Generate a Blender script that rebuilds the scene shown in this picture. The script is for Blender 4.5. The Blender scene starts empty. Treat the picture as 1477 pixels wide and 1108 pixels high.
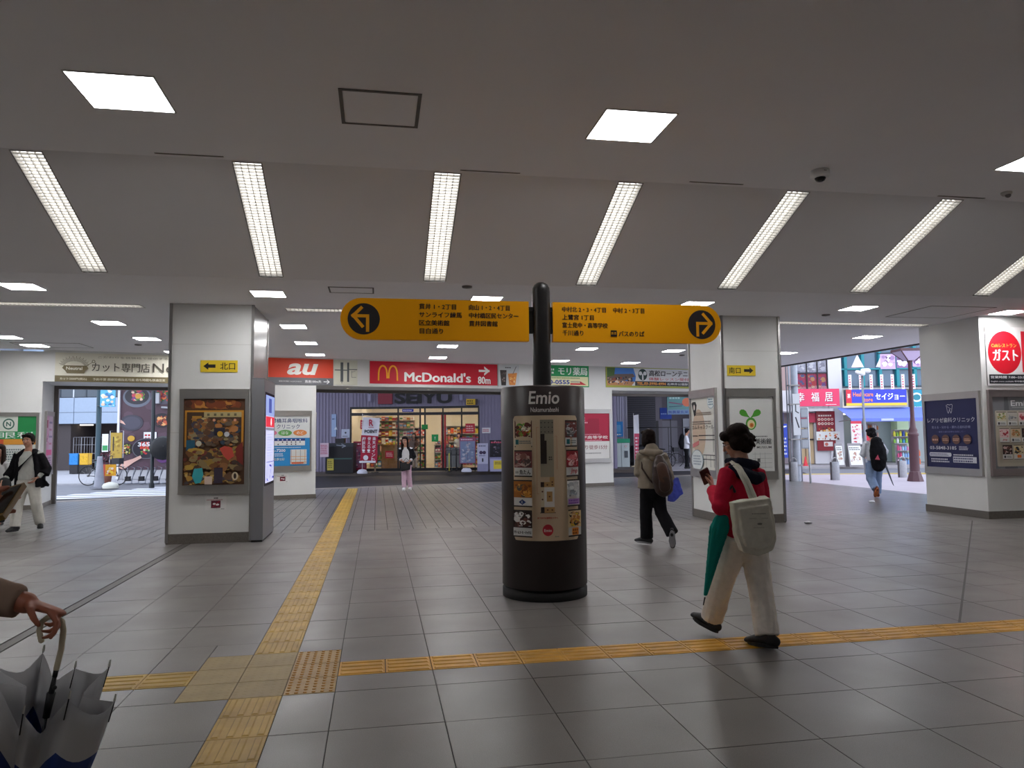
import bpy, math, random
from mathutils import Vector, Matrix
random.seed(7)
sc = bpy.context.scene
COL = sc.collection
R = math.radians

# ---------------------------------------------------------------- camera, sky, exposure
PITCH, YAW, ROLL = R(3.98), R(10.30), R(0.609)
CAM = Vector((0.0215, -0.058, 1.506))
fw = Vector((math.sin(YAW)*math.cos(PITCH), math.cos(YAW)*math.cos(PITCH), math.sin(PITCH)))
rt = Vector((math.cos(YAW), -math.sin(YAW), 0)); dn = -rt.cross(fw)
r0 = rt*math.cos(ROLL) + dn*math.sin(ROLL); d0 = -rt*math.sin(ROLL) + dn*math.cos(ROLL)
cd = bpy.data.cameras.new('camera'); cam = bpy.data.objects.new('camera', cd); COL.objects.link(cam)
cd.sensor_width = 36.0; cd.lens = 36.0*1075/1477; cd.clip_start = 0.05; cd.clip_end = 300
m3 = Matrix((r0, -d0, -fw)).transposed(); m4 = m3.to_4x4(); m4.translation = CAM; cam.matrix_world = m4
sc.camera = cam
w = bpy.data.worlds.new('sky'); sc.world = w; w.use_nodes = True
wn = w.node_tree; bg = wn.nodes['Background']
tcw = wn.nodes.new('ShaderNodeTexCoord'); sep = wn.nodes.new('ShaderNodeSeparateXYZ'); rmp = wn.nodes.new('ShaderNodeValToRGB')
wn.links.new(tcw.outputs['Generated'], sep.inputs[0]); wn.links.new(sep.outputs['Z'], rmp.inputs[0]); wn.links.new(rmp.outputs[0], bg.inputs[0])
rmp.color_ramp.elements[0].color = (0.86, 0.90, 1.0, 1); rmp.color_ramp.elements[1].color = (0.70, 0.80, 1.0, 1)
SKY = 3.2
bg.inputs[1].default_value = SKY
PANEL = 28.0       # ceiling panel emission
STRIP = 3.6       # louvre strip emission
sc.view_settings.view_transform = 'Standard'; sc.view_settings.look = 'None'
sc.view_settings.gamma = 1.0; sc.view_settings.use_curve_mapping = False
sc.view_settings.exposure = -0.27
sc.cycles.use_denoising = True
sc.cycles.max_bounces = 8; sc.cycles.diffuse_bounces = 4; sc.cycles.glossy_bounces = 3

# ---------------------------------------------------------------- materials
def lin(h):
    h = h.lstrip('#'); o = []
    for i in (0, 2, 4):
        c = int(h[i:i+2], 16)/255
        o.append(c/12.92 if c <= 0.04045 else ((c+0.055)/1.055)**2.4)
    return (*o, 1.0)
_m = {}
def mat(h, rough=0.55, metal=0.0, emit=0.0, noise=0.0, scale=8.0, bump=0.0, rnd=0.0, spec=0.5, coat=0.0):
    k = (h, rough, metal, emit, noise, scale, bump, rnd, spec, coat)
    if k in _m: return _m[k]
    m = bpy.data.materials.new('surface_' + h.lstrip('#')); m.use_nodes = True
    nt = m.node_tree; b = nt.nodes['Principled BSDF']; c = lin(h)
    b.inputs['Base Color'].default_value = c; b.inputs['Roughness'].default_value = rough
    b.inputs['Metallic'].default_value = metal; b.inputs['Specular IOR Level'].default_value = spec
    b.inputs['Coat Weight'].default_value = coat
    if emit:
        b.inputs['Emission Color'].default_value = c; b.inputs['Emission Strength'].default_value = emit
    if noise or bump or rnd:
        geo = nt.nodes.new('ShaderNodeNewGeometry')
        n = nt.nodes.new('ShaderNodeTexNoise'); n.inputs['Scale'].default_value = scale; n.inputs['Detail'].default_value = 5
        nt.links.new(geo.outputs['Position'], n.inputs['Vector'])
        src = n.outputs['Fac']
        if noise or rnd:
            mr = nt.nodes.new('ShaderNodeMapRange'); mr.inputs[1].default_value = 0.3; mr.inputs[2].default_value = 0.7
            mr.inputs[3].default_value = 1-noise; mr.inputs[4].default_value = 1+noise*0.6
            nt.links.new(src, mr.inputs[0]); val = mr.outputs[0]
            if rnd:
                oi = nt.nodes.new('ShaderNodeObjectInfo'); m2 = nt.nodes.new('ShaderNodeMapRange')
                m2.inputs[3].default_value = 1-rnd; m2.inputs[4].default_value = 1+rnd
                mm = nt.nodes.new('ShaderNodeMath'); mm.operation = 'MULTIPLY'
                nt.links.new(oi.outputs['Random'], m2.inputs[0]); nt.links.new(m2.outputs[0], mm.inputs[0]); nt.links.new(val, mm.inputs[1]); val = mm.outputs[0]
            mx = nt.nodes.new('ShaderNodeVectorMath'); mx.operation = 'SCALE'; mx.inputs[0].default_value = c[:3]
            nt.links.new(val, mx.inputs['Scale']); nt.links.new(mx.outputs[0], b.inputs['Base Color'])
        if bump:
            bp = nt.nodes.new('ShaderNodeBump'); bp.inputs['Strength'].default_value = bump; bp.inputs['Distance'].default_value = 0.01
            nt.links.new(src, bp.inputs['Height']); nt.links.new(bp.outputs[0], b.inputs['Normal'])
    _m[k] = m
    return m
def granite(h, name, rnd=0.05, rough=0.42, stain=0.12, speck=260, sp=0.22, rv=.08):
    """speckled stone: fine grain, broad worn patches, small tint per tile"""
    m = bpy.data.materials.new(name); m.use_nodes = True; nt = m.node_tree; b = nt.nodes['Principled BSDF']; c = lin(h)
    geo = nt.nodes.new('ShaderNodeNewGeometry'); L = nt.links.new
    def noise(s, d=2):
        n = nt.nodes.new('ShaderNodeTexNoise'); n.inputs['Scale'].default_value = s; n.inputs['Detail'].default_value = d
        L(geo.outputs['Position'], n.inputs['Vector']); return n.outputs['Fac']
    def mrange(src, a, bb, lo, hi):
        n = nt.nodes.new('ShaderNodeMapRange'); L(src, n.inputs[0])
        for i, v in zip((1, 2, 3, 4), (a, bb, lo, hi)): n.inputs[i].default_value = v
        return n.outputs[0]
    def mul(a, bb):
        n = nt.nodes.new('ShaderNodeMath'); n.operation = 'MULTIPLY'; L(a, n.inputs[0]); L(bb, n.inputs[1]); return n.outputs[0]
    oi = nt.nodes.new('ShaderNodeObjectInfo')
    v = mul(mrange(noise(speck), .3, .7, 1-sp, 1+sp), mrange(noise(0.9, 4), .3, .7, 1-stain, 1+stain*.5))
    v = mul(v, mrange(oi.outputs['Random'], 0, 1, 1-rnd, 1+rnd))
    mx = nt.nodes.new('ShaderNodeVectorMath'); mx.operation = 'SCALE'; mx.inputs[0].default_value = c[:3]
    L(v, mx.inputs['Scale']); L(mx.outputs[0], b.inputs['Base Color'])
    L(mrange(noise(1.7, 4), .3, .7, rough-rv, rough+rv*1.3), b.inputs['Roughness'])
    return m
def glassmat(tint='#f2f4f4', gloss=0.05):
    m = bpy.data.materials.new('pane_glass'); m.use_nodes = True; nt = m.node_tree; nt.nodes.remove(nt.nodes['Principled BSDF'])
    t = nt.nodes.new('ShaderNodeBsdfTransparent'); g = nt.nodes.new('ShaderNodeBsdfGlossy'); mx = nt.nodes.new('ShaderNodeMixShader')
    t.inputs[0].default_value = lin(tint); g.inputs['Roughness'].default_value = 0.03; mx.inputs[0].default_value = gloss
    out = nt.nodes['Material Output']; nt.links.new(t.outputs[0], mx.inputs[1]); nt.links.new(g.outputs[0], mx.inputs[2]); nt.links.new(mx.outputs[0], out.inputs[0])
    return m
GLASS = glassmat()
STEEL = mat('#a8a6a4', 0.32, 0.9, noise=0.06, scale=3)
STEEL_D = mat('#6f6c6a', 0.38, 0.8)
WALL = mat('#e2e2e0', 0.55, noise=0.03, scale=2)
CEIL = mat('#f6f5f8', 0.8, noise=0.015, scale=1.2)
BLACK = mat('#17161a', 0.5)
SKIN = mat('#c08c72', 0.5, noise=0.05, scale=30)

# ---------------------------------------------------------------- object helpers
def link(o, parent=None, label=None):
    COL.objects.link(o)
    if parent is not None: o.parent = parent
    if label: o['label'] = label
    return o
def thing(name, label, cat, loc=(0, 0, 0), rz=0.0, group=None):
    o = bpy.data.objects.new(name, None); o.empty_display_size = 0.2; COL.objects.link(o)
    o.location = loc; o.rotation_euler = (0, 0, rz); o['label'] = label; o['category'] = cat
    if group: o['group'] = group
    return o
def tag(o, label, cat, group=None, kind=None):
    o['label'] = label; o['category'] = cat
    if group: o['group'] = group
    if kind: o['kind'] = kind
    return o
def structure(o, label=None):
    o['kind'] = 'structure'
    if label: o['label'] = label
    return o
def copy_tree(o, parent=None):
    c = o.copy(); COL.objects.link(c); c.parent = parent
    for ch in list(o.children): copy_tree(ch, c)
    return c
class Frame:
    """a vertical working plane: s along it, d behind it, z up"""
    def __init__(f, O, ang): f.O = Vector((O[0], O[1], 0)); f.a = ang; f.x = Vector((math.cos(ang), math.sin(ang), 0)); f.n = Vector((-math.sin(ang), math.cos(ang), 0))
    def __call__(f, s, d=0, z=0): return f.O + f.x*s + f.n*d + Vector((0, 0, z))
class MB:
    def __init__(s): s.v = []; s.f = []; s.mi = []; s.mats = []; s.sm = []
    def _m(s, m):
        if m not in s.mats: s.mats.append(m)
        return s.mats.index(m)
    def add(s, vs, fs, m, smooth=False):
        o = len(s.v); s.v += [tuple(p) for p in vs]; k = s._m(m)
        for q in fs: s.f.append([i+o for i in q]); s.mi.append(k); s.sm.append(smooth)
        return s
    def box(s, x0, x1, y0, y1, z0, z1, m, T=None):
        vs = [Vector((x, y, z)) for z in (z0, z1) for y in (y0, y1) for x in (x0, x1)]
        if T is not None: vs = [T @ p for p in vs]
        return s.add(vs, [(0, 2, 3, 1), (4, 5, 7, 6), (0, 1, 5, 4), (2, 6, 7, 3), (0, 4, 6, 2), (1, 3, 7, 5)], m)
    def prism(s, pts, y0, y1, m, smooth=False):
        """polygon in the x-z plane pushed along y"""
        n = len(pts); vs = [(x, y0, z) for x, z in pts] + [(x, y1, z) for x, z in pts]
        fs = [tuple(range(n)), tuple(range(2*n-1, n-1, -1))] + [(i, i+n, (i+1) % n+n, (i+1) % n) for i in range(n)]
        return s.add(vs, fs, m, smooth)
    def slab(s, pts, z0, z1, m):
        n = len(pts); vs = [(x, y, z0) for x, y in pts] + [(x, y, z1) for x, y in pts]
        fs = [tuple(range(n-1, -1, -1)), tuple(range(n, 2*n))] + [(i, (i+1) % n, (i+1) % n+n, i+n) for i in range(n)]
        return s.add(vs, fs, m)
    def lathe(s, prof, m, c=(0, 0, 0), n=24, smooth=True, a0=0, a1=2*math.pi):
        vs = []; fs = []; full = abs(a1-a0-2*math.pi) < 1e-6; N = n if full else n+1
        for r, z in prof:
            for i in range(N):
                a = a0+(a1-a0)*i/n; vs.append((c[0]+r*math.cos(a), c[1]+r*math.sin(a), c[2]+z))
        for j in range(len(prof)-1):
            for i in range(n):
                a, b = j*N+i, j*N+(i+1) % N; fs.append((a, b, b+N, a+N))
        return s.add(vs, fs, m, smooth)
    def tube(s, pts, r, m, n=8, cap=True, smooth=True, side=None, dome=False):
        """tapered tube through pts; r number or list of numbers or (side, other) pairs"""
        pts = [Vector(p) for p in pts]; k = len(pts)
        rr = r if isinstance(r, (list, tuple)) else [r]*k
        rr = [(q, q) if not isinstance(q, (list, tuple)) else q for q in rr]
        P = [(p, q, 1.0) for p, q in zip(pts, rr)]
        if dome:
            t0 = (pts[0]-pts[1]).normalized(); t1 = (pts[-1]-pts[-2]).normalized()
            A = [(pts[0]+t0*max(rr[0])*math.sin(a)*.98, (rr[0][0]*math.cos(a), rr[0][1]*math.cos(a)), 0) for a in (1.35, .9, .45)]
            B = [(pts[-1]+t1*max(rr[-1])*math.sin(a)*.98, (rr[-1][0]*math.cos(a), rr[-1][1]*math.cos(a)), 0) for a in (.45, .9, 1.35)]
            P = A+P+B
        vs = []; fs = []; q = [p[0] for p in P]; K = len(P); prev = None
        for i, (p, ra, _) in enumerate(P):
            t = (q[min(i+1, K-1)]-q[max(i-1, 0)]).normalized()
            if side is not None: a = Vector(side)
            elif prev is not None: a = prev
            else: a = Vector((1, 0, 0)) if abs(t.x) < .8 else Vector((0, 1, 0))
            a = (a-t*a.dot(t))
            if a.length < 1e-5: a = t.orthogonal()
            a.normalize(); b = t.cross(a); prev = a
            for j in range(n):
                g = 2*math.pi*j/n; vs.append(p+a*(ra[0]*math.cos(g))+b*(ra[1]*math.sin(g)))
        for i in range(K-1):
            for j in range(n):
                a, b = i*n+j, i*n+(j+1) % n; fs.append((a, b, b+n, a+n))
        if cap: fs.append(tuple(range(n-1, -1, -1))); fs.append(tuple(range((K-1)*n, K*n)))
        return s.add(vs, fs, m, smooth)
    def ball(s, c, r, m, T=None, n=12, k=8):
        if not isinstance(r, (list, tuple)): r = (r, r, r)
        vs = []; fs = []; c = Vector(c)
        for i in range(1, k):
            a = math.pi*i/k
            for j in range(n):
                g = 2*math.pi*j/n; p = Vector((r[0]*math.sin(a)*math.cos(g), r[1]*math.sin(a)*math.sin(g), r[2]*math.cos(a)))
                vs.append(c+(T @ p if T is not None else p))
        tp = Vector((0, 0, r[2])); bt = -tp
        if T is not None: tp = T @ tp; bt = T @ bt
        vs += [c+tp, c+bt]; nt_, nb = len(vs)-2, len(vs)-1
        for i in range(k-2):
            for j in range(n):
                a, b = i*n+j, i*n+(j+1) % n; fs.append((a, a+n, b+n, b))
        for j in range(n):
            fs.append((nt_, j, (j+1) % n)); o = (k-2)*n; fs.append((nb, o+(j+1) % n, o+j))
        return s.add(vs, fs, m, True)
    def mesh(s, name):
        me = bpy.data.meshes.new(name); me.from_pydata(s.v, [], s.f)
        for m in s.mats: me.materials.append(m)
        me.polygons.foreach_set('material_index', s.mi); me.polygons.foreach_set('use_smooth', s.sm); me.update()
        return me
    def build(s, name, parent=None, loc=None, label=None):
        o = bpy.data.objects.new(name, s.mesh(name)); link(o, parent, label)
        if loc is not None: o.location = loc
        return o
def rounded(x0, x1, z0, z1, r, n=5):
    p = []
    for cx, cz, a in ((x1-r, z0+r, -90), (x1-r, z1-r, 0), (x0+r, z1-r, 90), (x0+r, z0+r, 180)):
        for i in range(n+1):
            t = R(a+90*i/n); p.append((cx+r*math.cos(t), cz+r*math.sin(t)))
    return p
_t = {}
def glyphs(s, bold, res):
    k = (s, bold, res)
    if k in _t: return _t[k]
    cu = bpy.data.curves.new('t', 'FONT'); cu.body = s; cu.resolution_u = res; cu.offset = bold; cu.fill_mode = 'FRONT'
    o = bpy.data.objects.new('t', cu); COL.objects.link(o); bpy.context.view_layer.update()
    me = o.to_mesh(); v = [(p.co.x, p.co.y) for p in me.vertices]; f = [tuple(p.vertices) for p in me.polygons]; o.to_mesh_clear()
    bpy.data.objects.remove(o); bpy.data.curves.remove(cu)
    xs = [p[0] for p in v] or [0, 1]; ys = [p[1] for p in v] or [0, 1]
    _t[k] = (v, f, min(xs), max(xs), min(ys), max(ys)); return _t[k]
class Print:
    """flat print on a panel: shapes and lettering in layers, local x-z plane, viewer at -y"""
    def __init__(s, y=0.0, ox=0.0, oz=0.0, step=0.0007, rough=0.5, emit=0.0): s.m = MB(); s.y = y; s.ox = ox; s.oz = oz; s.st = step; s.ro = rough; s.em = emit
    def _mm(s, h, e=None): return mat(h, s.ro, emit=s.em if e is None else e)
    def poly(s, pts, h, e=None):
        s.y -= s.st; n = len(pts); s.m.add([(x-s.ox, s.y, z-s.oz) for x, z in pts], [tuple(range(n))], s._mm(h, e)); return s
    def rect(s, x0, x1, z0, z1, h, e=None): return s.poly([(x0, z0), (x1, z0), (x1, z1), (x0, z1)], h, e)
    def rrect(s, x0, x1, z0, z1, r, h): return s.poly(rounded(x0, x1, z0, z1, r), h)
    def disc(s, x, z, rx, h, rz=None, n=20, e=None):
        rz = rz or rx; return s.poly([(x+rx*math.cos(2*math.pi*i/n), z+rz*math.sin(2*math.pi*i/n)) for i in range(n)], h, e)
    def line(s, pts, wd, h):
        for (x0, z0), (x1, z1) in zip(pts, pts[1:]):
            L = math.hypot(x1-x0, z1-z0) or 1; dx, dz = (x1-x0)/L*wd/2, (z1-z0)/L*wd/2
            s.poly([(x0-dx-dz, z0-dz+dx), (x0-dx+dz, z0-dz-dx), (x1+dx+dz, z1+dz-dx), (x1+dx-dz, z1+dz+dx)], h)
        return s
    def text(s, t, x0, x1, z0, z1, h, bold=0.0, shear=0.0, res=2, keep=False, e=None):
        if bold and any(ord(q) > 0x2fff for q in t):
            k_ = max(bold*(z1-z0)*.8, .0014)
            for dx, dz in ((-k_, 0), (k_, 0), (0, k_*.7)): s.text(t, x0+dx, x1+dx, z0+dz, z1+dz, h, 0.0, shear, res, keep, e)
            return s
        v, f, a, b, c, d = glyphs(t, bold, res); s.y -= s.st
        sx = (x1-x0)/max(b-a, 1e-6); sz = (z1-z0)/max(d-c, 1e-6)
        if keep: sx = sz = min(sx, sz)
        s.m.add([(x0+(px-a)*sx+shear*(py-c)*sz-s.ox, s.y, z0+(py-c)*sz-s.oz) for px, py in v], f, s._mm(h, e)); return s
    def heavy(s, t, x0, x1, z0, z1, h, e=.01, **k):
        for dx, dz in ((-e, 0), (e, 0), (0, e*.6), (0, -e*.6), (0, 0)): s.text(t, x0+dx, x1+dx, z0+dz, z1+dz, h, **k)
        return s
    def small(s, x0, x1, z0, z1, rows, h, seed=1, fill=0.85):
        """rows of small print too fine to read"""
        rg = random.Random(seed); dz = (z1-z0)/rows
        for i in range(rows):
            x = x0; xe = x0+(x1-x0)*(fill+(1-fill)*rg.random())
            s.y -= s.st*0.2; vs = []; fs = []
            while x < xe:
                wd = min(dz*rg.uniform(.45, .8), xe-x); zz = z1-(i+1)*dz
                k = len(vs); vs += [(x-s.ox, s.y, zz+dz*.15-s.oz), (x+wd-s.ox, s.y, zz+dz*.15-s.oz), (x+wd-s.ox, s.y, zz+dz*.72-s.oz), (x-s.ox, s.y, zz+dz*.72-s.oz)]; fs.append((k, k+1, k+2, k+3)); x += wd+dz*.25
            if fs: s.m.add(vs, fs, s._mm(h))
        return s
    def collage(s, x0, x1, z0, z1, cols, n, rmin, rmax, seed=1):
        """photo print: soft blobs in the photo's colours"""
        rg = random.Random(seed)
        for i in range(n):
            r = rg.uniform(rmin, rmax); rz = r*rg.uniform(.5, 1.0); k = rg.randint(6, 10); ph = rg.random()*6
            r = min(r, (x1-x0)/2.05); rz = min(rz, (z1-z0)/2.05)
            cx = rg.uniform(x0+r, x1-r); cz = rg.uniform(z0+rz, z1-rz)
            s.y -= s.st*0.15
            s.m.add([(cx+r*rg.uniform(.7, 1)*math.cos(ph+2*math.pi*j/k)-s.ox, s.y, cz+rz*rg.uniform(.7, 1)*math.sin(ph+2*math.pi*j/k)-s.oz) for j in range(k)], [tuple(range(k))], s._mm(rg.choice(cols)))
        return s
    def build(s, parent, name='print', label=None): return s.m.build(name, parent, label=label)

FAC = Frame((-8, 17.98), R(12.4))           # back facade of the concourse
CF = Frame((CAM.x, CAM.y), -R(10.3))        # street behind, square to the view
XF = Frame((0, 0), 0.0)                     # faces looking back along Y
RW = Frame((0, 0), -R(90))                  # faces looking to -X: s = -Y, d = X
SG = Frame((0, 0), R(90))                   # faces looking to +X: s = Y, d = -X

# ================================================================ SETTING
XL, XR, YB = -11.0, 16.0, -6.0
ZH, ZL = 4.3, 3.5
Y1, Y2 = 7.63, 9.55
GR = granite('#787370', 'granite_tile', rnd=.035, rough=.36, rv=.05)
GP = granite('#757270', 'granite_paver', rnd=.05, rough=.30, sp=.12, rv=.02)
GROUT = mat('#35322f', 0.8)
# ---- floor
fl = MB(); fl.slab([(XL, YB), (XR, YB), (XR, 12.3), (13.1, 12.6), (13.1, 25.5), (-11, 20.6)], -0.25, -0.007, GROUT)
floor = structure(fl.build('floor'))
def rect_sub(rs, ex):
    out = []
    for (a, b, c, d) in rs:
        e0, e1, e2, e3 = ex
        if e0 >= b or e1 <= a or e2 >= d or e3 <= c: out.append((a, b, c, d)); continue
        xa, xb = max(a, e0), min(b, e1)
        if a < xa: out.append((a, xa, c, d))
        if xb < b: out.append((xb, b, c, d))
        if c < e2: out.append((xa, xb, c, e2))
        if e3 < d: out.append((xa, xb, e3, d))
    return out
EX = [(-.82, -.52, YB, 22.6), (-20, -1.12, 4.9, 5.2), (-.22, 30, 4.9, 5.2), (-1.12, -.22, 4.6, 5.5), (-2.73, -2.62, YB, 11.6)]
tiles = []
for i in range(-18, 27):
    for j in range(-11, 13):
        x0 = -.22+.6*i; y0 = 4.6+.6*j
        if x0 < XL or x0+.6 > XR+.3: continue
        rs = [(x0, x0+.6, y0, y0+.6)]
        for e in EX: rs = rect_sub(rs, e)
        tiles += [t for t in rs if t[1]-t[0] > .02 and t[3]-t[2] > .02]
def vis(x, y):
    p = Vector((x, y, 0))-CAM; c = (p.dot(r0), p.dot(d0), p.dot(fw))
    if c[2] < .5: return 0
    u, v = 738.5+1075*c[0]/c[2], 554+1075*c[1]/c[2]
    return 1/c[2] if -60 < u < 1540 and v < 1180 else 0
_tm = {}
g = .0028
def tile_mesh(wd, dp, m, name, bev=0.0):
    k = (round(wd, 3), round(dp, 3), name)
    if k not in _tm:
        b = MB(); gx = .0045 if name == 'paver' else g; b.box(-wd/2+gx, wd/2-gx, -dp/2+g, dp/2-g, -.02, 0, m); _tm[k] = b.mesh(name)
    return _tm[k]
score = sorted(tiles, key=lambda t: -vis((t[0]+t[1])/2, (t[2]+t[3])/2)*(1+.001*(t[1]-t[0])))
parts = [t for t in score if vis((t[0]+t[1])/2, (t[2]+t[3])/2) > 0][:298]
ps = set(parts)
rest = MB(); rg = random.Random(3)
for t in tiles:
    cx, cy = (t[0]+t[1])/2, (t[2]+t[3])/2
    if t in ps:
        o = bpy.data.objects.new('floor_tile', tile_mesh(t[1]-t[0], t[3]-t[2], GR, 'floor_tile')); link(o, floor); o.location = (cx, cy, rg.uniform(-.0006, .0004))
    else: rest.box(t[0]+g, t[1]-g, t[2]+g, t[3]-g, -.02, 0, GR)
o = rest.build('floor_tile_field', floor); o['kind'] = 'stuff'
# ---- small pavers beyond Y 12.4
def dlimit(x, y):
    p = Vector((x, y, 0))-FAC.O; s, d = p.dot(FAC.x), p.dot(FAC.n)
    lim = 1.9+(3.4-1.9)*max(0, min(1, s/6.0)) if s < 6 else 3.4
    return d < lim
pav = []
for i in range(-52, 64):
    for j in range(0, 32):
        x0 = -.22+.21*i; y0 = 12.4+.42*j; cx, cy = x0+.105, y0+.21
        if not dlimit(cx, cy) or cx > 13.05: continue
        for t in rect_sub([(x0, x0+.21, y0, y0+.42)], (-.82, -.52, 12, 22.6)):
            if t[1]-t[0] > .02: pav.append(t)
pscore = sorted([t for t in pav if vis((t[0]+t[1])/2, (t[2]+t[3])/2) > 0], key=lambda t: -vis((t[0]+t[1])/2, (t[2]+t[3])/2))[:290]
pset = set(pscore); rest = MB()
for t in pav:
    if t in pset:
        o = bpy.data.objects.new('paver', tile_mesh(t[1]-t[0], t[3]-t[2], GP, 'paver')); link(o, floor); o.location = ((t[0]+t[1])/2, (t[2]+t[3])/2, rg.uniform(-.001, .0008))
    else: rest.add([(t[0]+.0045, t[2]+.002, 0), (t[1]-.0045, t[2]+.002, 0), (t[1]-.0045, t[3]-.002, 0), (t[0]+.0045, t[3]-.002, 0)], [(0, 1, 2, 3)], GP)
o = rest.build('paver_field', floor); o['kind'] = 'stuff'
# ---- tactile paving
YEL = mat('#bb963f', .5, noise=.22, scale=5, rnd=.08); YELO = mat('#d69c30', .5, noise=.22, scale=6, rnd=.06); WORN = mat('#a18b5c', .55, noise=.12, scale=6, rnd=.04)
def bars(m):
    b = MB(); h = .15-g; b.box(-h, h, -h, h, -.02, .0005, m)
    for k in range(4):
        x = -.1125+.075*k; b.add([(x-.02, -h+.012, .0005), (x+.02, -h+.012, .0005), (x+.02, h-.012, .0005), (x-.02, h-.012, .0005), (x-.013, -h+.02, .0055), (x+.013, -h+.02, .0055), (x+.013, h-.02, .0055), (x-.013, h-.02, .0055)], [(4, 5, 6, 7), (0, 1, 5, 4), (1, 2, 6, 5), (2, 3, 7, 6), (3, 0, 4, 7)], m)
    return b.mesh('tactile_tile')
def dots(m, hh, mb_, nn=6):
    b = MB(); h = .15-g; b.box(-h, h, -h, h, -.02, .0005, m)
    for i in range(nn):
        for j in range(nn):
            x = -.125+.25*i/(nn-1); y = -.125+.25*j/(nn-1)
            vs = [(x+.013*math.cos(a), y+.013*math.sin(a), .0005) for a in [R(60*k) for k in range(6)]]+[(x+.009*math.cos(a), y+.009*math.sin(a), hh) for a in [R(60*k) for k in range(6)]]
            b.add(vs, [tuple(range(6, 12))]+[(k, (k+1) % 6, (k+1) % 6+6, k+6) for k in range(6)], mb_)
    return b.mesh('tactile_tile')
mb_, mo_ = bars(YEL), bars(YELO)
md1, md2 = dots(mat('#b08f55', .5, noise=.15, scale=9), .0055, mat('#b8822e', .5)), dots(WORN, .0015, WORN)
def tact(me, x, y, rz=0, lab=None):
    o = bpy.data.objects.new('tactile_tile', me); link(o, floor); o.location = (x, y, .0005); o.rotation_euler = (0, 0, rz)
    if lab: o['label'] = lab
for k in range(74):
    y = 1.15+.3*k
    if dlimit(-.67, y+.15) and y < 22.5 and not 4.6 < y < 5.5: tact(mb_, -.67, y)
for k in range(9, 10): pass
for k in range(48):
    x = -.07+.3*k
    if x < 9.5: tact(mo_, x, 5.05, R(90))
for k in range(9): tact(mb_, -1.27-.3*k, 5.05, R(90))
for i, x in enumerate((-.97, -.67, -.37)):
    for j, y in enumerate((4.75, 5.05, 5.35)):
        dd = i == 2
        tact(md1 if dd else md2, x, y, 0, 'orange blister tile' if dd else 'worn smooth tactile tile')
# drain channel and expansion joint
b = MB(); b.box(-2.715, -2.635, YB, 11.55, -.02, -.0005, mat('#57534f', .5)); b.build('drain_cover', floor)
b = MB()
p0, p1 = Vector((4.55, 5.22, 0)), Vector((9.9, 11.05, 0)); q = (p1-p0).normalized(); nn = Vector((-q.y, q.x, 0))*.009
b.slab([tuple((p0+nn)[:2]), tuple((p0-nn)[:2]), tuple((p1-nn)[:2]), tuple((p1+nn)[:2])], 0, .0012, mat('#45413e', .5)); b.build('expansion_joint', floor)
# kerb strip at the edge of the pavers
b = MB()
for (s0, l0, s1, l1) in ((-3, 1.9, 0, 1.9), (0, 1.9, 6, 3.4), (6, 3.4, 20.8, 3.4)):
    b.slab([tuple(FAC(s0, l0-.12)[:2]), tuple(FAC(s1, l1-.12)[:2]), tuple(FAC(s1, l1+.22)[:2]), tuple(FAC(s0, l0+.22)[:2])], -.2, .006, mat('#8a7f78', .5, noise=.1))
structure(b.build('trim_1'))

# ---- ceiling
STRIPS = [-7.50+2.03*i for i in range(10)]       # left edges of the louvre strips
SW = .27
SLOT = [(-10.0, -3.44, 11.66, 11.92), (-1.36, 5.0, 11.72, 11.98), (7.1, 10.2, 12.12, 12.38)]
def plate(mb, us, vs, holes, fn, m):
    U = sorted(set(us+[h[0] for h in holes]+[h[1] for h in holes])); V = sorted(set(vs+[h[2] for h in holes]+[h[3] for h in holes]))
    for a, b_ in zip(U, U[1:]):
        for c, d in zip(V, V[1:]):
            cu, cv_ = (a+b_)/2, (c+d)/2
            if any(h[0] < cu < h[1] and h[2] < cv_ < h[3] for h in holes): continue
            mb.add([fn(a, c), fn(b_, c), fn(b_, d), fn(a, d)], [(0, 3, 2, 1)], m)
sl = math.hypot(Y2-Y1, ZH-ZL)
cb = MB()
plate(cb, [XL, XR], [YB, Y1], [], lambda u, v: (u, v, ZH), CEIL)
plate(cb, [XL, XR], [0, sl], [(x, x+SW, .03, sl*.985) for x in STRIPS], lambda u, v: (u, Y1+(Y2-Y1)*v/sl, ZH-(ZH-ZL)*v/sl), CEIL)
plate(cb, [XL, 12.2], [Y2, 12.6], SLOT, lambda u, v: (u, v, ZL), CEIL)
cb.add([(12.2, Y2, ZL), (XR, Y2, ZL), (XR, 12.6, ZL), (12.2, 12.6, ZL)], [(0, 3, 2, 1)], CEIL)
cb.add([(XL, 12.6, ZL), (12.2, 12.6, ZL), (11.75, 22.0, ZL), (-8.0, 17.6, ZL), (XL, 17.0, ZL)][:5], [(0, 4, 3, 2, 1)], CEIL)
ceiling = structure(cb.build('ceiling'))
cb = MB(); cb.slab([(XL-.3, YB-.3), (XR+.3, YB-.3), (XR+.3, 12.9), (12.3, 12.9), (11.85, 23.8), (-8.4, 19.4), (XL-.3, 19.3)], 4.6, 4.8, mat('#5a5856', .8))
structure(cb.build('ceiling_slab', ceiling))
cb = MB(); cb.slab([(12.28, 12.6), (12.36, 12.6), (11.87, 23.8), (11.79, 23.8)], ZL-.02, 4.6, mat('#5c5a5c', .5)); structure(cb.build('fascia', ceiling))
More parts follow.
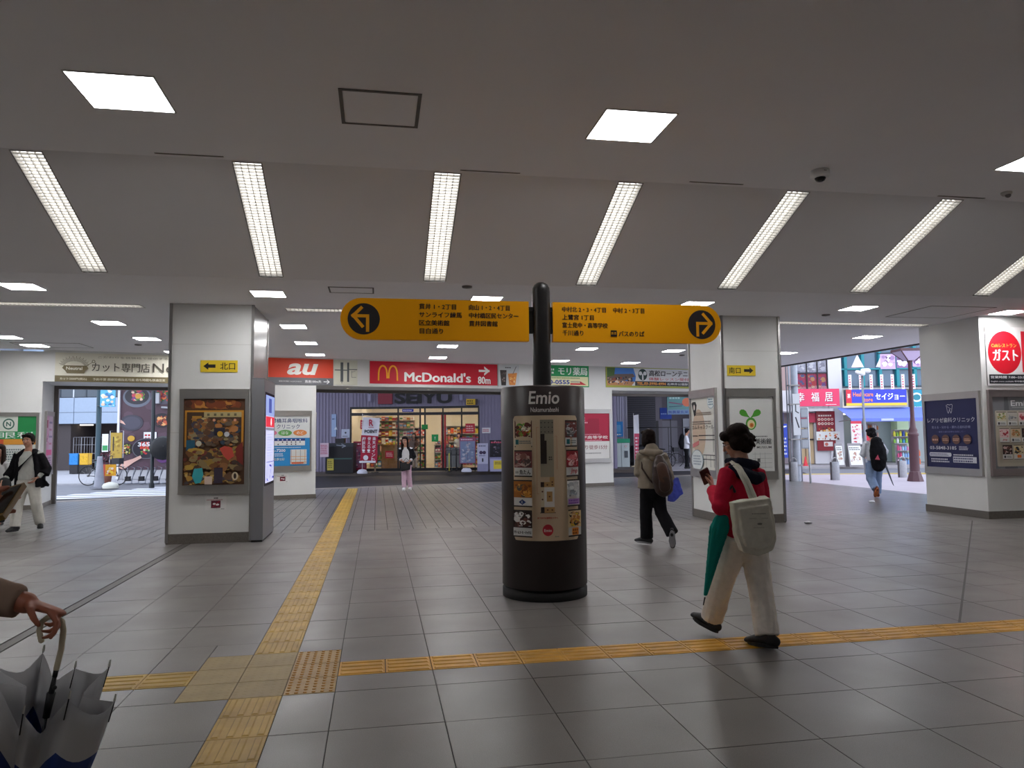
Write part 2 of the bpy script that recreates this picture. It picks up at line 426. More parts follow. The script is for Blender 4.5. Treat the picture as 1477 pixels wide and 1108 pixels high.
# hatch covers and access panels
DK = mat('#4f4a46', .5)
def hatch(x0, x1, y0, y1, z, wd=.03, lab='grey framed ceiling access hatch between the two nearest light panels', nm='access_hatch', col=DK):
    t = thing(nm, lab, 'hatch', ((x0+x1)/2, (y0+y1)/2, z))
    a, c = (x1-x0)/2, (y1-y0)/2; f = MB()
    for q in ((-a, a, -c, -c+wd), (-a, a, c-wd, c), (-a, -a+wd, -c+wd, c-wd), (a-wd, a, -c+wd, c-wd)): f.box(q[0], q[1], q[2], q[3], -.006, .004, col)
    f.build('frame', t); f = MB(); f.box(-a+wd+.004, a-wd-.004, -c+wd+.004, c-wd-.004, -.004, .003, CEIL); f.build('cover', t)
hatch(-.29, .38, 5.88, 6.56, ZH)
hatch(-.62, -.02, 9.95, 10.35, ZL, .02, 'small framed ceiling hatch just above the left yellow sign arm', 'ceiling_hatch')
hatch(8.7, 9.9, 10.3, 11.4, ZL, .012, 'large flush ceiling panel joint near the right wall', 'ceiling_hatch', mat('#8a8582', .6))
hatch(-7.3, -6.0, 16.5, 17.3, ZL, .012, 'flush ceiling panel joint before the hair salon banner', 'ceiling_hatch', mat('#8a8582', .6))
# LED panels
E1 = mat('#ffffff', .5, emit=PANEL); E1L = mat('#fefeff', .5, emit=PANEL*1.75); RIM = mat('#c9c7c4', .5)
def panel_light(x0, y0, sz, z, lab, grp):
    t = thing('ceiling_light', lab, 'ceiling light', (x0+sz/2, y0+sz/2, z), 0, grp); h = sz/2
    f = MB()
    for q in ((-h, h, -h, -h+.014), (-h, h, h-.014, h), (-h, -h+.014, -h+.014, h-.014), (h-.014, h, -h+.014, h-.014)): f.box(*q, -.008, .004, RIM)
    f.build('frame', t); f = MB(); f.box(-h+.014, h-.014, -h+.014, h-.014, -.006, .003, E1 if z > 4 else E1L); f.build('diffuser', t)
near_lab = {-2.33: 'large square ceiling panel light at the upper left of the high ceiling', 1.95: 'large square ceiling panel light right of the access hatch', 6.52: 'large square ceiling panel light cut by the right edge of the photo'}
for x in (-6.6, -2.33, 1.95, 6.52, 10.8):
    for y in (5.9, -1.8):  # rear row is unseen, added behind the viewer for its light
        if y < 0 and x in (-6.6, 1.95, 10.8): continue
        if x == 6.52: y0 = y+.15
        else: y0 = y
        panel_light(x, y0, .66, ZH, near_lab.get(x, 'large square ceiling panel light on the high ceiling beyond the %s photo edge' % ('left' if x < 0 else 'right')) if y == 5.9 else 'large square ceiling panel light added unseen behind the viewer, %s from the left' % {-6.6: 'first', -2.33: 'second', 1.95: 'third', 6.52: 'fourth', 10.8: 'fifth'}[x], 'large panel lights on the high ceiling')
LOW = [(-7.75, 10.2), (-4.72, 10.2), (-1.68, 10.33), (1.36, 10.36), (4.62, 10.38), (7.42, 10.42), (10.3, 10.5), (-4.70, 13.33), (-1.67, 13.42), (1.35, 13.6), (4.6, 13.7), (-7.2, 15.4), (-4.68, 15.42), (-1.67, 15.8), (1.33, 16.1), (4.58, 16.3), (6.78, 16.5), (9.85, 16.75), (9.93, 13.68),
       (-7.25, 16.75), (-4.72, 17.75), (-1.66, 18.05), (1.31, 18.5), (4.62, 19.05), (6.74, 19.45)]
for i, (x, y) in enumerate(LOW):
    rown = 'nearest' if y < 12 else 'second' if y < 14.5 else 'third' if y < 17.3 else 'last'
    coln = 'far left' if x < -7.22 else 'second from left' if x < -6 else 'before the left exit' if x < -3 else 'right of the left pillar' if x < 0 else 'behind the kiosk pole' if x < 3 else 'left of the right pillar' if x < 6 else 'behind the right pillar' if x < 8.5 else 'near the right wall'
    panel_light(x, y, .45, ZL, 'small square light, %s row of the low ceiling, %s' % (rown, coln), 'small panel lights on the low ceiling')
# recessed louvre strips
E2 = mat('#fffefc', .5, emit=STRIP); LV = mat('#d6d3cd', .35); HS = mat('#9a9793', .5)
def strip(name, L, wd, nx, ny, lab, loc, rot, grp):
    t = thing(name, lab, 'ceiling light', loc, 0, grp); t.rotation_euler = rot
    h = MB(); dz = .09
    for q in ((-.012, 0, 0, L), (wd, wd+.012, 0, L), (-.012, wd+.012, -.012, 0), (-.012, wd+.012, L, L+.012)): h.box(*q, -.004, dz, HS)
    h.build('housing', t)
    h = MB(); h.box(0, wd, 0, L, dz-.01, dz, E2); h.build('lamp', t)
    if not strip_c.get((name, round(L, 2))):
        h = MB()
        for i in range(1, nx): x = wd*i/nx; h.box(x-.003, x+.003, 0, L, .002, .03, LV)
        for j in range(1, ny): y = L*j/ny; h.box(0, wd, y-.003, y+.003, .002, .028, LV)
        strip_c[(name, round(L, 2))] = h.mesh('louvre')
    link(bpy.data.objects.new('louvre', strip_c[(name, round(L, 2))]), t)
strip_c = {}
ang = -math.atan2(ZH-ZL, Y2-Y1)
pos = ['', '', 'leftmost long louvred light on the ceiling slope', 'long louvred slope light, second from the left, above the left pillar', 'long louvred slope light above the left yellow sign arm', 'long louvred slope light just right of the kiosk pole', 'long louvred slope light below the dome camera', 'long louvred slope light ending left of the dental poster wall', 'long louvred slope light cut by the right edge of the photo', '']
for i, x in enumerate(STRIPS):
    strip('louvred_light', sl*.955, SW, 4, 42, pos[i] or 'long louvred slope light outside the photo, %s' % ('far left', 'next left')[i] if i < 2 else pos[i] or 'long louvred slope light outside the photo at the right', (x, Y1+(Y2-Y1)*.015, ZH-(ZH-ZL)*.015), (ang, 0, 0), 'louvred lights on the ceiling slope')
for k, (a, b_, c, d) in enumerate(SLOT):
    strip('slot_light', d-c, b_-a, int((b_-a)/.06), 4, ('long narrow louvred ceiling light ending at the left pillar', 'long narrow louvred ceiling light over the kiosk', 'long narrow louvred ceiling light before the right exit')[k], (a, c, ZL), (0, 0, 0), 'narrow lights between the pillars')
# small ceiling fittings
def dome(x, y, z):
    t = thing('dome_camera', 'white ceiling dome camera with a black lens bubble', 'security camera', (x, y, z))
    b = MB(); b.lathe([(0, 0), (.095, 0), (.10, -.02), (.10, -.06), (.085, -.078), (.05, -.08)], mat('#f6f6f4', .4), n=28); b.build('housing', t)
    b = MB(); b.lathe([(.058, -.078), (.055, -.092), (.042, -.11), (.02, -.12), (0, -.122)], mat('#0c0c0e', .08), n=28); b.build('lens_dome', t)
    p = Print(-.1005); p.small(-.018, .018, -.034, -.02, 1, '#55514d'); p.build(t, 'maker_plate')
dome(4.68, 7.02, ZH)
t = thing('smoke_detector', 'small round spotlight fitting on the ceiling at the right', 'detector', (7.3, 7.35, ZH))
b = MB(); b.lathe([(0, 0), (.06, 0), (.06, -.015), (.045, -.035), (0, -.04)], mat('#b5b0ab', .5), n=20); b.build('body', t)
b = MB(); b.ball((.0, -.02, -.04), (.035, .03, .03), mat('#55504c', .3)); b.build('eye_lens', t)
for (x, y, l) in ((-4.9, 16.6, 'small round ceiling detector left of the left pillar'), (1.2, 9.7, 'small round ceiling detector above the yellow sign'), (7.5, 11.3, 'small round ceiling detector beside the right long light'), (7.6, 17.6, 'small round ceiling detector before the tennis banner')):
    b = MB(); b.lathe([(0, 0), (.07, 0), (.065, -.02), (0, -.03)], mat('#6f6a66', .5), n=16); o = b.build('ceiling_detector', None, (x, y, ZL)); tag(o, l, 'detector', 'small detectors on the low ceiling')
for (x, y, l) in ((-1.8, 7.55, 'thin dark ceiling vent slit over the second louvred light'), (1.2, 7.57, 'thin dark ceiling vent slit over the kiosk'), (3.75, 7.55, 'thin dark ceiling vent slit left of the dome camera'), (6.9, 7.58, 'thin dark ceiling vent slit near the right louvred light')):
    b = MB(); b.box(-.32, .32, -.012, .012, -.004, .002, mat('#8d8783', .5)); b.box(-.30, .30, -.006, .006, -.005, 0, DK); o = b.build('vent_slit', None, (x, y, ZH)); tag(o, l, 'vent', 'vent slits on the slope edge')

# ---- outer walls (behind the viewer and to the sides)
def wallbox(name, pts, z0=0.0, z1=4.6, m=WALL):
    b = MB(); b.slab(pts, z0, z1, m); return structure(b.build(name))
wallbox('wall_back', [(XL, YB-.2), (XR, YB-.2), (XR, YB), (XL, YB)])
wallbox('wall_left', [(XL-.2, YB), (XL, YB), (XL, 18), (XL-.2, 18)])
wallbox('wall_right', [(XR, YB), (XR+.2, YB), (XR+.2, 12.6), (XR, 12.6)])
rw = wallbox('wall_front', [(10.32, 11.15), (XR, 11.15), (XR, 12.6), (10.32, 12.6)], 0, ZL+.02)
GB = granite('#6b655e', 'granite_base', rnd=0, rough=.35, stain=.1, speck=120, sp=.3)
b = MB(); b.slab([(10.30, 11.13), (XR, 11.13), (XR, 11.2), (10.37, 11.2), (10.37, 12.62), (10.30, 12.62)], 0, .13, GB); structure(b.build('baseboard_right'))
# ---- back facade
def fpts(s0, s1, d0_, d1_): return [tuple(FAC(s, d)[:2]) for s, d in ((s0, d0_), (s1, d0_), (s1, d1_), (s0, d1_))]
fc = structure(MB().slab(fpts(-3.1, .70, 0, 1.6), 0, ZL, WALL).build('wall_far'))
hd = structure(MB().slab(fpts(.70, 20.8, 0, 1.6), 2.83, 4.6, WALL).build('header_beam'))
for n, (a, b_) in enumerate(((5.15, 6.66), (12.95, 15.28), (19.7, 20.8))):
    structure(MB().slab(fpts(a, b_, 0, 1.3), 0, 2.83, WALL).build('pillar'))
    structure(MB().slab(fpts(a-.012, b_+.012, -.012, 1.312), 0, .10, GB).build('baseboard_%d' % (n+1)))
structure(MB().slab(fpts(-3.1, .712, -.012, 1.612), 0, .10, GB).build('baseboard_left'))
# steel frames lining the openings
FRM = mat('#6c6661', .4, .6)
for n, (a, b_) in enumerate(((.70, 5.15), (6.66, 12.95), (15.28, 19.7))):
    b = MB(); b.slab(fpts(a, a+.09, 1.45, 1.62), 0, 2.83, FRM); b.slab(fpts(b_-.09, b_, 1.45, 1.62), 0, 2.83, FRM); b.slab(fpts(a+.09, b_-.09, 1.45, 1.62), 2.75, 2.83, FRM)
    structure(b.build('door_%d' % (n+1)))
# downlights in the soffit
E3 = mat('#fff4e0', .5, emit=5)
for i, (s, d) in enumerate(((4.95, .8), (7.6, .8), (9.85, .8), (12.1, .8), (16.1, .8), (17.25, .8), (18.4, .8))):
    p = FAC(s, d, 2.83); t = thing('downlight', 'round downlight in the beam soffit ' + ('over the left exit', 'left over the supermarket view', 'right over the supermarket view', 'behind the kiosk top', 'left under the tennis banner', 'middle under the tennis banner', 'right under the tennis banner')[i], 'ceiling light', p, 0, 'downlights in the beam soffit')
    b = MB(); b.lathe([(.11, .002), (.11, -.008), (.085, -.012), (.08, -.002)], RIM, n=20); b.build('ring', t)
    b = MB(); b.lathe([(.08, -.003), (0, -.003)], E3, n=20, smooth=False); b.build('diffuser', t)
# ---- free pillars
def pillar(x0, x1, y0, y1, nm):
    o = structure(MB().slab([(x0, y0), (x1, y0), (x1, y1), (x0, y1)], 0, ZL, WALL).build('pillar'))
    structure(MB().slab([(x0-.012, y0-.012), (x1+.012, y0-.012), (x1+.012, y1+.012), (x0-.012, y1+.012)], 0, .145, GB).build('baseboard', o))
    for (x, y) in ((x0, y0), (x1, y0), (x0, y1), (x1, y1)):
        b = MB(); b.slab([(x-.02, y-.02), (x+.02, y-.02), (x+.02, y+.02), (x-.02, y+.02)], .02, ZL, STEEL); structure(b.build('corner_guard', o))
    for k in (1.6, 2.9):
        b = MB(); b.box(x0+.02, x1-.02, y0-.0015, y0, k, k+.004, mat('#b9b6b0', .5)); b.build('panel_joint', o)
    return o
P1 = pillar(-2.95, -1.80, 11.50, 12.95, 'a')
b = MB(); b.box(-1.80, -1.792, 11.53, 12.93, .145, ZL, STEEL); structure(b.build('steel_cladding', P1))
P2 = pillar(5.75, 6.80, 11.62, 12.95, 'b')

# ================================================================ KIOSK
BR = mat('#2f2524', .38, noise=.05, scale=3); BRD = mat('#151213', .4); PLN = mat('#0b0909', .6, spec=.3)
kx, ky, kr = 1.607, 7.02, .405
K = thing('information_kiosk', 'dark brown round information kiosk with a pole and two yellow direction arms', 'kiosk', (kx, ky, 0))
b = MB(); b.lathe([(kr-.01, .10), (kr, .11), (kr, 1.955), (kr-.012, 1.97), (0, 1.97)], BR, n=72); b.build('body', K)
b = MB(); b.lathe([(kr-.002, 0), (kr-.002, .075), (kr-.022, .078), (kr-.022, .105)], PLN, n=72); b.build('plinth', K, label='black plinth ring')
b = MB(); b.lathe([(.088, 1.97), (.088, 2.91), (.084, 2.95), (.066, 2.985), (.036, 3.005), (0, 3.01)], BRD, n=32); b.build('pole', K)
# curved panel on the drum facing the camera
va = math.atan2(CAM.y-ky, CAM.x-kx)+R(3.5)   # centre of the panel looks to the viewer
def onarc(mb, name, lab=None, dr=.003):
    """bend a flat print (x-z) round the drum"""
    out = MB(); out.mats = mb.mats; out.mi = mb.mi; out.sm = mb.sm; out.f = mb.f
    for (x, y, z) in mb.v:
        a = va+x/kr; r = kr+dr-y; out.v.append((r*math.cos(a), r*math.sin(a), z))
    return out.build(name, K, label=lab)
def gridpoly(mb, pts_fn, x0, x1, z0, z1, m, y, n=16):
    for i in range(n):
        a, c = x0+(x1-x0)*i/n, x0+(x1-x0)*(i+1)/n
        mb.add([(a, y, pts_fn(a)[0]), (c, y, pts_fn(c)[0]), (c, y, pts_fn(c)[1]), (a, y, pts_fn(a)[1])], [(0, 1, 2, 3)], m)
px0, px1, pz0, pz1, rr = -.325, .335, .55, 1.69, .03
def lim(x):
    e = max(0, rr-min(x-px0, px1-x)); q = rr-math.sqrt(max(0, rr*rr-e*e)); return pz0+q, pz1-q
pm = MB(); gridpoly(pm, lim, px0, px1, pz0, pz1, mat('#d9c4a6', .45), 0, 40); onarc(pm, 'map_panel', 'beige map panel with shop pictures')
pt = Print(-.0006, step=.0004)
CARD = '#e6e6e4'
cards = [(-.30, '1'), (.155, '2')]
pics = [(['#3f7a2c', '#7fae45', '#a8322b', '#d8b23e', '#f0ead8', '#5b2a22'], ['#8f8f92', '#5a5a5e', '#c8c8ca', '#7a3f3a']),
        (['#8c5a52', '#b98f86', '#5d4a48', '#d0b4a8', '#7c3a3c'], ['#c8383f', '#e07a80', '#f0c8c8', '#a02c34']),
        (['#d18a32', '#e8aa4a', '#5d5648', '#8a4f22', '#b86f28'], ['#d8dadb', '#9aa2aa', '#c2c8cc', '#eceeee']),
        (['#4a2420', '#7a4a42', '#f0ece8', '#2c1614'], ['#e0b070', '#c8823e', '#2a2a2e', '#e8c43c', '#f0d8a8'])]
for r_ in range(4):
    for c_ in range(2):
        x0, x1 = (-.305, -.125) if c_ == 0 else (.185, .325); zt = 1.645-.272*r_; zb = zt-.245
        pt.rect(x0, x1, zb, zt, CARD); pt.rect(x0, x1, zt-.012, zt, '#2b2422'); pt.rect(x0, x1, zb, zb+.012, '#2b2422')
        pt.rect(x0, x1, zb+.085, zt-.012, pics[r_][c_][-1]); pt.collage(x0, x1, zb+.085, zt-.012, pics[r_][c_], 46, .012, .045, 11+r_*2+c_)
        m_ = (x0+x1)/2
        if r_ == 0: pt.rect(x0+.012, x0+.047, zb+.025, zb+.07, '#1f6a72'); pt.small(x0+.055, x1-.008, zb+.03, zb+.065, 2, '#5a6a70', 5)
        elif (r_, c_) == (1, 0): pt.text('海鮮', x0+.012, x0+.05, zb+.03, zb+.055, '#333030'); pt.text('魚たん', x0+.06, x1-.012, zb+.022, zb+.066, '#222020', .01)
        elif (r_, c_) == (1, 1): pt.text('Jmp', x0+.04, x1-.02, zb+.02, zb+.075, '#c2283a', .02, .15)
        elif (r_, c_) == (2, 0): pt.poly([(m_-.035, zb+.045), (m_, zb+.02), (m_+.035, zb+.045), (m_, zb+.07)], '#223a7a'); pt.text('K', m_-.008, m_+.008, zb+.033, zb+.057, '#f0f0f0')
        elif (r_, c_) == (2, 1): pt.rect(x0+.008, x1-.006, zb+.02, zb+.07, '#b98fd0'); pt.small(x0+.012, x1-.01, zb+.022, zb+.066, 2, '#7a4aa8', 7)
        elif (r_, c_) == (3, 0): pt.text('ｸﾘｰﾑｺｰﾋｰﾏｯｸｽ', x0+.008, x1-.008, zb+.03, zb+.058, '#1d1b1b', .02); pt.rect(x0+.06, x1-.01, zb+.1, zb+.105, '#f4f0ee'); pt.text('濃い', x0+.01, x0+.075, zb+.165, zb+.215, '#f4f0ee', .02)
        else: pt.rrect(m_-.035, m_+.035, zb+.015, zb+.08, .008, '#e38a2a'); pt.small(m_-.03, m_+.03, zb+.02, zb+.075, 2, '#8a4a12', 9)
# floor map in the middle
G1 = '#8f8b7c'
pt.rect(-.048, .062, 1.13, 1.65, '#aaa490'); pt.rect(-.048, .062, 1.52, 1.65, G1)
for i in range(4):
    for j in range(3): pt.rect(-.042+.03*i, -.034+.03*i, 1.535+.042*j, 1.543+.042*j, '#26211f')
pt.rect(-.045, -.012, 1.25, 1.52, '#2a1e1c'); pt.rect(-.012, .004, 1.25, 1.46, '#2a1e1c'); pt.small(.02, .05, 1.28, 1.32, 2, '#4a4640', 3)
for a, c, z0, z1, h in ((.025, .062, 1.04, 1.13, '#c9a26a'), (-.048, .025, 1.04, 1.085, '#c9a26a'), (-.048, -.02, 1.04, 1.085, '#3a2420'), (-.02, .062, .86, 1.04, '#efeeea'), (-.048, -.02, .86, 1.03, '#d9cbb0'), (-.048, .062, .81, .86, '#c9a26a'), (-.048, -.02, .81, .86, '#2a1e1c'), (.0, .045, .91, 1.0, '#caa064'), (-.056, .07, .806, .812, '#4a4038')):
    pt.rect(a, c, z0, z1, h)
for x, z in ((.045, 1.085), (.005, 1.06), (.045, 1.06), (.022, .955), (.005, .835), (.042, .835), (-.034, .93), (-.034, 1.0)): pt.disc(x, z, .007, '#6a3b2a')
pt.line([(-.06, 1.58), (-.075, 1.58), (-.075, .98), (-.06, .98)], .003, '#c98e70'); pt.line([(.07, 1.5), (.085, 1.5), (.085, 1.2)], .003, '#c98e70')
pt.text('おでかけは便利なエキへ', -.075, .085, .755, .772, '#b84a3a', .01)
# bunny-shaped mascot is left out: a plain red roundel stands at its place
pt.disc(.005, .655, .042, '#c2283a', .052); pt.text('Emio', -.025, .035, .64, .665, '#f2e9e4', .02)
pt.small(.06, .1, .59, .605, 1, '#8a8a80', 4)
onarc(pt.m, 'map_print')
LT = '#e9e6e2'
pt = Print(0, step=.0004); pt.text('Emio', -.155, .13, 1.795, 1.915, LT, .018, .08, 3); pt.text('Nakamurabashi', -.135, .125, 1.722, 1.765, LT, .006, 0, 3)
onarc(pt.m, 'lettering', 'white lettering on the drum')
# direction arms
AM = mat('#ffae00', .5, spec=.25); 
def arm(side):
    if side < 0: x0, x1 = -.315, 1.475
    else: x0, x1 = 1.715, 3.475
    a = MB(); hz = .195; zc = 2.615; pts = []
    if side < 0: pts = [(x1, zc-hz), (x1, zc+hz)]+[(x0+hz+hz*math.cos(R(90+i*12)), zc+hz*math.sin(R(90+i*12))) for i in range(16)]
    else: pts = [(x0, zc+hz), (x0, zc-hz)]+[(x1-hz+hz*math.cos(R(-90+i*12)), zc+hz*math.sin(R(-90+i*12))) for i in range(16)]
    a.prism([(x-kx, z) for x, z in pts], -.035, .035, AM)
    o = a.build('direction_arm', K, label='yellow direction arm pointing %s' % ('left' if side < 0 else 'right'))
    p = Print(-.0355, kx, 0); dx = -.10 if side < 0 else 3.265
    p.disc(dx, 2.612, .148, '#2a2326', n=40)
    A = '#ffae00'
    if side < 0:
        p.line([(dx+.035, 2.505), (dx+.035, 2.64), (dx-.095, 2.64)], .03, A); p.line([(dx-.025, 2.715), (dx-.098, 2.64)], .03, A); p.line([(dx-.098, 2.645), (dx-.015, 2.545)], .03, A)
        rows = [('貫井 1・2丁目', .415, .765), ('サンライフ練馬', .415, .82), ('区立美術館', .415, .70), ('目白通り', .42, .64)]
        rows2 = [('向山 1・2・4丁目', .89, 1.285), ('中村橋区民センター', .89, 1.37), ('貫井図書館', .89, 1.165)]
    else:
        p.line([(dx-.045, 2.505), (dx-.045, 2.625), (dx+.1, 2.625)], .03, A); p.line([(dx+.02, 2.715), (dx+.098, 2.63)], .03, A); p.line([(dx+.098, 2.62), (dx+.015, 2.53)], .03, A)
        rows = [('中村北 2・3・4丁目', 1.81, 2.255), ('上鷺宮 1丁目', 1.81, 2.13), ('富士見中・高等学校', 1.81, 2.27), ('千川通り', 1.81, 2.02)]
        rows2 = [('中村 2・3丁目', 2.33, 2.655), None, None, ('バスのりば', 2.385, 2.65)]
    for rws in (rows, rows2):
        for i, q in enumerate(rws):
            if q: z = 2.715-.078*i; pl = Print(-.0362, kx, 0); pl.text(q[0], q[1], q[2], z-.001, z+.052, '#2a1c18', .012); pl.build(K, 'lettering')
    if side > 0: p.rrect(2.30, 2.365, 2.478, 2.54, .008, '#2a1c18'); p.text('BUS', 2.308, 2.357, 2.497, 2.522, '#ffae00', .02)
    p.build(K, 'arm_print')
    q = MB(); xa, xb = (1.475-kx, -.07) if side < 0 else (.07, 1.715-kx)
    q.box(xa, xb, -.018, .018, 2.50, 2.76, BRD); q.box(xa, xb, -.028, .028, 2.72, 2.75, BRD); q.box(xa, xb, -.028, .028, 2.51, 2.54, BRD); q.build('bracket', K)
arm(-1); arm(1)

# ================================================================ POSTER CASES AND SIGNS
def poster_case(F, d, s0, s1, z0, z1, draw, lab, rail=.13, side=.05, nm='poster_case', fc_='#bdbab6', bottom=None):
    sm = (s0+s1)/2; t = thing(nm, lab, 'poster', F(sm, d, 0), F.a); hw = (s1-s0)/2
    bt = bottom or rail; m = mat(fc_, .3, .85, noise=.05, scale=4)
    f = MB(); f.box(-hw, hw, -.05, 0, z1-rail, z1, m); f.box(-hw, hw, -.05, 0, z0, z0+bt, m)
    f.box(-hw, -hw+side, -.045, 0, z0+bt, z1-rail, m); f.box(hw-side, hw, -.045, 0, z0+bt, z1-rail, m)
    f.box(-hw-.004, hw+.004, -.054, 0, z1-.02, z1+.004, m); f.box(-hw-.004, hw+.004, -.054, 0, z0-.004, z0+.02, m)
    f.build('frame', t)
    p = Print(-.024, sm, 0); draw(p, s0+side, s1-side, z0+bt, z1-rail); p.build(t, 'poster')
    return t
def board(F, d, s0, s1, z0, z1, draw, lab, nm='banner', cat='sign', dep=.02, rim='#b9b6b2', emit=0, group=None):
    sm = (s0+s1)/2; t = thing(nm, lab, cat, F(sm, d, 0), F.a, group); hw = (s1-s0)/2
    f = MB(); f.box(-hw, hw, -dep, 0, z0, z1, mat(rim, .45, .2)); f.build('backing', t)
    p = Print(-dep-.0005, sm, 0, emit=emit); draw(p, s0, s1, z0, z1); p.build(t, 'print'); return t
def exit_sign(F, d, s0, s1, z0, z1, txt, left, lab):
    def dr(p, a, b_, c, e):
        p.rect(a, b_, c, e, '#e8c82a'); wd = b_-a; h = e-c; zc = (c+e)/2
        if left:
            x = a+.04; p.poly([(x, zc), (x+.07, zc+.055), (x+.07, zc+.025), (x+.17, zc+.025), (x+.17, zc-.025), (x+.07, zc-.025), (x+.07, zc-.055)], '#1c1a18'); p.text(txt, a+wd*.53, b_-.035, c+.035, e-.035, '#1c1a18', .02)
        else:
            x = b_-.04; p.poly([(x, zc), (x-.07, zc-.055), (x-.07, zc-.025), (x-.17, zc-.025), (x-.17, zc+.025), (x-.07, zc+.025), (x-.07, zc+.055)], '#1c1a18'); p.text(txt, a+.035, b_-wd*.53, c+.035, e-.035, '#1c1a18', .02)
    board(F, d, s0, s1, z0, z1, dr, lab, 'exit_direction_sign', dep=.006, rim='#d8c23a')
exit_sign(XF, 11.495, -2.53, -2.01, 2.49, 2.665, '北口', True, 'yellow exit sign with a left arrow on the left pillar')
exit_sign(XF, 11.615, 5.83, 6.345, 2.48, 2.655, '南口', False, 'yellow exit sign with a right arrow on the right pillar')
def sticker(F, d, s0, z0, lab):
    def dr(p, a, b_, c, e):
        p.rect(a, b_, c, e, '#e9e8e6'); m_ = (a+b_)/2; p.text('禁煙', m_-.03, m_+.03, e-.04, e-.02, '#333'+'333', .01)
        p.small(a+.02, b_-.02, e-.06, e-.045, 1, '#b03040'); p.rect(m_-.065, m_+.065, c+.03, e-.065, '#6a1f33'); p.disc(m_-.02, (c+e)/2-.012, .022, '#f0eaea', .014); p.disc(m_+.022, (c+e)/2-.022, .026, '#f0eaea', .014); p.line([(m_-.05, c+.038), (m_+.05, e-.075)], .008, '#c22a40'); p.small(b_-.07, b_-.02, c+.008, c+.022, 1, '#333333')
    board(F, d, s0, s0+.29, z0, z0+.2, dr, lab, 'notice_sticker', 'notice', .002, '#e4e3e0', group=None)
sticker(XF, 11.498, -2.43, .475, 'white notice sticker with a dark red pictogram low on the left pillar')
sticker(FAC, -.002, 5.72, .42, 'white notice sticker with a dark red pictogram below the blue clinic poster')
# --- pillar poster with a crowded fantasy interior, drawn as a generic collage
def dr(p, a, b_, c, e):
    wd, h = b_-a, e-c
    p.rect(a, b_, c, e, '#5a3a24')
    p.collage(a, b_, e-h*.13, e, ['#9a5a2a', '#7c3c1e', '#c08038', '#4e2a18', '#8e4a24'], 60, .04, .1, 2)
    p.rect(a+.02, a+.045, c+h*.44, e-h*.14, '#c98a2e'); p.rect(b_-.05, b_-.02, c+h*.44, e-h*.14, '#c98a2e'); p.rect(a+.02, b_-.02, e-h*.155, e-h*.135, '#d0922e')
    p.rect(a+.05, b_-.05, c+h*.5, e-h*.16, '#4a3424'); p.rect(a+.12, a+.25, c+h*.62, e-h*.2, '#b8862e'); p.rect(a+.25, a+.34, c+h*.6, e-h*.22, '#c8b27a')
    p.rect(a+wd*.33, b_-.05, e-h*.215, e-h*.155, '#b8a878')
    for i in range(5): p.rect(a+wd*(.38+i*.11), a+wd*(.42+i*.11), e-h*.2, e-h*.172, '#6a6248')
    p.collage(a+.05, b_-.04, c+h*.42, c+h*.78, ['#4a4450', '#7a5238', '#9a8a62', '#a87238', '#3a4a5c', '#b87a44', '#66462e', '#6a5a4a'], 170, .02, .075, 3)
    for i in range(3): p.disc(a+wd*(.5+i*.17), e-h*.25, .02, '#e0a080')
    p.rect(a+.05, a+.17, c+h*.4, c+h*.52, '#235a72'); p.disc(a+.22, c+h*.48, .04, '#cfc9b0')
    p.rect(a+wd*.5, a+wd*.68, c+h*.58, c+h*.66, '#2c2a3a'); p.disc(a+wd*.6, c+h*.59, .04, '#c89a30'); p.disc(a+wd*.71, c+h*.585, .037, '#c8ccd0')
    p.collage(a, b_, c+h*.15, c+h*.45, ['#7c522c', '#a0803a', '#5a4230', '#b8943e', '#7a3a30', '#4e3c34', '#8f7a50', '#94643a'], 170, .02, .08, 4)
    p.poly([(a+wd*.6, c+h*.42), (a+wd*.68, c+h*.45), (a+wd*.8, c+h*.43), (a+wd*.84, c+h*.33), (a+wd*.74, c+h*.28), (a+wd*.66, c+h*.34)], '#c04a3c')
    p.poly([(b_-.12, c+h*.42), (b_-.02, c+h*.5), (b_-.01, c+h*.22), (b_-.1, c+h*.28)], '#7a2a22')
    p.collage(a, b_, c, c+h*.17, ['#b88a3e', '#6a4c34', '#4a444a', '#9a7a46', '#c8a860'], 90, .02, .07, 5)
    p.poly([(a+wd*.2, c+h*.19), (a+wd*.33, c+h*.2), (a+wd*.35, c+h*.12), (a+wd*.31, c+h*.03), (a+wd*.22, c+h*.02), (a+wd*.17, c+h*.1)], '#3aa8b0')
    p.rect(a+wd*.37, a+wd*.49, c+.01, c+h*.1, '#d6c0b0'); p.rect(a+wd*.52, a+wd*.66, c+h*.02, c+h*.2, '#3a3040')
    p.disc(a+wd*.86, c+h*.1, .045, '#d8c8a8', .06); p.disc(a+wd*.86, c+h*.1, .02, '#3a2a24', .04)
poster_case(XF, 11.5, -2.80, -1.835, .71, 2.235, dr, 'large poster of a crowded brown curiosity room in a steel case on the left pillar', bottom=.13, rail=.14, side=.055)
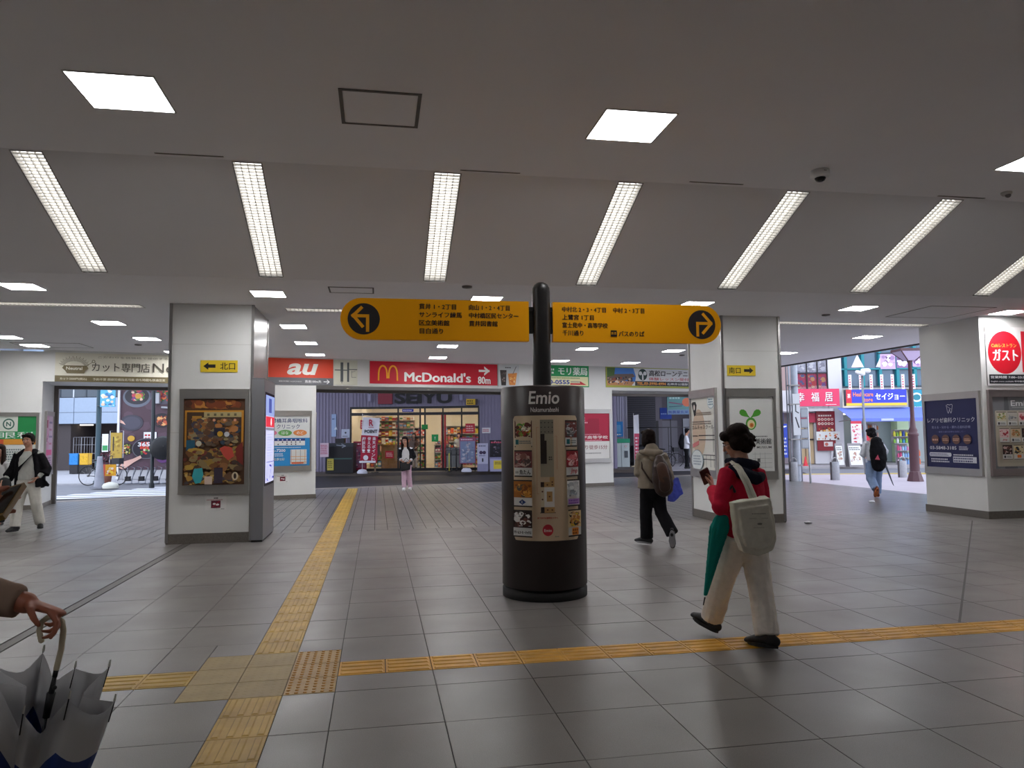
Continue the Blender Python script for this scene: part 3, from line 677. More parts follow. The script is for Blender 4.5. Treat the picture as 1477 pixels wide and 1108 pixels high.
# --- right pillar front: museum poster
def dr(p, a, b_, c, e):
    wd, h = b_-a, e-c; m_ = a+wd*.48
    p.rect(a, b_, c, e, '#dcdddb'); G = '#4a9a2c'; zt = e-h*.27
    for sgn in (-1, 1):
        p.poly([(m_+sgn*x, zt+z) for x, z in ((.0, -.02), (.04, .03), (.075, .10), (.115, .125), (.16, .125), (.19, .10), (.195, .06), (.165, .025), (.12, .01), (.06, .0))], G)
    p.disc(m_+.01, zt-.115, .095, G, .105, 28); p.disc(m_+.01, zt-.125, .068, '#e9dfae', .075, 28); p.disc(m_+.02, zt-.14, .04, '#e0943a', .04, 20); p.disc(m_+.02, zt-.14, .022, '#c4622a', .022)
    p.small(m_-.05, b_-.06, c+h*.455, c+h*.48, 1, '#66686a'); p.text('練馬区立美術館', a+.06, b_-.05, c+h*.36, c+h*.44, '#2e3032', .01)
    p.text('NERIMA ART MUSEUM', a+.06, b_-.05, c+h*.305, c+h*.335, '#4a4c4e', .01); p.small(a+.06, a+wd*.4, c+h*.05, c+h*.22, 5, '#77797b')
    for i in range(4): p.line([(m_+.02, c+h*(.05+.06*i)), (b_-.05, c+h*(.05+.06*i))], .004, '#8a8c8e')
    for i in range(3): p.line([(m_+.06+.09*i, c+h*.04), (m_+.06+.09*i, c+h*.25)], .004, '#8a8c8e')
    p.rect(m_+.1, m_+.15, c+h*.12, c+h*.17, '#55585a')
poster_case(XF, 11.62, 5.78, 6.68, .73, 2.26, dr, 'white poster with a green two-leaf sprout logo in a steel case on the right pillar', rail=.14, side=.05)
def dr(p, a, b_, c, e):
    wd, h = b_-a, e-c
    p.rect(a, b_, c, e, '#dedcd4'); p.disc(a+wd*.32, c+h*.5, wd*.28, '#d0b8a0', h*.34, 30)
    p.poly([(a+.03, e-h*.07), (a+.08, e-h*.05), (a+.2, e-h*.05), (a+.25, e-h*.1), (a+.22, e-h*.17), (a+.2, e-h*.24), (a+.13, e-h*.26), (a+.08, e-h*.16)], '#1c1a1a')
    p.disc(a+.14, e-h*.13, .03, '#e6dcd0', .05)
    p.disc(b_-.15, e-h*.06, .14, '#6aa0b8', .13, 28); p.disc(b_-.15, e-h*.06, .132, '#e4eaea', .122, 28); p.small(b_-.24, b_-.05, e-h*.12, e-h*.02, 3, '#4a7a90')
    p.small(a+.2, b_-.05, e-h*.25, e-h*.2, 2, '#8a7a6c'); p.small(a+.05, b_-.05, c+h*.62, c+h*.68, 2, '#77706a')
    p.text('カルチャスクール', a+.04, b_-.05, c+h*.555, c+h*.615, '#4a4440', .01); p.small(a+.06, a+.3, c+h*.45, c+h*.48, 1, '#554c48')
    p.poly([(a+.05, c+h*.29), (a+.32, c+h*.34), (a+.32, c+h*.4), (a+.05, c+h*.35)], '#d07a7a')
    for i, (z, x) in enumerate(((.47, .33), (.41, .33), (.2, .5), (.14, .5))): p.line([(a+wd*x, c+h*z), (b_-.03, c+h*z)], .014, '#26262a')
    for x in (.62, .8, .94): p.line([(a+wd*x, c+h*.04), (a+wd*x, c+h*.2)], .01, '#2e2e32')
    p.line([(a+wd*.93, c+h*.25), (a+wd*.93, c+h*.55)], .012, '#2e2e32')
    p.disc(a+.24, c+h*.12, .25, '#6a90a8', .19, 30); p.disc(a+.24, c+h*.12, .24, '#dfe4e4', .18, 30); p.small(a+.08, a+.42, c+h*.05, c+h*.2, 4, '#8a9aa8')
poster_case(RW, 5.75, -12.93, -11.85, .74, 2.29, dr, 'pale school poster with a black-haired head on the side of the right pillar', rail=.14, side=.05)
# --- right wall: dental clinic, restaurant sign, shopping map
def dr(p, a, b_, c, e):
    wd, h = b_-a, e-c; m_ = (a+b_)/2; W_ = '#d8dae6'
    p.rect(a, b_, c, e, '#1d2258')
    T = [(-.05, .15), (-.045, .16), (-.02, .158), (0, .148), (.02, .158), (.045, .16), (.058, .14), (.05, .09), (.04, .03), (.025, .0), (.012, .03), (0, .07), (-.012, .03), (-.025, .0), (-.04, .03), (-.05, .09), (-.058, .14)]
    pp = [(m_-.01+x*1.2, e-h*.2+z*1.0) for x, z in T]; p.line(pp+[pp[0]], .008, W_); p.line([(m_-.06, e-h*.1), (m_+.03, e-h*.14)], .006, W_)
    p.text('レアリゼ歯科クリニック', a+.06, b_-.06, e-h*.335, e-h*.265, W_, .012)
    p.text('見える・分かる・頼れる歯科診療', a+.16, b_-.16, e-h*.425, e-h*.385, '#9aa0c8'); p.text('─最新の歯科診療を目指して─', a+.28, b_-.28, e-h*.485, e-h*.46, '#7a80b0')
    for i in range(4):
        x = a+wd*(.19+.205*i); p.disc(x, e-h*.585, .095, '#6a4a42', .085, 24); p.small(x-.07, x+.07, e-h*.61, e-h*.565, 2 if i else 1, '#d8a890', i)
    p.text('03-5848-3185', a+.1, a+wd*.6, e-h*.735, e-h*.685, W_, .01); p.small(a+wd*.65, a+wd*.82, e-h*.74, e-h*.68, 3, W_); 
    p.rrect(a+.08, a+wd*.5, e-h*.84, e-h*.78, .03, W_); p.small(a+.1, a+wd*.47, e-h*.83, e-h*.79, 2, '#4a4e80'); p.small(a+.12, a+wd*.47, e-h*.93, e-h*.86, 2, W_)
    p.rect(a+wd*.53, b_-.05, e-h*.92, e-h*.835, W_); p.small(a+wd*.54, b_-.06, e-h*.915, e-h*.84, 2, '#3a3e70'); p.small(a+wd*.54, b_-.06, e-h*.825, e-h*.79, 1, W_)
poster_case(RW, 10.32, -12.56, -11.19, .725, 2.2, dr, 'navy blue dental clinic poster with a tooth outline on the right wall', rail=.12, side=.06)
def dr(p, a, b_, c, e):
    p.rect(a, b_, c, e, '#e8e6e6'); h = e-c
    p.disc(10.79, 2.865, .335, '#d8182c', .375, 48, )
    p.text('Caféレストラン', 10.53, 11.03, 2.955, 3.02, '#f2c24a', .02); p.text('ガスト', 10.55, 11.05, 2.72, 2.92, '#f4f0f0', .05)
    p.rect(11.13, 12.4, 2.52, 3.24, '#d8283c'); pass
    p.rect(a+.03, b_-.03, c+.03, c+.19, '#24262c'); p.text('営業時間 7:00~23:30', a+.06, 11.2, c+.12, c+.165, '#e8e8ea', .015); p.text('English menu available 年中無休営業中', a+.06, 11.3, c+.05, c+.085, '#c8c8cc', .01)
board(XF, 11.15, 10.42, 12.5, 2.29, 3.31, dr, 'white restaurant sign with a big red disc above the shopping map case', 'restaurant_sign', rim='#9a9896', emit=.12)
def dr(p, a, b_, c, e):
    wd, h = b_-a, e-c
    p.rect(a, b_, c, e, '#87878c'); p.poly([(a+.25, e), (a+.32, e), (a+.45, c), (a+.2, c)], '#6c6c72')
    p.text('Emio', a+.38, a+.78, e-.16, e-.06, '#e8e8ea', .015); p.small(a+.4, a+.9, e-.19, e-.175, 1, '#d8d8da')
    p.rrect(a+.05, b_-.05, c+.04, e-.235, .03, '#c9bfae')
    cc = [['#c8b070', '#8a9a5a', '#e0d8c0'], ['#a8a8ac', '#7a7a80', '#d0c8c0'], ['#c03a4a', '#e08a90', '#f0d0d0'], ['#c88a5a', '#7a8a4a', '#e0c8a8'], ['#6a3a34', '#d8b8b0', '#3a2826'], ['#d0a050', '#3a3a3e', '#e8d8b0']]
    for r_ in range(3):
        for k in range(8):
            x = a+.08+.215*k; zt = e-.26-.285*r_; q = cc[(r_*2+k) % 6]
            p.rect(x, x+.19, zt-.245, zt, '#e4e2de'); p.rect(x, x+.19, zt-.01, zt, '#4a3a38'); p.rect(x, x+.19, zt-.16, zt-.01, q[2]); p.collage(x, x+.19, zt-.16, zt-.01, q, 18, .015, .045, r_*9+k); p.rect(x, x+.19, zt-.245, zt-.238, '#4a3a38')
            if (r_, k) == (2, 1): p.rrect(x+.06, x+.14, zt-.22, zt-.17, .01, '#e07a30')
            elif (r_, k) == (1, 0): p.text('Jmp', x+.05, x+.14, zt-.215, zt-.18, '#c2283a', .02, .15)
            else: p.rect(x+.02, x+.055, zt-.22, zt-.18, '#3a3a3e'); p.small(x+.07, x+.175, zt-.22, zt-.18, 2, '#6a6a6e')
poster_case(XF, 11.15, 10.40, 12.4, .73, 2.21, dr, 'grey shopping floor guide with rows of food pictures in a pinkish steel case', rail=.12, side=.07, fc_='#b5a8a8')
# --- back facade banners, left to right; unlit, a faint glow is put into the print
def dr(p, a, b_, c, e):
    wd, h = b_-a, e-c
    p.rect(a, b_, c, e, '#e0dccc'); p.rect(a, b_, c, c+.14, '#6b5f3e')
    p.text('カット2500円(税込)', a+.1, a+.63, c+.035, c+.095, '#e8e2cc', .015); p.text('予約不要 顔剃完備指名可能 待ち時間も快適営業', a+.75, a+2.25, c+.035, c+.095, '#d8d2bc', .01); p.text('年中無休 20時まで営業', a+2.5, a+3.6, c+.035, c+.095, '#d8d2bc', .01)
    cx, cz = a+.38, c+.33
    for i in range(25):
        t = R(8+i*6.8); p.line([(cx+.2*math.cos(t), cz+.02+.12*math.sin(t)), (cx+(.28+.03*(i % 2))*math.cos(t), cz+.02+(.2+.03*(i % 2))*math.sin(t))], .009, '#6b5f3e')
    p.poly([(cx-.24, cz-.02), (cx-.2, cz+.04), (cx+.24, cz+.04), (cx+.28, cz-.02), (cx+.22, cz-.08), (cx+.2, cz-.14), (cx-.14, cz-.14), (cx-.18, cz-.08)], '#6b5f3e'); p.text('Neutral', cx-.16, cx+.16, cz-.06, cz+.01, '#e0dccc', .02)
    p.line([(cx+.26, cz+.05), (cx+.36, cz+.12)], .01, '#6b5f3e'); p.disc(cx+.38, cz+.14, .035, '#6b5f3e'); p.disc(cx+.38, cz+.14, .022, '#e0dccc'); p.disc(cx+.39, cz+.03, .035, '#6b5f3e'); p.disc(cx+.39, cz+.03, .022, '#e0dccc')
    p.text('カット専門店', a+.73, a+1.92, c+.24, c+.45, '#4a4438', .012); p.text('Neutral', a+1.98, a+3.1, c+.24, c+.46, '#4a4438', .004)
    p.text('こだわりを低価格で提供するこだわり理容', a+.85, a+3.0, e-.115, e-.065, '#8a8470')
board(FAC, 0, .93, 5.1, 2.83, 3.49, dr, 'cream hair cutting shop banner with a sunburst emblem over the left exit', emit=.02)
def dr(p, a, b_, c, e):
    p.rect(a, b_, c+.185, e, '#d8452a'); p.rect(a, b_, c, c+.185, '#6d6d72')
    p.text('au', 5.92, 6.62, c+.255, c+.545, '#f2efe8', .03, .3, 4)
    p.text('練馬中村橋店', 5.75, 6.0, c+.07, c+.11, '#d8d8da'); p.text('NAKAMURABASHI', 6.02, 6.3, c+.07, c+.105, '#c8c8ca'); p.text('直進100m先', 6.38, 6.78, c+.06, c+.125, '#eeeeef', .015)
    p.line([(6.85, c+.09), (6.98, c+.09)], .02, '#f4f4f4'); p.line([(6.93, c+.135), (6.98, c+.09), (6.93, c+.045)], .02, '#f4f4f4')
board(FAC, 0, 5.15, 7.08, 2.84, 3.51, dr, 'orange and grey phone shop banner with a hundred metre arrow', emit=.10)
def dr(p, a, b_, c, e):
    p.rect(a, b_, c, e, '#d9d8c8'); m_ = (a+b_)/2
    for x, wd in ((m_-.1, .07), (m_+.06, .05)): p.rect(x-wd/2, x+wd/2, c+.08, e-.06, '#5c6264')
    for i in range(5): p.rect(m_-.115, m_-.085, c+.04+.02*i, c+.05+.02*i, '#5c6264')
    p.line([(a+.03, m_*0+c+.38), (m_+.02, c+.38)], .025, '#5c6264'); p.line([(m_+.06, c+.4), (b_-.02, c+.4)], .02, '#5c6264')
    p.line([(m_+.15, c+.36), (m_+.15, c+.2), (b_-.04, c+.2)], .008, '#5c6264'); p.line([(m_+.15, c+.33), (b_-.06, c+.36)], .008, '#5c6264')
board(FAC, 0, 7.10, 7.70, 2.86, 3.50, dr, 'pale square banner with thick grey strokes between the orange and red banners', emit=.03)
def dr(p, a, b_, c, e):
    p.rect(a, b_, c, e, '#c3122b')
    Y_ = '#f0a81e'; cx, z0 = 8.5, c+.1
    for sgn in (-1, 1):
        pts = []
        for i in range(13):
            t = i/12; ang_ = math.pi*t; pts.append((cx+sgn*(.135-.115*math.cos(ang_)-.0), z0+.37*math.sin(ang_)**.55+(0 if sgn > 0 else 0)))
        pts = [(cx+sgn*.02, z0+.06)]+pts[1:]
        p.line(pts, .04, Y_)
    p.heavy("McDonald's", 8.95, 10.8, c+.07, c+.32, '#f4f1ee', .013, res=3)
    p.line([(11.07, c+.4), (11.33, c+.4)], .06, '#f4f1ee'); p.poly([(11.2, c+.53), (11.37, c+.4), (11.2, c+.27), (11.2, c+.33), (11.28, c+.4), (11.2, c+.47)], '#f4f1ee')
    p.heavy('80m', 11.02, 11.38, c+.04, c+.24, '#f4f1ee', .007)
board(FAC, 0, 8.02, 11.6, 2.91, 3.50, dr, 'red burger restaurant banner with yellow arches over the supermarket view', emit=.12)
def dr(p, a, b_, c, e):
    p.rect(a, b_, c, e, '#cfd2d4'); p.poly([(a+.06, e-.15), (a+.26, e-.15), (a+.24, c+.03), (a+.1, c+.03)], '#2e2420'); p.collage(a+.08, a+.25, c+.05, e-.2, ['#4a3a34', '#8a7a74', '#1e1614'], 18, .015, .04, 3); p.small(a+.22, a+.42, e-.1, e-.05, 1, '#3a3a3a')
    p.poly([(a+.3, e-.25), (a+.58, e-.22), (a+.52, c+.04), (a+.34, c+.04)], '#e08a2e'); p.collage(a+.32, a+.55, c+.08, e-.28, ['#f0b45a', '#d06a1a', '#f6e0b0'], 18, .015, .04, 4); p.line([(a+.45, e-.25), (a+.55, e-.05)], .015, '#2a2a2a')
board(FAC, 0, 11.62, 12.26, 2.89, 3.50, dr, 'small banner of a cola and an orange drink beside the red banner', emit=.05)
def dr(p, a, b_, c, e):
    p.rect(a, b_, c, e, '#1e9a58'); p.rect(a+.03, b_-.03, c+.03, c+.30, '#e8e6b8'); p.text('モリ薬局', 13.5, 14.44, c+.34, c+.57, '#e9f2ea', .045)
    p.small(12.8, 13.45, c+.36, c+.55, 2, '#e9f2ea'); p.small(a+.05, b_-.08, c+.235, c+.285, 1, '#6a9a5a')
    p.text('3990-0555', 12.85, 13.86, c+.07, c+.2, '#1d3f9a', .03); p.small(13.9, 14.3, c+.13, c+.17, 1, '#333366')
    p.poly([(13.88, c+.06), (13.88, c+.11), (14.2, c+.11), (14.2, c+.17), (14.42, c+.06)], '#c8202c')
board(FAC, 0, 12.7, 14.5, 2.91, 3.54, dr, 'green and cream pharmacy banner partly behind the kiosk pole', emit=.05)
def dr(p, a, b_, c, e):
    p.rect(a, b_, c, e, '#a8ac44'); p.rect(a+.04, b_-.04, c+.06, e-.05, '#e0e2e4')
    x1 = a+.04; p.poly([(x1, c+.06), (x1+.82, c+.06), (x1+.98, c+.2), (x1+1.0, c+.34), (x1+.92, e-.05), (x1, e-.05)], '#3f7ac8')
    p.poly([(x1, c+.06), (x1+.85, c+.06), (x1+.95, c+.18), (x1, c+.22)], '#c08858'); p.poly([(x1, c+.2), (x1+.6, c+.2), (x1+.97, c+.34), (x1+.9, c+.42), (x1+.3, c+.4), (x1, c+.36)], '#6a5a54')
    p.poly([(x1, c+.3), (x1, e-.05), (x1+.28, e-.05), (x1+.25, c+.36)], '#4a6a34'); p.collage(x1, x1+.9, c+.08, c+.36, ['#3a2e2a', '#9a4a34', '#c8a088', '#2a3a5a', '#d8c8b8'], 40, .02, .06, 6)
    p.disc(a+1.28, c+.4, .16, '#1f3a36', .175, 28); p.disc(a+1.2, c+.44, .06, '#e0e2e4'); p.disc(a+1.36, c+.44, .06, '#e0e2e4'); p.rect(a+1.255, a+1.305, c+.24, c+.42, '#e0e2e4')
    p.text('高松ローンテニスクラブ', a+1.5, a+3.75, c+.36, c+.54, '#26242e', .04, .12); p.text('体験レッスン受付中!初心者', a+1.5, a+3.75, c+.23, c+.32, '#c8404a', .02)
    p.rect(a+1.0, b_-.04, c+.06, c+.2, '#2c2a2c'); p.text('TEL.03-3990-4994', a+1.06, a+2.1, c+.085, c+.175, '#f0a040', .03, .1); p.text('石神井公園駅より徒歩圏内', a+2.15, a+3.7, c+.09, c+.165, '#e8e8e8', .015)
board(FAC, 0, 15.07, 19.0, 2.92, 3.56, dr, 'lawn tennis club banner with a blue sky photo over the right passage', emit=.05)
# --- back facade poster cases
def dr(p, a, b_, c, e):
    wd, h = b_-a, e-c
    p.rect(a, b_, c, e, '#e6e8e4'); p.rect(b_-.35, b_, e-.33, e, '#1f8a4a'); p.rect(a, b_-.35, e-.33, e, '#dfe4da'); p.disc(b_-.52, e-.17, .11, '#3a6a5a', .12, 24); p.disc(b_-.52, e-.17, .085, '#dfe4da', .09, 24); p.text('N', b_-.565, b_-.475, e-.22, e-.12, '#3a6a5a', .03)
    p.rect(a, b_, e-.5, e-.33, '#2a9a5a'); p.text('中村橋眼科', a+.05, b_-.02, e-.485, e-.345, '#f0f4f0', .015)
    for i, h_ in enumerate(('#3a8ac8', '#d85a3a', '#e09a3a')): p.rect(a+wd*i/3, a+wd*(i+1)/3, e-.62, e-.5, h_)
    p.small(a+.05, b_-.05, c+.1, e-.7, 9, '#7a8a8a')
poster_case(FAC, 0, -1.25, .66, .70, 2.13, dr, 'green and white eye clinic poster on the far left wall behind the walking man', rail=.08, side=.05)
F2 = Frame(FAC(.70, 0), R(12.4+90))      # inner side of the left opening
def dr(p, a, b_, c, e):
    wd, h = b_-a, e-c
    p.rect(a, b_, c, e, '#dcaac8'); p.rect(a+wd*.45, b_, c, e, '#d8c0d4'); p.text('1', a+wd*.12, a+wd*.3, e-h*.22, e-h*.08, '#a83a5a', .03)
    for i in range(5): p.small(a+wd*.5, b_-wd*.1, e-h*(.1+.13*i)-.06, e-h*(.1+.13*i)+.02, 1, ('#6a5a9a', '#c05a8a')[i % 2], i)
    p.rect(a+.05, b_-.1, c+h*.28, c+h*.38, '#e0609a'); p.small(a+.05, b_-.05, c+.05, c+h*.25, 5, '#8a6a8a'); p.collage(a+.02, a+wd*.4, c+h*.42, e-h*.3, ['#c87aa0', '#e8d0dc', '#a8689a'], 14, .03, .07, 8)
poster_case(F2, -.001, .35, 1.28, .72, 2.18, dr, 'pink poster in a steel case inside the left exit', rail=.10, side=.04)
def dr(p, a, b_, c, e):
    wd, h = b_-a, e-c; zb = c+h*.56
    p.rect(a, b_, c, e, '#dfe2e2'); p.rect(a, b_, c, zb, '#2a8fd0')
    p.text('中村橋耳鼻咽喉科', a+.0, b_-.06, e-.17, e-.06, '#24366e', .012); p.text('クリニック', a+.25, b_-.25, e-.32, e-.21, '#24366e', .012)
    for i, (h_, tx) in enumerate((('#e0789a', 'みみ'), ('#6aaa5a', 'はな'), ('#e08a4a', 'のど'))): x = a+.09+.36*i; p.disc(x, e-.42, .165, h_, .075, 24); p.text(tx, x-.08, x+.08, e-.46, e-.38, '#f2f2f0', .02)
    p.rect(a, b_-.12, zb-.19, zb-.02, '#e8eaec'); p.rect(a, b_-.12, zb-.075, zb-.02, '#243a86')
    for i in range(8):
        x = a+.06+.105*i; p.rect(x, x+.03, zb-.06, zb-.035, '#e8eaf4')
        if i > 2: p.disc(x+.015, zb-.105, .016, '#222644'); 
        if i in (2, 4, 5, 6): p.disc(x+.015, zb-.16, .016, '#222644')
    p.small(a+.02, b_-.1, zb-.25, zb-.22, 1, '#dfe8f0'); p.text('3926-7200', a, a+.46, zb-.345, zb-.275, '#f2f4f6', .02); p.small(a+.02, a+.45, zb-.46, zb-.37, 2, '#d8e4f0')
    p.rect(a, a+.12, zb-.53, zb-.49, '#f0d050'); p.text('徒歩2分', a+.16, a+.44, zb-.56, zb-.49, '#f2f2d8', .015)
    p.rect(b_-.47, b_-.08, c+.04, zb-.29, '#dfe0dc')
    for i in range(4): p.line([(b_-.45+.11*i, c+.05), (b_-.45+.11*i, zb-.3)], .012, '#c8a080' if i % 2 else '#9aa0a8')
    for i in range(3): p.line([(b_-.46, c+.09+.07*i), (b_-.09, c+.09+.07*i)], .012, '#e0a060')
    p.rect(b_-.44, b_-.15, c+.05, c+.085, '#d0603a')
poster_case(FAC, 0, 5.42, 6.55, .69, 2.19, dr, 'white and sky blue ear nose throat clinic poster on the back pillar', rail=.13, side=.04)
F3 = Frame(FAC(6.66, 0), R(12.4+90))
def dr(p, a, b_, c, e):
    p.rect(a, b_, c, e, '#7d6f74'); p.collage(a, b_, c, e, ['#a89aa0', '#5c5054', '#8a5a64', '#c8c0c0'], 20, .05, .15, 9); p.rect(a+.1, b_-.1, e-.2, e-.08, '#5a4450')
poster_case(F3, -.001, .25, 1.15, .72, 2.16, dr, 'dim grey-pink poster on the inner side of the back pillar', rail=.1, side=.05)
def dr(p, a, b_, c, e):
    wd, h = b_-a, e-c; zb = c+h*.38
    p.rect(a, b_, c, e, '#e3e2e0'); p.rect(a, b_, zb, e, '#b0173e'); p.poly([(a+wd*.35, zb+.2), (a+wd*.8, zb+.2), (a+wd*.8, e-.15), (a+wd*.6, e-.15)], '#9c1438')
    p.small(a+wd*.3, a+wd*.62, e-.3, e-.1, 3, '#e8b8c4', 3, .6); p.small(a+.05, b_-.1, zb+.19, zb+.22, 1, '#e8b8c4')
    p.text('富士見丘学高等学校', a+.1, b_-.06, zb+.07, zb+.165, '#f2eef0', .02); p.small(a+.05, b_-.05, zb+.015, zb+.045, 1, '#e8b8c4')
    p.text('中村橋駅より徒歩15分', a+.1, b_-.08, c+h*.2, c+h*.3, '#a0666a', .01); p.small(a+.1, b_-.1, c+h*.1, c+h*.14, 1, '#9a9a9a')
poster_case(FAC, 0, 13.4, 15.2, .70, 2.26, dr, 'crimson and white school poster on the back pillar right of the kiosk', rail=.12, side=.05)
# --- digital advertising screen on the left pillar
t = thing('advertising_screen', 'tall grey advertising screen cabinet on the side of the left pillar', 'screen', (-1.79, 11.42, 0))
CA_ = mat('#8d8d92', .4, .5)
b = MB(); b.box(.0, .175, 0, 1.16, .03, 2.38, CA_); b.box(0, .175, 0, 1.16, 2.38, 2.40, mat('#77777c', .4)); b.box(.01, .165, .02, 1.14, 0, .03, BLACK); b.box(.172, .182, .10, 1.06, .80, 2.2, mat('#18181c', .2)); b.build('cabinet', t)
p = Print(-.0, 0, 0, emit=1.0); a, c = .13, 1.03
p.rect(a, c, .84, 2.16, '#c9cbe8'); p.rect(a, c, 1.85, 2.16, '#8fa0d8'); p.rect(a+.3, a+.6, 1.9, 2.12, '#3a4a9a'); p.rect(a, c, 1.68, 1.84, '#d8283c'); p.disc(a+.55, 1.76, .06, '#f0f0f4'); p.rect(a, c, 1.63, 1.67, '#7a7a8a')
for i in range(9): p.rect(a+.06, c-.06-(i % 3)*.1, 1.56-.04*i, 1.575-.04*i, '#a8aac8')
p.line([(a+.1, 1.1), (a+.1, .9), (a+.2, .87)], .03, '#3a3a9a'); p.line([(a+.35, 1.1), (a+.55, 1.08), (a+.4, .9)], .03, '#3a3a9a'); p.line([(a+.7, 1.1), (a+.65, .9), (a+.8, .9)], .03, '#3a3a9a'); p.line([(a, 1.15), (c, 1.15)], .01, '#4a4a9a')
o = p.build(t, 'screen', 'lit screen'); o.location = (.1825, 0, 0); o.rotation_euler = (0, 0, R(90))

# ================================================================ PEOPLE
V = Vector
def remesh(mb, name, parent, voxel, m, smooth=4, label=None, bump=None):
    """join overlapping shapes into one continuous skin"""
    me = mb.mesh('raw'); o = bpy.data.objects.new('raw', me); COL.objects.link(o)
    q = o.modifiers.new('r', 'REMESH'); q.mode = 'VOXEL'; q.voxel_size = voxel; q.use_smooth_shade = True
    if smooth: q = o.modifiers.new('s', 'SMOOTH'); q.factor = .5; q.iterations = smooth
    if bump:
        tx = bpy.data.textures.new('fold', 'CLOUDS'); tx.noise_scale = bump[0]; q = o.modifiers.new('d', 'DISPLACE'); q.texture = tx; q.strength = bump[1]; q.mid_level = .5; q.texture_coords = 'LOCAL'
    dg = bpy.context.evaluated_depsgraph_get(); dg.update(); ev = o.evaluated_get(dg)
    nm = bpy.data.meshes.new_from_object(ev); nm.name = name; bpy.data.objects.remove(o)
    nm.materials.clear(); nm.materials.append(m)
    for p in nm.polygons: p.material_index = 0; p.use_smooth = True
    return link(bpy.data.objects.new(name, nm), parent, label)
def basis(f, tilt=0.0):
    """head/torso axes: right, forward, up (as matrix columns x=right, y=forward, z=up)"""
    f = V((f[0], f[1], 0)).normalized(); u = V((0, 0, 1)); r = f.cross(u)
    M = Matrix((r, f, u)).transposed()
    return M @ Matrix.Rotation(tilt, 3, 'X')
def hand(mb, wrist, d, pn, side, m, curl=.6, s=1.0, spread=.05, curls=None, thumb=.6):
    """wrist point, d finger direction, pn palm normal (fingers curl towards it), side = towards thumb"""
    d = V(d).normalized(); pn = V(pn); pn = (pn-d*pn.dot(d)).normalized(); sd = V(side); sd = (sd-d*sd.dot(d)-pn*sd.dot(pn)).normalized(); W = V(wrist)
    L = [.042, .047, .043, .034]; off = [.030, .010, -.010, -.028]; bl = [.086, .090, .086, .078]
    mb.tube([W-d*.01*s, W+d*.045*s, W+d*.085*s], [(.026*s, .018*s), (.036*s, .015*s), (.038*s, .012*s)], m, 10, side=sd, dome=True)
    for k in range(4):
        c = curls[k] if curls else curl; b = W+d*bl[k]*s+sd*off[k]*s; pts = [W+d*.04*s+sd*off[k]*.7*s, b]; dirv = (d+sd*spread*(off[k]/.03)).normalized(); a = 0
        for j, ln in enumerate((L[k], L[k]*.65, L[k]*.5)):
            a += c*(.9, 1.15, .8)[j]; v_ = dirv*math.cos(a)+pn*math.sin(a); pts.append(pts[-1]+v_*ln*s)
        mb.tube(pts, [.009*s, .0098*s, .0088*s, .008*s, .0062*s], m, 8, dome=True)
    b = W+d*.02*s+sd*.022*s; v1 = (d*.7+sd*.8+pn*.25).normalized(); v2 = (d*.9+sd*(.5-thumb*.6)+pn*thumb).normalized(); v3 = (d*.9-sd*thumb*.5+pn*thumb*.8).normalized()
    mb.tube([b-v1*.01*s, b+v1*.038*s, b+v1*.038*s+v2*.03*s, b+v1*.038*s+v2*.03*s+v3*.022*s], [.014*s, .0115*s, .010*s, .0075*s], m, 8, dome=True)
def head(mb, c, f, m, s=1.0, tilt=0.0):
    B = basis(f, tilt); c = V(c)
    def P(x, y, z): return c+B @ V((x*s, y*s, z*s))
    mb.ball(P(0, -.008, .028), (.074*s, .092*s, .088*s), m, B, 16, 12)     # skull
    mb.ball(P(0, .022, -.03), (.060*s, .066*s, .080*s), m, B, 14, 10)      # face
    mb.ball(P(0, .048, -.085), (.030*s, .028*s, .026*s), m, B, 10, 8)      # chin
    mb.ball(P(0, .052, .045), (.050*s, .030*s, .040*s), m, B, 10, 8)       # forehead
    for q in (-1, 1):
        mb.ball(P(q*.034, .060, -.022), (.024*s, .022*s, .022*s), m, B, 8, 6)   # cheeks
        mb.ball(P(q*.073, -.004, -.012), (.008*s, .018*s, .030*s), m, B, 8, 6)  # ears
        mb.ball(P(q*.030, .078, .022), (.018*s, .010*s, .008*s), m, B, 8, 6)    # brows
    mb.tube([P(0, .082, .012), P(0, .098, -.018), P(0, .102, -.028)], [.008*s, .011*s, .013*s], m, 8, dome=True)
    mb.ball(P(0, .082, -.056), (.020*s, .010*s, .009*s), m, B, 8, 6)
    return P, B
def face(par, P, B, s=1.0, mouth='#9a4a42', smile=False):
    for q in (-1, 1):
        b = MB(); b.ball(P(q*.029, .083, .004), (.0125*s, .005*s, .0065*s), mat('#e6e0da', .3), B, 10, 6); b.ball(P(q*.029, .087, .004), (.0062*s, .0035*s, .0062*s), mat('#1e1614', .2), B, 8, 6); b.build('eye', par)
        b = MB(); b.tube([P(q*.016, .091, .021), P(q*.032, .0895, .026), P(q*.045, .080, .021)], .0032*s, mat('#241a16', .8), 6, dome=True); b.build('eyebrow', par)
    b = MB(); dz = -.003 if smile else 0
    b.tube([P(-.022, .084, -.055-dz*2), P(-.01, .0915, -.058), P(0, .0935, -.059+dz), P(.01, .0915, -.058), P(.022, .084, -.055-dz*2)], [.003*s, .0045*s, .005*s, .0045*s, .003*s], mat(mouth, .45), 8, dome=True); b.build('mouth', par)
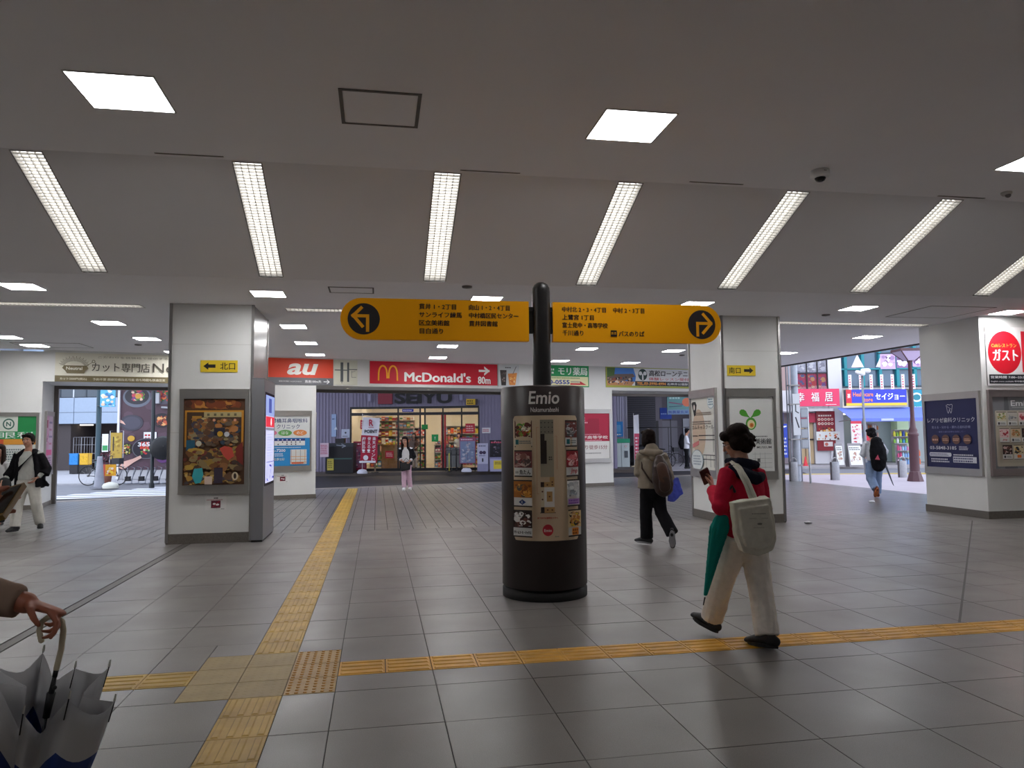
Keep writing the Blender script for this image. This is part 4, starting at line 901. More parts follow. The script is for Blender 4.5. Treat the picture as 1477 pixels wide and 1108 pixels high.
def shoe(par, ank, toe, m, L=.26, sole='#1a1a1c', lift=0.0, name='shoe', h=.075):
    """ank: ankle point; toe direction in 3-D (length ignored)"""
    a = V(ank); t = V(toe).normalized(); up = V((0, 0, 1)); up = (up-t*up.dot(t)).normalized(); sd = t.cross(up)
    base = a-up*h; heel = base-t*.06; b = MB()
    def Q(y, z): return heel+t*y+up*z
    b.tube([Q(0, .045), Q(.05, .05), Q(.12, .048), Q(.18, .036), Q(L-.03, .028)], [(.032, .038), (.038, .044), (.042, .038), (.047, .028), (.036, .022)], m, 12, side=sd, dome=True)
    b.tube([Q(.04, .04), Q(.05, h+.03)], [(.038, .05), (.036, .046)], m, 12, side=sd, dome=True)
    o = remesh(b, name, par, .009, m, 2)
    b = MB(); pts = []
    for k in range(14):
        g_ = 2*math.pi*k/14; y = L/2+L/2*math.cos(g_)-.02; wd = (.040 if y < .1 else .048)*math.sin(g_); pts.append(heel+t*y+sd*wd)
    n_ = 14; vs = [p-up*.0 for p in pts]+[p+up*.024 for p in pts]
    b.add(vs, [tuple(range(n_-1, -1, -1)), tuple(range(n_, 2*n_))]+[(i, (i+1) % n_, (i+1) % n_+n_, i+n_) for i in range(n_)], mat(sole, .6)); b.build('sole', o)
    return o
def lerp(a, b, t): return V(a)*(1-t)+V(b)*t
def person(loc, rz, J, f, lab, hairc, topm, botm, shoec='#18171a', sole='#1a1a1c', vox=.008, skin='#c39078', hs=1.0, hf=None, htilt=0.0, hair='short', hands=(None, None), tw=.165, td=.115, sl=(.062, .05, .042), leg=(.088, .068, .075), topz=None, features=True, flare=None, toes=None, bare=False, hip_w=None, bodymat=None, hoodless=True):
    t = thing('person', lab, 'person', loc, rz); J = {k: V(v) for k, v in J.items()}; sk = mat(skin, .5, noise=.04, scale=30)
    F_ = V((f[0], f[1], 0)).normalized(); sd = F_.cross(V((0, 0, 1))); hf = hf or f; dark = vox < .01
    hip = (J['hipL']+J['hipR'])/2; sh = (J['shL']+J['shR'])/2; nk = J['neck']; hd = J['head']; side = (J['shR']-J['shL']).normalized()
    # --- body
    b = MB(); P, B = head(b, hd, hf, sk, hs, htilt)
    b.tube([lerp(sh, nk, .2), nk, hd-V((0, 0, .05))-B @ V((0, .02, 0))], [(.07, .055), (.052, .052), (.05, .05)], sk, 12, dome=True)
    b.tube([hip, lerp(hip, sh, .35), lerp(hip, sh, .75), sh], [(.13, .09), (.11, .085), (.13, .09), (.11, .06)], sk, 14, side=side, dome=True)
    for s_ in ('L', 'R'):
        b.tube([J['sh'+s_], J['el'+s_], J['wr'+s_]], [.042, .034, .026], sk, 10, dome=True)
        b.tube([J['hip'+s_], J['kn'+s_], J['an'+s_]-V((0, 0, .01))], [.065, .048, .034], sk, 10, dome=True)
        H = hands[0 if s_ == 'L' else 1]; dr_ = (J['wr'+s_]-J['el'+s_]).normalized()
        if H != 'none':
            H = H or {}; dd = V(H.get('d', dr_)); pn = V(H.get('pn', F_*.3+(-sd if s_ == 'L' else sd)*-1)); tdv = V(H.get('side', F_))
            hand(b, J['wr'+s_], dd, pn, tdv, sk, H.get('curl', .35), H.get('s', .95), curls=H.get('curls'), thumb=H.get('thumb', .5))
    remesh(b, 'body', t, max(vox*.62, .0045) if features else vox, sk, 2)
    if features: face(t, P, B, hs)
    # --- hair
    hm = mat(hairc, .7, noise=.25, scale=90, bump=.3, spec=.15); b = MB()
    def HB(x, y, z, rx, ry, rz_): b.ball(P(x, y, z), (rx*hs, ry*hs, rz_*hs), hm, B, 16, 12)
    HB(0, -.022, .046, .088, .098, .085); HB(0, -.045, .0, .084, .072, .085)
    for q in (-1, 1): HB(q*.068, -.012, .022, .024, .05, .055)
    for q in (-.04, 0, .04): HB(q, .06, .078, .036, .036, .028)
    if hair == 'short': HB(0, -.06, -.04, .062, .045, .05)
    if hair == 'fringe':
        for q in (-.05, -.02, .015, .045): HB(q, .060, .066, .026, .024, .026)
        HB(0, -.06, -.04, .062, .045, .05)
    if hair == 'bob':
        HB(0, -.055, -.05, .086, .055, .08)
        for q in (-1, 1): HB(q*.07, -.01, -.04, .03, .055, .08)
    if hair == 'fluffy':
        HB(0, -.055, -.03, .085, .06, .07); HB(0, -.03, .07, .09, .09, .07)
        for q in (-1, 1): HB(q*.075, -.02, -.01, .03, .055, .055); HB(q*.06, .05, .06, .035, .04, .035)
        for k in range(14):
            a_ = R(k*26+10); b.tube([P(.07*math.cos(a_), -.04+.075*math.sin(a_), -.02+.02*(k % 3)), P(.088*math.cos(a_), -.045+.09*math.sin(a_), -.055+.03*(k % 3))], [.026, .014], hm, 6, dome=True)
    if hair == 'long':
        for q in (-1, 1): b.tube([P(q*.07, -.01, .02), P(q*.082, .005, -.08), P(q*.08, .025, -.2), P(q*.07, .03, -.25)], [(.03, .045), (.03, .045), (.03, .03), (.015, .015)], hm, 8, dome=True)
        b.tube([P(0, -.06, .0), P(0, -.075, -.1), P(0, -.08, -.24)], [(.08, .05), (.085, .04), (.06, .025)], hm, 10, side=B @ V((1, 0, 0)), dome=True)
    remesh(b, 'hair', t, max(vox*.8, .006), hm, 1, bump=(.03, .008))
    # --- trousers
    b = MB(); hw = hip_w or (J['hipR']-J['hipL']).length/2+leg[0]*.62
    b.tube([hip+V((0, 0, .13)), hip+V((0, 0, .03)), hip-V((0, 0, .07))], [(hw*.86, td*.88), (hw, td*1.0), (hw*.92, td*.95)], botm, 18, side=side, dome=True)
    for s_ in ('L', 'R'):
        fl_ = flare or leg[2]
        k = J['kn'+s_]; a_ = J['an'+s_]; h_ = J['hip'+s_]
        b.tube([h_, lerp(h_, k, .5), k, lerp(k, a_, .5), a_+V((0, 0, .0))], [leg[0], (leg[0]+leg[1])/2, leg[1], (leg[1]+fl_)/2, fl_], botm, 14, dome=False)
    remesh(b, 'trousers', t, vox, botm, 3, bump=(.07, .012))
    # --- top
    b = MB(); tz = topz if topz is not None else hip.z+.0
    hem = V((hip.x, hip.y, tz)); L_ = sh-hem
    b.tube([hem, hem+L_*.3, hem+L_*.65, hem+L_*.88, hem+L_*1.0, lerp(sh, nk, .55)], [(tw*1.02, td*1.05), (tw*.98, td), (tw*1.02, td*1.06), (tw*.98, td*.92), (tw*.72, td*.7), (.068, .068)], topm, 20, side=side)
    for s_ in ('L', 'R'):
        e = J['el'+s_]; w_ = lerp(e, J['wr'+s_], .93); s0_ = J['sh'+s_]
        b.tube([lerp(s0_, sh, .35), s0_, lerp(s0_, e, .5), e, lerp(e, w_, .5), w_], [sl[0]*.95, sl[0], (sl[0]+sl[1])/2, sl[1], (sl[1]+sl[2])/2, sl[2]], topm, 12, dome=False)
        b.ball(e, sl[1]*1.02, topm)
    if bare != True: remesh(b, 'top', t, vox, topm, 3, bump=(.06, .010))
    # --- shoes
    for i, s_ in enumerate(('L', 'R')):
        td_ = toes[i] if toes else F_; shoe(t, J['an'+s_], td_, mat(shoec, .5), .245, sole)
    return t, P, B, J
def camloc(s, D, z=0): return CF(s, D, z)
RZ = -R(10.3)
def cloth(h, **k): return mat(h, .85, noise=.06, scale=25, spec=.2, **k)
# 1 -- person in the red hooded top, back three-quarter view
J = dict(head=(-.030, .05, 1.438), neck=(-.004, .01, 1.30), shL=(-.135, -.075, 1.215), shR=(.125, .085, 1.205), elL=(-.218, -.14, .985), wrL=(-.205, .11, 1.10), elR=(.160, .05, .95), wrR=(.09, .27, 1.02), hipL=(-.068, -.045, .775), hipR=(.060, .055, .775), knL=(-.150, .12, .41), knR=(.085, -.02, .42), anL=(-.205, .22, .115), anR=(.085, -.15, .085))
hL = dict(d=(.15, .6, .65), pn=(-.6, .3, -.2), side=(.1, -.5, .9), curl=.5, s=.92)
RED = cloth('#cc1f3f'); CREAM = cloth('#ece4da')
pr_, P, B, JJ = person((2.668, 5.051, 0), RZ, J, (-.6, .8), 'person in a red top and cream trousers walking away while looking at a phone', '#231613', RED, CREAM, vox=.0075, hair='fluffy', hf=(-.82, .5), htilt=-.3, hands=(hL, None), tw=.175, td=.125, sl=(.068, .060, .045), leg=(.108, .088, .085), topz=.76, toes=((-.55, .75, .28), (-.62, .76, -.05)))
b = MB(); NAVY = cloth('#1d1f30')
b.tube([(-.11, -.10, 1.255), (-.04, -.125, 1.215), (.06, -.085, 1.18), (.125, -.01, 1.19)], [(.03, .03), (.055, .045), (.06, .05), (.035, .035)], NAVY, 12, dome=True)
b.tube([(-.105, .02, 1.30), (-.06, -.07, 1.30), (.02, -.085, 1.285), (.085, -.02, 1.275), (.09, .05, 1.28)], [.028, .034, .038, .034, .028], NAVY, 10, dome=True)
remesh(b, 'hood', pr_, .008, NAVY, 3, 'navy hood lining lying on the shoulders', (.05, .012))
b = MB(); b.tube([P(.075, .0, .0), P(.062, .07, -.0), P(.034, .095, .0), P(0, .1, .004), P(-.034, .095, .0), P(-.062, .07, 0), P(-.075, 0, 0)], .0022, mat('#3a3a40', .3), 6); b.build('glasses', pr_)
# phone
b = MB(); T = Matrix.Translation((-.225, .20, 1.185)) @ Matrix.Rotation(R(-28), 4, 'Y') @ Matrix.Rotation(R(35), 4, 'X')
b.prism(rounded(-.037, .037, -.075, .075, .01), -.004, .004, mat('#3a1c22', .3)); b.v = [tuple(T @ V(q)) for q in b.v]
o = b.build('phone', None); o.location = (2.668, 5.051, 0); o.rotation_euler = (0, 0, RZ); tag(o, 'thin dark red phone held up in the left hand of the person in red', 'phone')
# tote bag on the left shoulder
t = thing('tote_bag', 'off-white canvas tote bag hanging over the back of the person in red', 'bag', (2.668, 5.051, 0), RZ)
b = MB(); TT = cloth('#d8d3c4')
Bq = [(-.195, 1.035), (.075, 1.07), (.10, .92), (.115, .78), (.085, .70), (-.02, .665), (-.13, .695), (-.165, .80)]
def ty(x, z): return -.275+.10*(x+.06)+.03*(z-.9)
T = Matrix.Translation((0, -.235, 0)) @ Matrix.Rotation(.10, 4, 'Z') @ Matrix.Rotation(.05, 4, 'X')
b.prism(Bq, -.05, .045, TT); b.prism([(x*.8-.01, .865+(z-.865)*.78) for x, z in Bq], -.075, .06, TT); b.v = [tuple(T @ V(q)) for q in b.v]
remesh(b, 'bag_body', t, .008, TT, 8, bump=(.08, .02))
b = MB()
for (pts) in ([(-.035, -.27, 1.05), (-.055, -.235, 1.14), (-.085, -.17, 1.245), (-.105, -.07, 1.30), (-.115, .0, 1.285), (-.14, .045, 1.2), (-.16, .0, 1.08)], [(-.005, -.262, 1.06), (-.04, -.215, 1.18), (-.07, -.14, 1.27), (-.088, -.05, 1.308), (-.10, .015, 1.29)]):
    b.tube(pts, [(.018, .004)]*len(pts), TT, 8, side=(1, .3, 0), dome=True)
b.build('strap', t)
p = Print(0); p.small(-.07, .03, .955, .965, 1, '#8a867a', 2, .6); p.small(-.09, -.03, .925, .932, 1, '#9a968a', 3); p.small(.0, .05, .925, .932, 1, '#9a968a', 4); p.disc(-.015, .89, .018, '#7a766c', .007); p.small(-.06, .02, .862, .868, 1, '#9a968a', 5)
o = p.build(t, 'print'); o.location = (0, -.315, 0); o.rotation_euler = (.05, 0, .10)
# teal umbrella
t = thing('folded_umbrella', 'folded teal umbrella held beside the cream trousers', 'umbrella', (2.668, 5.051, 0), RZ)
TEAL = cloth('#148a80'); b = MB()
a_, c_ = V((-.205, -.12, .90)), V((-.315, -.03, .33)); ax = (c_-a_)
for k in range(8):
    g_ = 2*math.pi*k/8; o1 = V((math.cos(g_), math.sin(g_), 0))
    b.tube([a_+o1*.026, a_+ax*.12+o1*.042, a_+ax*.45+o1*.03, a_+ax*.97+o1*.008], [(.03, .014), (.034, .016), (.022, .012), (.008, .006)], TEAL, 6, dome=True)
remesh(b, 'canopy', t, .007, TEAL, 2)
b = MB(); b.tube([c_, c_+ax.normalized()*.06], [.006, .004], BLACK, 8); b.tube([a_-ax.normalized()*.02, a_-ax.normalized()*.12], [.006, .006], BLACK, 8); b.build('shaft', t)
b = MB(); b.tube([a_-ax.normalized()*.12, a_-ax.normalized()*.2, a_-ax.normalized()*.24+V((.03, 0, 0)), a_-ax.normalized()*.2+V((.055, 0, 0))], .011, mat('#2a2a2c', .4), 8, dome=True); b.build('handle', t)

# 2 -- woman with the brown backpack, seen from behind
J = dict(head=(-.075, .02, 1.455), neck=(-.05, 0, 1.31), shL=(-.185, 0, 1.215), shR=(.115, 0, 1.21), elL=(-.225, .0, .985), wrL=(-.16, .2, 1.03), elR=(.190, 0, .985), wrR=(.255, .08, .80), hipL=(-.108, 0, .80), hipR=(.035, 0, .80), knL=(-.125, .05, .43), knR=(.065, -.02, .46), anL=(-.115, .08, .10), anR=(.175, -.2, .19))
BEI = cloth('#93887a'); BLK = cloth('#121116')
q_, P, B, JJ = person((3.744, 9.633, 0), RZ, J, (-.25, 1), 'woman in a beige hooded jacket and black trousers walking away with a brown backpack', '#1c1210', BEI, BLK, shoec='#1a1a1e', sole='#8f8f94', vox=.009, hair='bob', hf=(-.35, 1), tw=.20, td=.135, sl=(.072, .062, .05), leg=(.098, .085, .085), flare=.088, topz=.775, toes=((-.75, .6, .05), (.1, .35, -1)))
b = MB(); b.tube([(-.19, -.03, 1.27), (-.13, -.1, 1.27), (-.03, -.13, 1.25), (.06, -.09, 1.26), (.09, -.02, 1.27)], [.03, .045, .05, .045, .03], BEI, 10, dome=True); b.tube([(-.05, -.09, 1.3), (-.04, -.12, 1.2)], [(.1, .04), (.06, .03)], BEI, 10, dome=True); remesh(b, 'hood', q_, .01, BEI, 3, 'beige hood')
t = thing('backpack', 'brown leather backpack on the back of the woman in beige', 'backpack', (3.744, 9.633, 0), RZ)
LE = mat('#35211a', .45, noise=.2, scale=20); b = MB(); b.tube([(.03, -.19, 1.17), (.03, -.22, 1.08), (.055, -.23, .92), (.075, -.215, .80)], [(.07, .05), (.11, .08), (.14, .1), (.13, .085)], LE, 16, side=(1, 0, -.1), dome=True); remesh(b, 'sack', t, .012, LE, 3, bump=(.08, .02))
b = MB(); b.tube([(.035, -.305, 1.07), (.06, -.335, .93)], [(.07, .02), (.075, .02)], mat('#4a2c1e', .4), 12, side=(1, 0, 0), dome=True); b.build('flap', t, label='lighter brown flap'); b = MB(); b.tube([(.065, -.33, .90), (.07, -.33, .82)], [(.075, .03), (.08, .03)], LE, 12, side=(1, 0, 0), dome=True); b.build('pocket', t)
b = MB(); b.tube([(.0, -.15, 1.22), (-.08, -.135, 1.26), (-.13, -.05, 1.29), (-.15, .04, 1.24)], [(.02, .006)]*4, LE, 8, dome=True); b.tube([(-.18, -.05, 1.22), (-.19, -.1, 1.05), (-.1, -.16, .9), (-.03, -.2, .82)], [(.012, .006)]*4, LE, 8, dome=True); b.tube([(.06, -.15, 1.22), (.1, -.12, 1.24), (.1, 0, 1.28)], [(.02, .006)]*3, LE, 8, dome=True); b.build('strap', t)
t = thing('carrier_bag', 'blue carrier bag hanging at the right side of the woman in beige', 'bag', (3.744, 9.633, 0), RZ)
BL = mat('#5463dc', .35, noise=.1, scale=10); b = MB(); b.add([(.17, -.02, .90), (.33, .02, .92), (.39, .02, .70), (.26, .0, .585), (.17, -.02, .60), (.17, .06, .90), (.31, .09, .90), (.37, .09, .70), (.24, .07, .59), (.17, .06, .60)], [(0, 4, 3, 2, 1), (5, 6, 7, 8, 9), (0, 1, 6, 5), (1, 2, 7, 6), (2, 3, 8, 7), (3, 4, 9, 8), (4, 0, 5, 9)], BL); remesh(b, 'bag_body', t, .009, BL, 4, bump=(.05, .02))
b = MB(); b.tube([(.20, .02, .81), (.235, .09, .90), (.30, .05, .80)], .006, BL, 6); b.build('handle', t)

# 3 -- man walking towards the camera, far left
J = dict(head=(-.03, -.02, 1.515), neck=(-.03, .0, 1.38), shR=(-.205, 0, 1.285), shL=(.16, 0, 1.285), elR=(-.30, .02, 1.03), wrR=(-.335, -.12, .86), elL=(.245, .05, 1.04), wrL=(.17, -.06, .90), hipR=(-.095, 0, .84), hipL=(.055, 0, .84), knR=(-.145, -.06, .46), knL=(.10, .04, .47), anR=(-.15, -.1, .10), anL=(.06, .22, .12))
CR = cloth('#d9d6cd'); TS = cloth('#c9cac4')
m_, P, B, JJ = person((-5.674, 13.682, 0), RZ, J, (.1, -1), 'man with a white shirt, open black cardigan and cream trousers walking towards the viewer', '#17130f', TS, CR, vox=.010, hair='fringe', tw=.165, td=.115, sl=(.06, .05, .04), leg=(.105, .085, .08), topz=.86, toes=((.6, -.8, -.03), (-.1, -1, 0)))
b = MB(); BK = cloth('#141216')
b.tube([(-.17, .03, .70), (-.175, .03, .95), (-.165, .02, 1.15), (-.14, .0, 1.30), (-.09, .02, 1.365)], [(.07, .12), (.065, .125), (.06, .12), (.06, .08), (.03, .04)], BK, 12, side=(1, 0, 0))
b.tube([(.17, .03, .74), (.155, .03, .95), (.14, .02, 1.15), (.10, .0, 1.30), (.04, .02, 1.365)], [(.05, .12), (.05, .125), (.06, .12), (.06, .08), (.03, .04)], BK, 12, side=(1, 0, 0))
b.tube([(-.02, .11, .72), (-.02, .11, 1.0), (-.02, .09, 1.30), (-.02, .06, 1.37)], [(.2, .03), (.19, .035), (.17, .03), (.08, .02)], BK, 14, side=(1, 0, 0))
b.tube([(-.19, 0, 1.29), (-.3, .02, 1.03), (-.33, -.08, .92)], [.075, .075, .07], BK, 12); b.tube([(.14, 0, 1.29), (.25, .05, 1.03), (.235, .0, .95)], [.075, .08, .085], BK, 12)
b.add([(.14, .0, .98), (.32, .0, .78), (.30, .03, .74), (.15, .0, .76), (.14, .05, .98), (.31, .05, .78), (.30, .05, .74), (.15, .05, .76)], [(0, 1, 2, 3), (7, 6, 5, 4), (0, 4, 5, 1), (1, 5, 6, 2), (2, 6, 7, 3), (3, 7, 4, 0)], BK)
remesh(b, 'cardigan', m_, .011, BK, 3, 'open black cardigan', (.08, .015))
b = MB(); b.tube([(-.02+.135*math.cos(R(a)), -.105*math.sin(R(a))+.0, .935) for a in range(-20, 201, 20)], [(.015, .006)]*12, BLACK, 6, side=(0, 0, 1)); b.build('belt', m_)
t = thing('shoulder_bag', 'black strap bag worn across the chest of the man at the left', 'bag', (-5.674, 13.682, 0), RZ)
b = MB(); b.tube([(.12, -.03, 1.35), (.10, -.11, 1.28), (.0, -.15, 1.15), (-.10, -.15, 1.04), (-.17, -.13, .95), (-.24, -.1, .86)], [(.028, .006)]*6, BK, 8, side=(.7, 0, .7), dome=True); b.build('strap', t)
b = MB(); b.tube([(-.33, -.13, .80), (-.34, -.13, .62)], [(.12, .05), (.14, .06)], mat('#222327', .6), 12, side=(1, 0, 0), dome=True); remesh(b, 'bag_body', t, .015, mat('#222327', .6), 2)

# 4 -- woman half cut by the left edge
J = dict(head=(-.05, -.02, 1.33), neck=(-.06, 0, 1.2), shR=(-.22, 0, 1.10), shL=(.10, 0, 1.10), elR=(-.28, 0, .88), wrR=(-.26, -.1, .70), elL=(.16, 0, .88), wrL=(.17, -.1, .75), hipR=(-.12, 0, .74), hipL=(.0, 0, .74), knR=(-.14, 0, .41), knL=(.02, -.05, .41), anR=(-.14, .1, .1), anL=(.06, -.1, .1))
person((-6.473, 14.539, 0), RZ, J, (.1, -1), 'woman with long brown hair cut off by the left edge beside the walking man', '#2c1d17', cloth('#c9c8c6'), cloth('#1b1a1f'), sole='#8a8a88', shoec='#3a3836', vox=.014, hair='long', tw=.15, td=.11, leg=(.085, .07, .075))

# 5 -- woman in front of the supermarket
J = dict(head=(-.075, -.02, 1.40), neck=(-.055, 0, 1.27), shR=(-.19, 0, 1.17), shL=(.09, 0, 1.17), elR=(-.24, .0, .93), wrR=(-.16, -.14, .86), elL=(.15, .02, .93), wrL=(.10, -.16, .84), hipR=(-.10, 0, .76), hipL=(.02, 0, .76), knR=(-.10, -.03, .42), knL=(.04, 0, .42), anR=(-.09, -.05, .1), anL=(.06, .1, .1))
PK = cloth('#d3b0c2'); PKm = PK
w5, P, B, JJ = person((.874, 21.131, 0), RZ, J, (0, -1), 'woman in a dark jacket and pale pink trousers walking out of the supermarket', '#1d1414', cloth('#d8d8dc'), PK, shoec='#e6e6e8', sole='#f0f0f0', vox=.014, hair='long', tw=.145, td=.11, leg=(.088, .07, .065))
b = MB(); JK = cloth('#17161c')
for q in (-1, 1):
    b.tube([(-.05+q*.125, .02, .62 if q < 0 else .72), (-.05+q*.12, .02, .95), (-.05+q*.09, 0, 1.18), (-.05+q*.05, .02, 1.24)], [(.06, .11), (.055, .11), (.06, .08), (.03, .04)], JK, 10, side=(1, 0, 0))
b.tube([(-.05, .1, .65), (-.05, .1, 1.18)], [(.16, .03), (.14, .03)], JK, 10, side=(1, 0, 0)); b.tube([(-.19, 0, 1.17), (-.24, 0, .93), (-.18, -.1, .88)], [.065, .06, .05], JK, 10); b.tube([(.09, 0, 1.17), (.17, .02, .94), (.12, -.1, .87)], [.07, .075, .055], JK, 10)
remesh(b, 'jacket', w5, .016, JK, 2, 'open dark jacket')
t = thing('handbag', 'small black handbag held by the woman in pink trousers', 'bag', (.874, 21.131, 0), RZ)
b = MB(); b.add([(-.17, -.22, .79), (.12, -.22, .83), (.10, -.22, .60), (-.15, -.22, .55), (-.16, -.12, .79), (.11, -.12, .83), (.09, -.12, .60), (-.14, -.12, .55)], [(0, 1, 2, 3), (7, 6, 5, 4), (0, 4, 5, 1), (1, 5, 6, 2), (2, 6, 7, 3), (3, 7, 4, 0)], BLACK); remesh(b, 'bag_body', t, .014, BLACK, 4)
b = MB(); b.tube([(-.12, -.17, .79), (-.02, -.15, .92), (.09, -.17, .82)], .008, BLACK, 6); b.build('strap', t)

# 6 -- person with a black backpack outside on the right
J = dict(head=(.0, .02, 1.475), neck=(.03, 0, 1.34), shL=(-.14, 0, 1.25), shR=(.19, 0, 1.25), elL=(-.19, .05, 1.0), wrL=(-.1, .2, .95), elR=(.30, .0, 1.06), wrR=(.25, .05, .88), hipL=(-.04, 0, .80), hipR=(.12, 0, .80), knL=(-.07, -.02, .44), knR=(.11, .05, .44), anL=(-.06, -.22, .22), anR=(.10, .05, .10))
person((11.224, 15.388, 0), RZ, J, (.1, 1), 'person with a black backpack and light jeans walking out at the right', '#17141a', cloth('#cfd2dc'), cloth('#7f93b4'), shoec='#6a3428', sole='#b0602e', vox=.011, hair='fluffy', hf=(-.1, 1), tw=.17, td=.12, sl=(.068, .07, .05), leg=(.12, .10, .085), topz=.86, toes=((0, .5, -.85), (.1, 1, 0)))
t = thing('backpack', 'large black backpack with a pink tag on the person outside at the right', 'backpack', (11.224, 15.388, 0), RZ)
BB = cloth('#101015'); b = MB(); b.tube([(.01, -.2, 1.27), (.02, -.22, 1.1), (.03, -.23, .9), (.03, -.22, .76)], [(.14, .07), (.19, .1), (.19, .11), (.16, .09)], BB, 16, side=(1, 0, 0), dome=True); b.tube([(.19, -.08, 1.25), (.24, -.05, 1.0)], [.04, .04], BB, 8, dome=True); remesh(b, 'sack', t, .013, BB, 3, bump=(.07, .02))
b = MB(); b.add([(-.04, -.345, 1.0), (-.11, -.345, .89), (.0, -.35, .88), (-.03, -.35, .95)], [(0, 1, 2, 3)], mat('#d0506a', .5)); b.build('tag', t, label='pink tag')
t = thing('closed_umbrella', 'thin grey closed umbrella carried by the person with the black backpack', 'umbrella', (11.224, 15.388, 0), RZ)
b = MB(); b.tube([(.255, .02, .90), (.30, .02, .76), (.45, .02, .32), (.47, .02, .27)], [.008, .026, .012, .004], mat('#7c7d86', .6), 10, dome=True); b.build('canopy', t); b = MB(); b.tube([(.24, .02, .94), (.235, .02, 1.0), (.26, .02, 1.02), (.28, .02, .99)], .01, BLACK, 8, dome=True); b.build('handle', t)

# 7 -- person waiting by the fence in the right passage
J = dict(head=(.03, -.02, 1.60), neck=(0, 0, 1.46), shL=(-.05, -.12, 1.36), shR=(-.02, .14, 1.36), elL=(-.02, -.16, 1.12), wrL=(.16, -.12, 1.05), elR=(0, .16, 1.12), wrR=(.15, .1, 1.05), hipL=(-.04, -.06, .86), hipR=(-.02, .08, .86), knL=(-.02, -.06, .48), knR=(-.02, .08, .48), anL=(-.06, -.06, .1), anR=(.04, .08, .1))
person(camloc(7.34, 31.5, .03), RZ, J, (1, -.1), 'person in a white shirt and black trousers standing by the fence in the right passage', '#17141a', cloth('#dcdce4'), cloth('#141418'), vox=.016, hair='short', tw=.17, td=.12)
t = thing('backpack', 'dark backpack on the person by the fence', 'backpack', camloc(7.34, 31.5, .03), RZ); b = MB(); b.tube([(-.2, 0, 1.36), (-.24, 0, 1.1), (-.22, 0, .95)], [(.1, .13), (.13, .15), (.1, .13)], BB, 10, side=(1, 0, 0), dome=True); remesh(b, 'sack', t, .02, BB, 2)
t = thing('carrier_bag', 'white plastic bag carried by the person by the fence', 'bag', camloc(7.34, 31.5, .03), RZ); b = MB(); b.tube([(.17, 0, 1.0), (.2, 0, .85), (.2, 0, .62), (.18, 0, .55)], [.01, .09, .14, .1], mat('#eef0f4', .5), 10, dome=True); remesh(b, 'bag_body', t, .02, mat('#eef0f4', .5), 2)
# 8 -- person under a black umbrella across the left street
J = dict(head=(-.03, .0, 1.50), neck=(0, 0, 1.38), shL=(.14, 0, 1.28), shR=(-.14, 0, 1.28), elL=(.2, 0, 1.05), wrL=(.05, -.15, 1.0), elR=(-.18, -.05, 1.08), wrR=(-.2, -.2, 1.2), hipL=(.07, 0, .84), hipR=(-.07, 0, .84), knL=(.08, 0, .46), knR=(-.08, 0, .46), anL=(.09, 0, .1), anR=(-.12, 0, .1))
person(camloc(-10.9, 24.2), RZ, J, (-.6, -.8), 'person in a pale shirt and jeans under a black umbrella across the left street', '#17141a', cloth('#dcdce4'), cloth('#3a5a8a'), vox=.016, hair='short', tw=.16, td=.12)
t = thing('open_umbrella', 'open black umbrella tilted before the person across the left street', 'umbrella', camloc(-11.15, 23.85, 1.25), RZ)
b = MB(); b.lathe([(0, .2), (.15, .18), (.3, .1), (.4, -.05), (.39, -.06), (.29, .08), (0, .18)], mat('#0d0d10', .7), n=16); o = b.build('canopy', t); o.rotation_euler = (R(75), 0, R(25)); b = MB(); b.tube([(0, 0, -.3), (0, 0, .2)], .008, STEEL_D, 6); o = b.build('shaft', t); o.rotation_euler = (R(75), 0, R(25))

# 9 -- person at the very left: only the hands reach into the photo
fx, fy = -.897, 1.989
J = dict(head=(-.42, -.22, 1.50), neck=(-.42, -.2, 1.36), shL=(-.60, -.25, 1.27), shR=(-.28, -.12, 1.27), elR=(-.13, -.02, 1.165), wrR=(.080, 0, 1.112), elL=(-.45, -.42, 1.10), wrL=(.10, -.56, 1.355), hipL=(-.52, -.2, .82), hipR=(-.38, -.14, .82), knL=(-.53, -.18, .45), knR=(-.37, -.1, .45), anL=(-.54, -.2, .09), anR=(-.37, -.12, .09))
J['elL'] = (-.04, -.56, 1.22); J['wrL'] = (.188, -.50, 1.358); J['shL'] = (-.44, -.42, 1.27); J['shR'] = (-.34, -.05, 1.27)
HR = dict(d=(.86, 0, -.25), pn=(-.15, -.25, -1), side=(.2, -1, .2), curls=(.62, .9, 1.05, 1.15), s=.82, thumb=.9)
HL = dict(d=(1, .25, .22), pn=(.1, 1, -.1), side=(0, .2, 1), curls=(.05, .12, .2, .3), s=.9, thumb=.5)
BRN = cloth('#9a8272')
person((fx, fy, 0), RZ, J, (1, .5), 'person in a brown coat at the left edge, only both hands in view', '#2a1d18', BRN, cloth('#2a2a30'), vox=.0075, skin='#b06a52', hf=(1, .5), hair='bob', hands=(HL, HR), sl=(.062, .052, .040), topz=.78)
t = thing('phone', 'phone in a brown and gold flip case held at the left edge', 'phone', (fx, fy, 0), RZ)
pq = [V((.347, -.43, 1.424)), V((.322, -.43, 1.417)), V((.335, -.52, 1.364)), V((.370, -.52, 1.372))]
nq = (pq[1]-pq[0]).cross(pq[2]-pq[1]).normalized()
def slabq(q, a, c, m, nm):
    b = MB(); b.add([p+nq*a for p in q]+[p+nq*c for p in q], [(3, 2, 1, 0), (4, 5, 6, 7)]+[(i, (i+1) % 4, (i+1) % 4+4, i+4) for i in range(4)], m); b.build(nm, t)
slabq(pq, -.005, .005, mat('#8a6a34', .4), 'case'); cq = sum(pq, V((0, 0, 0)))/4
slabq([cq+(p-cq)*.86 for p in pq], .005, .0062, mat('#1c1812', .2), 'screen')
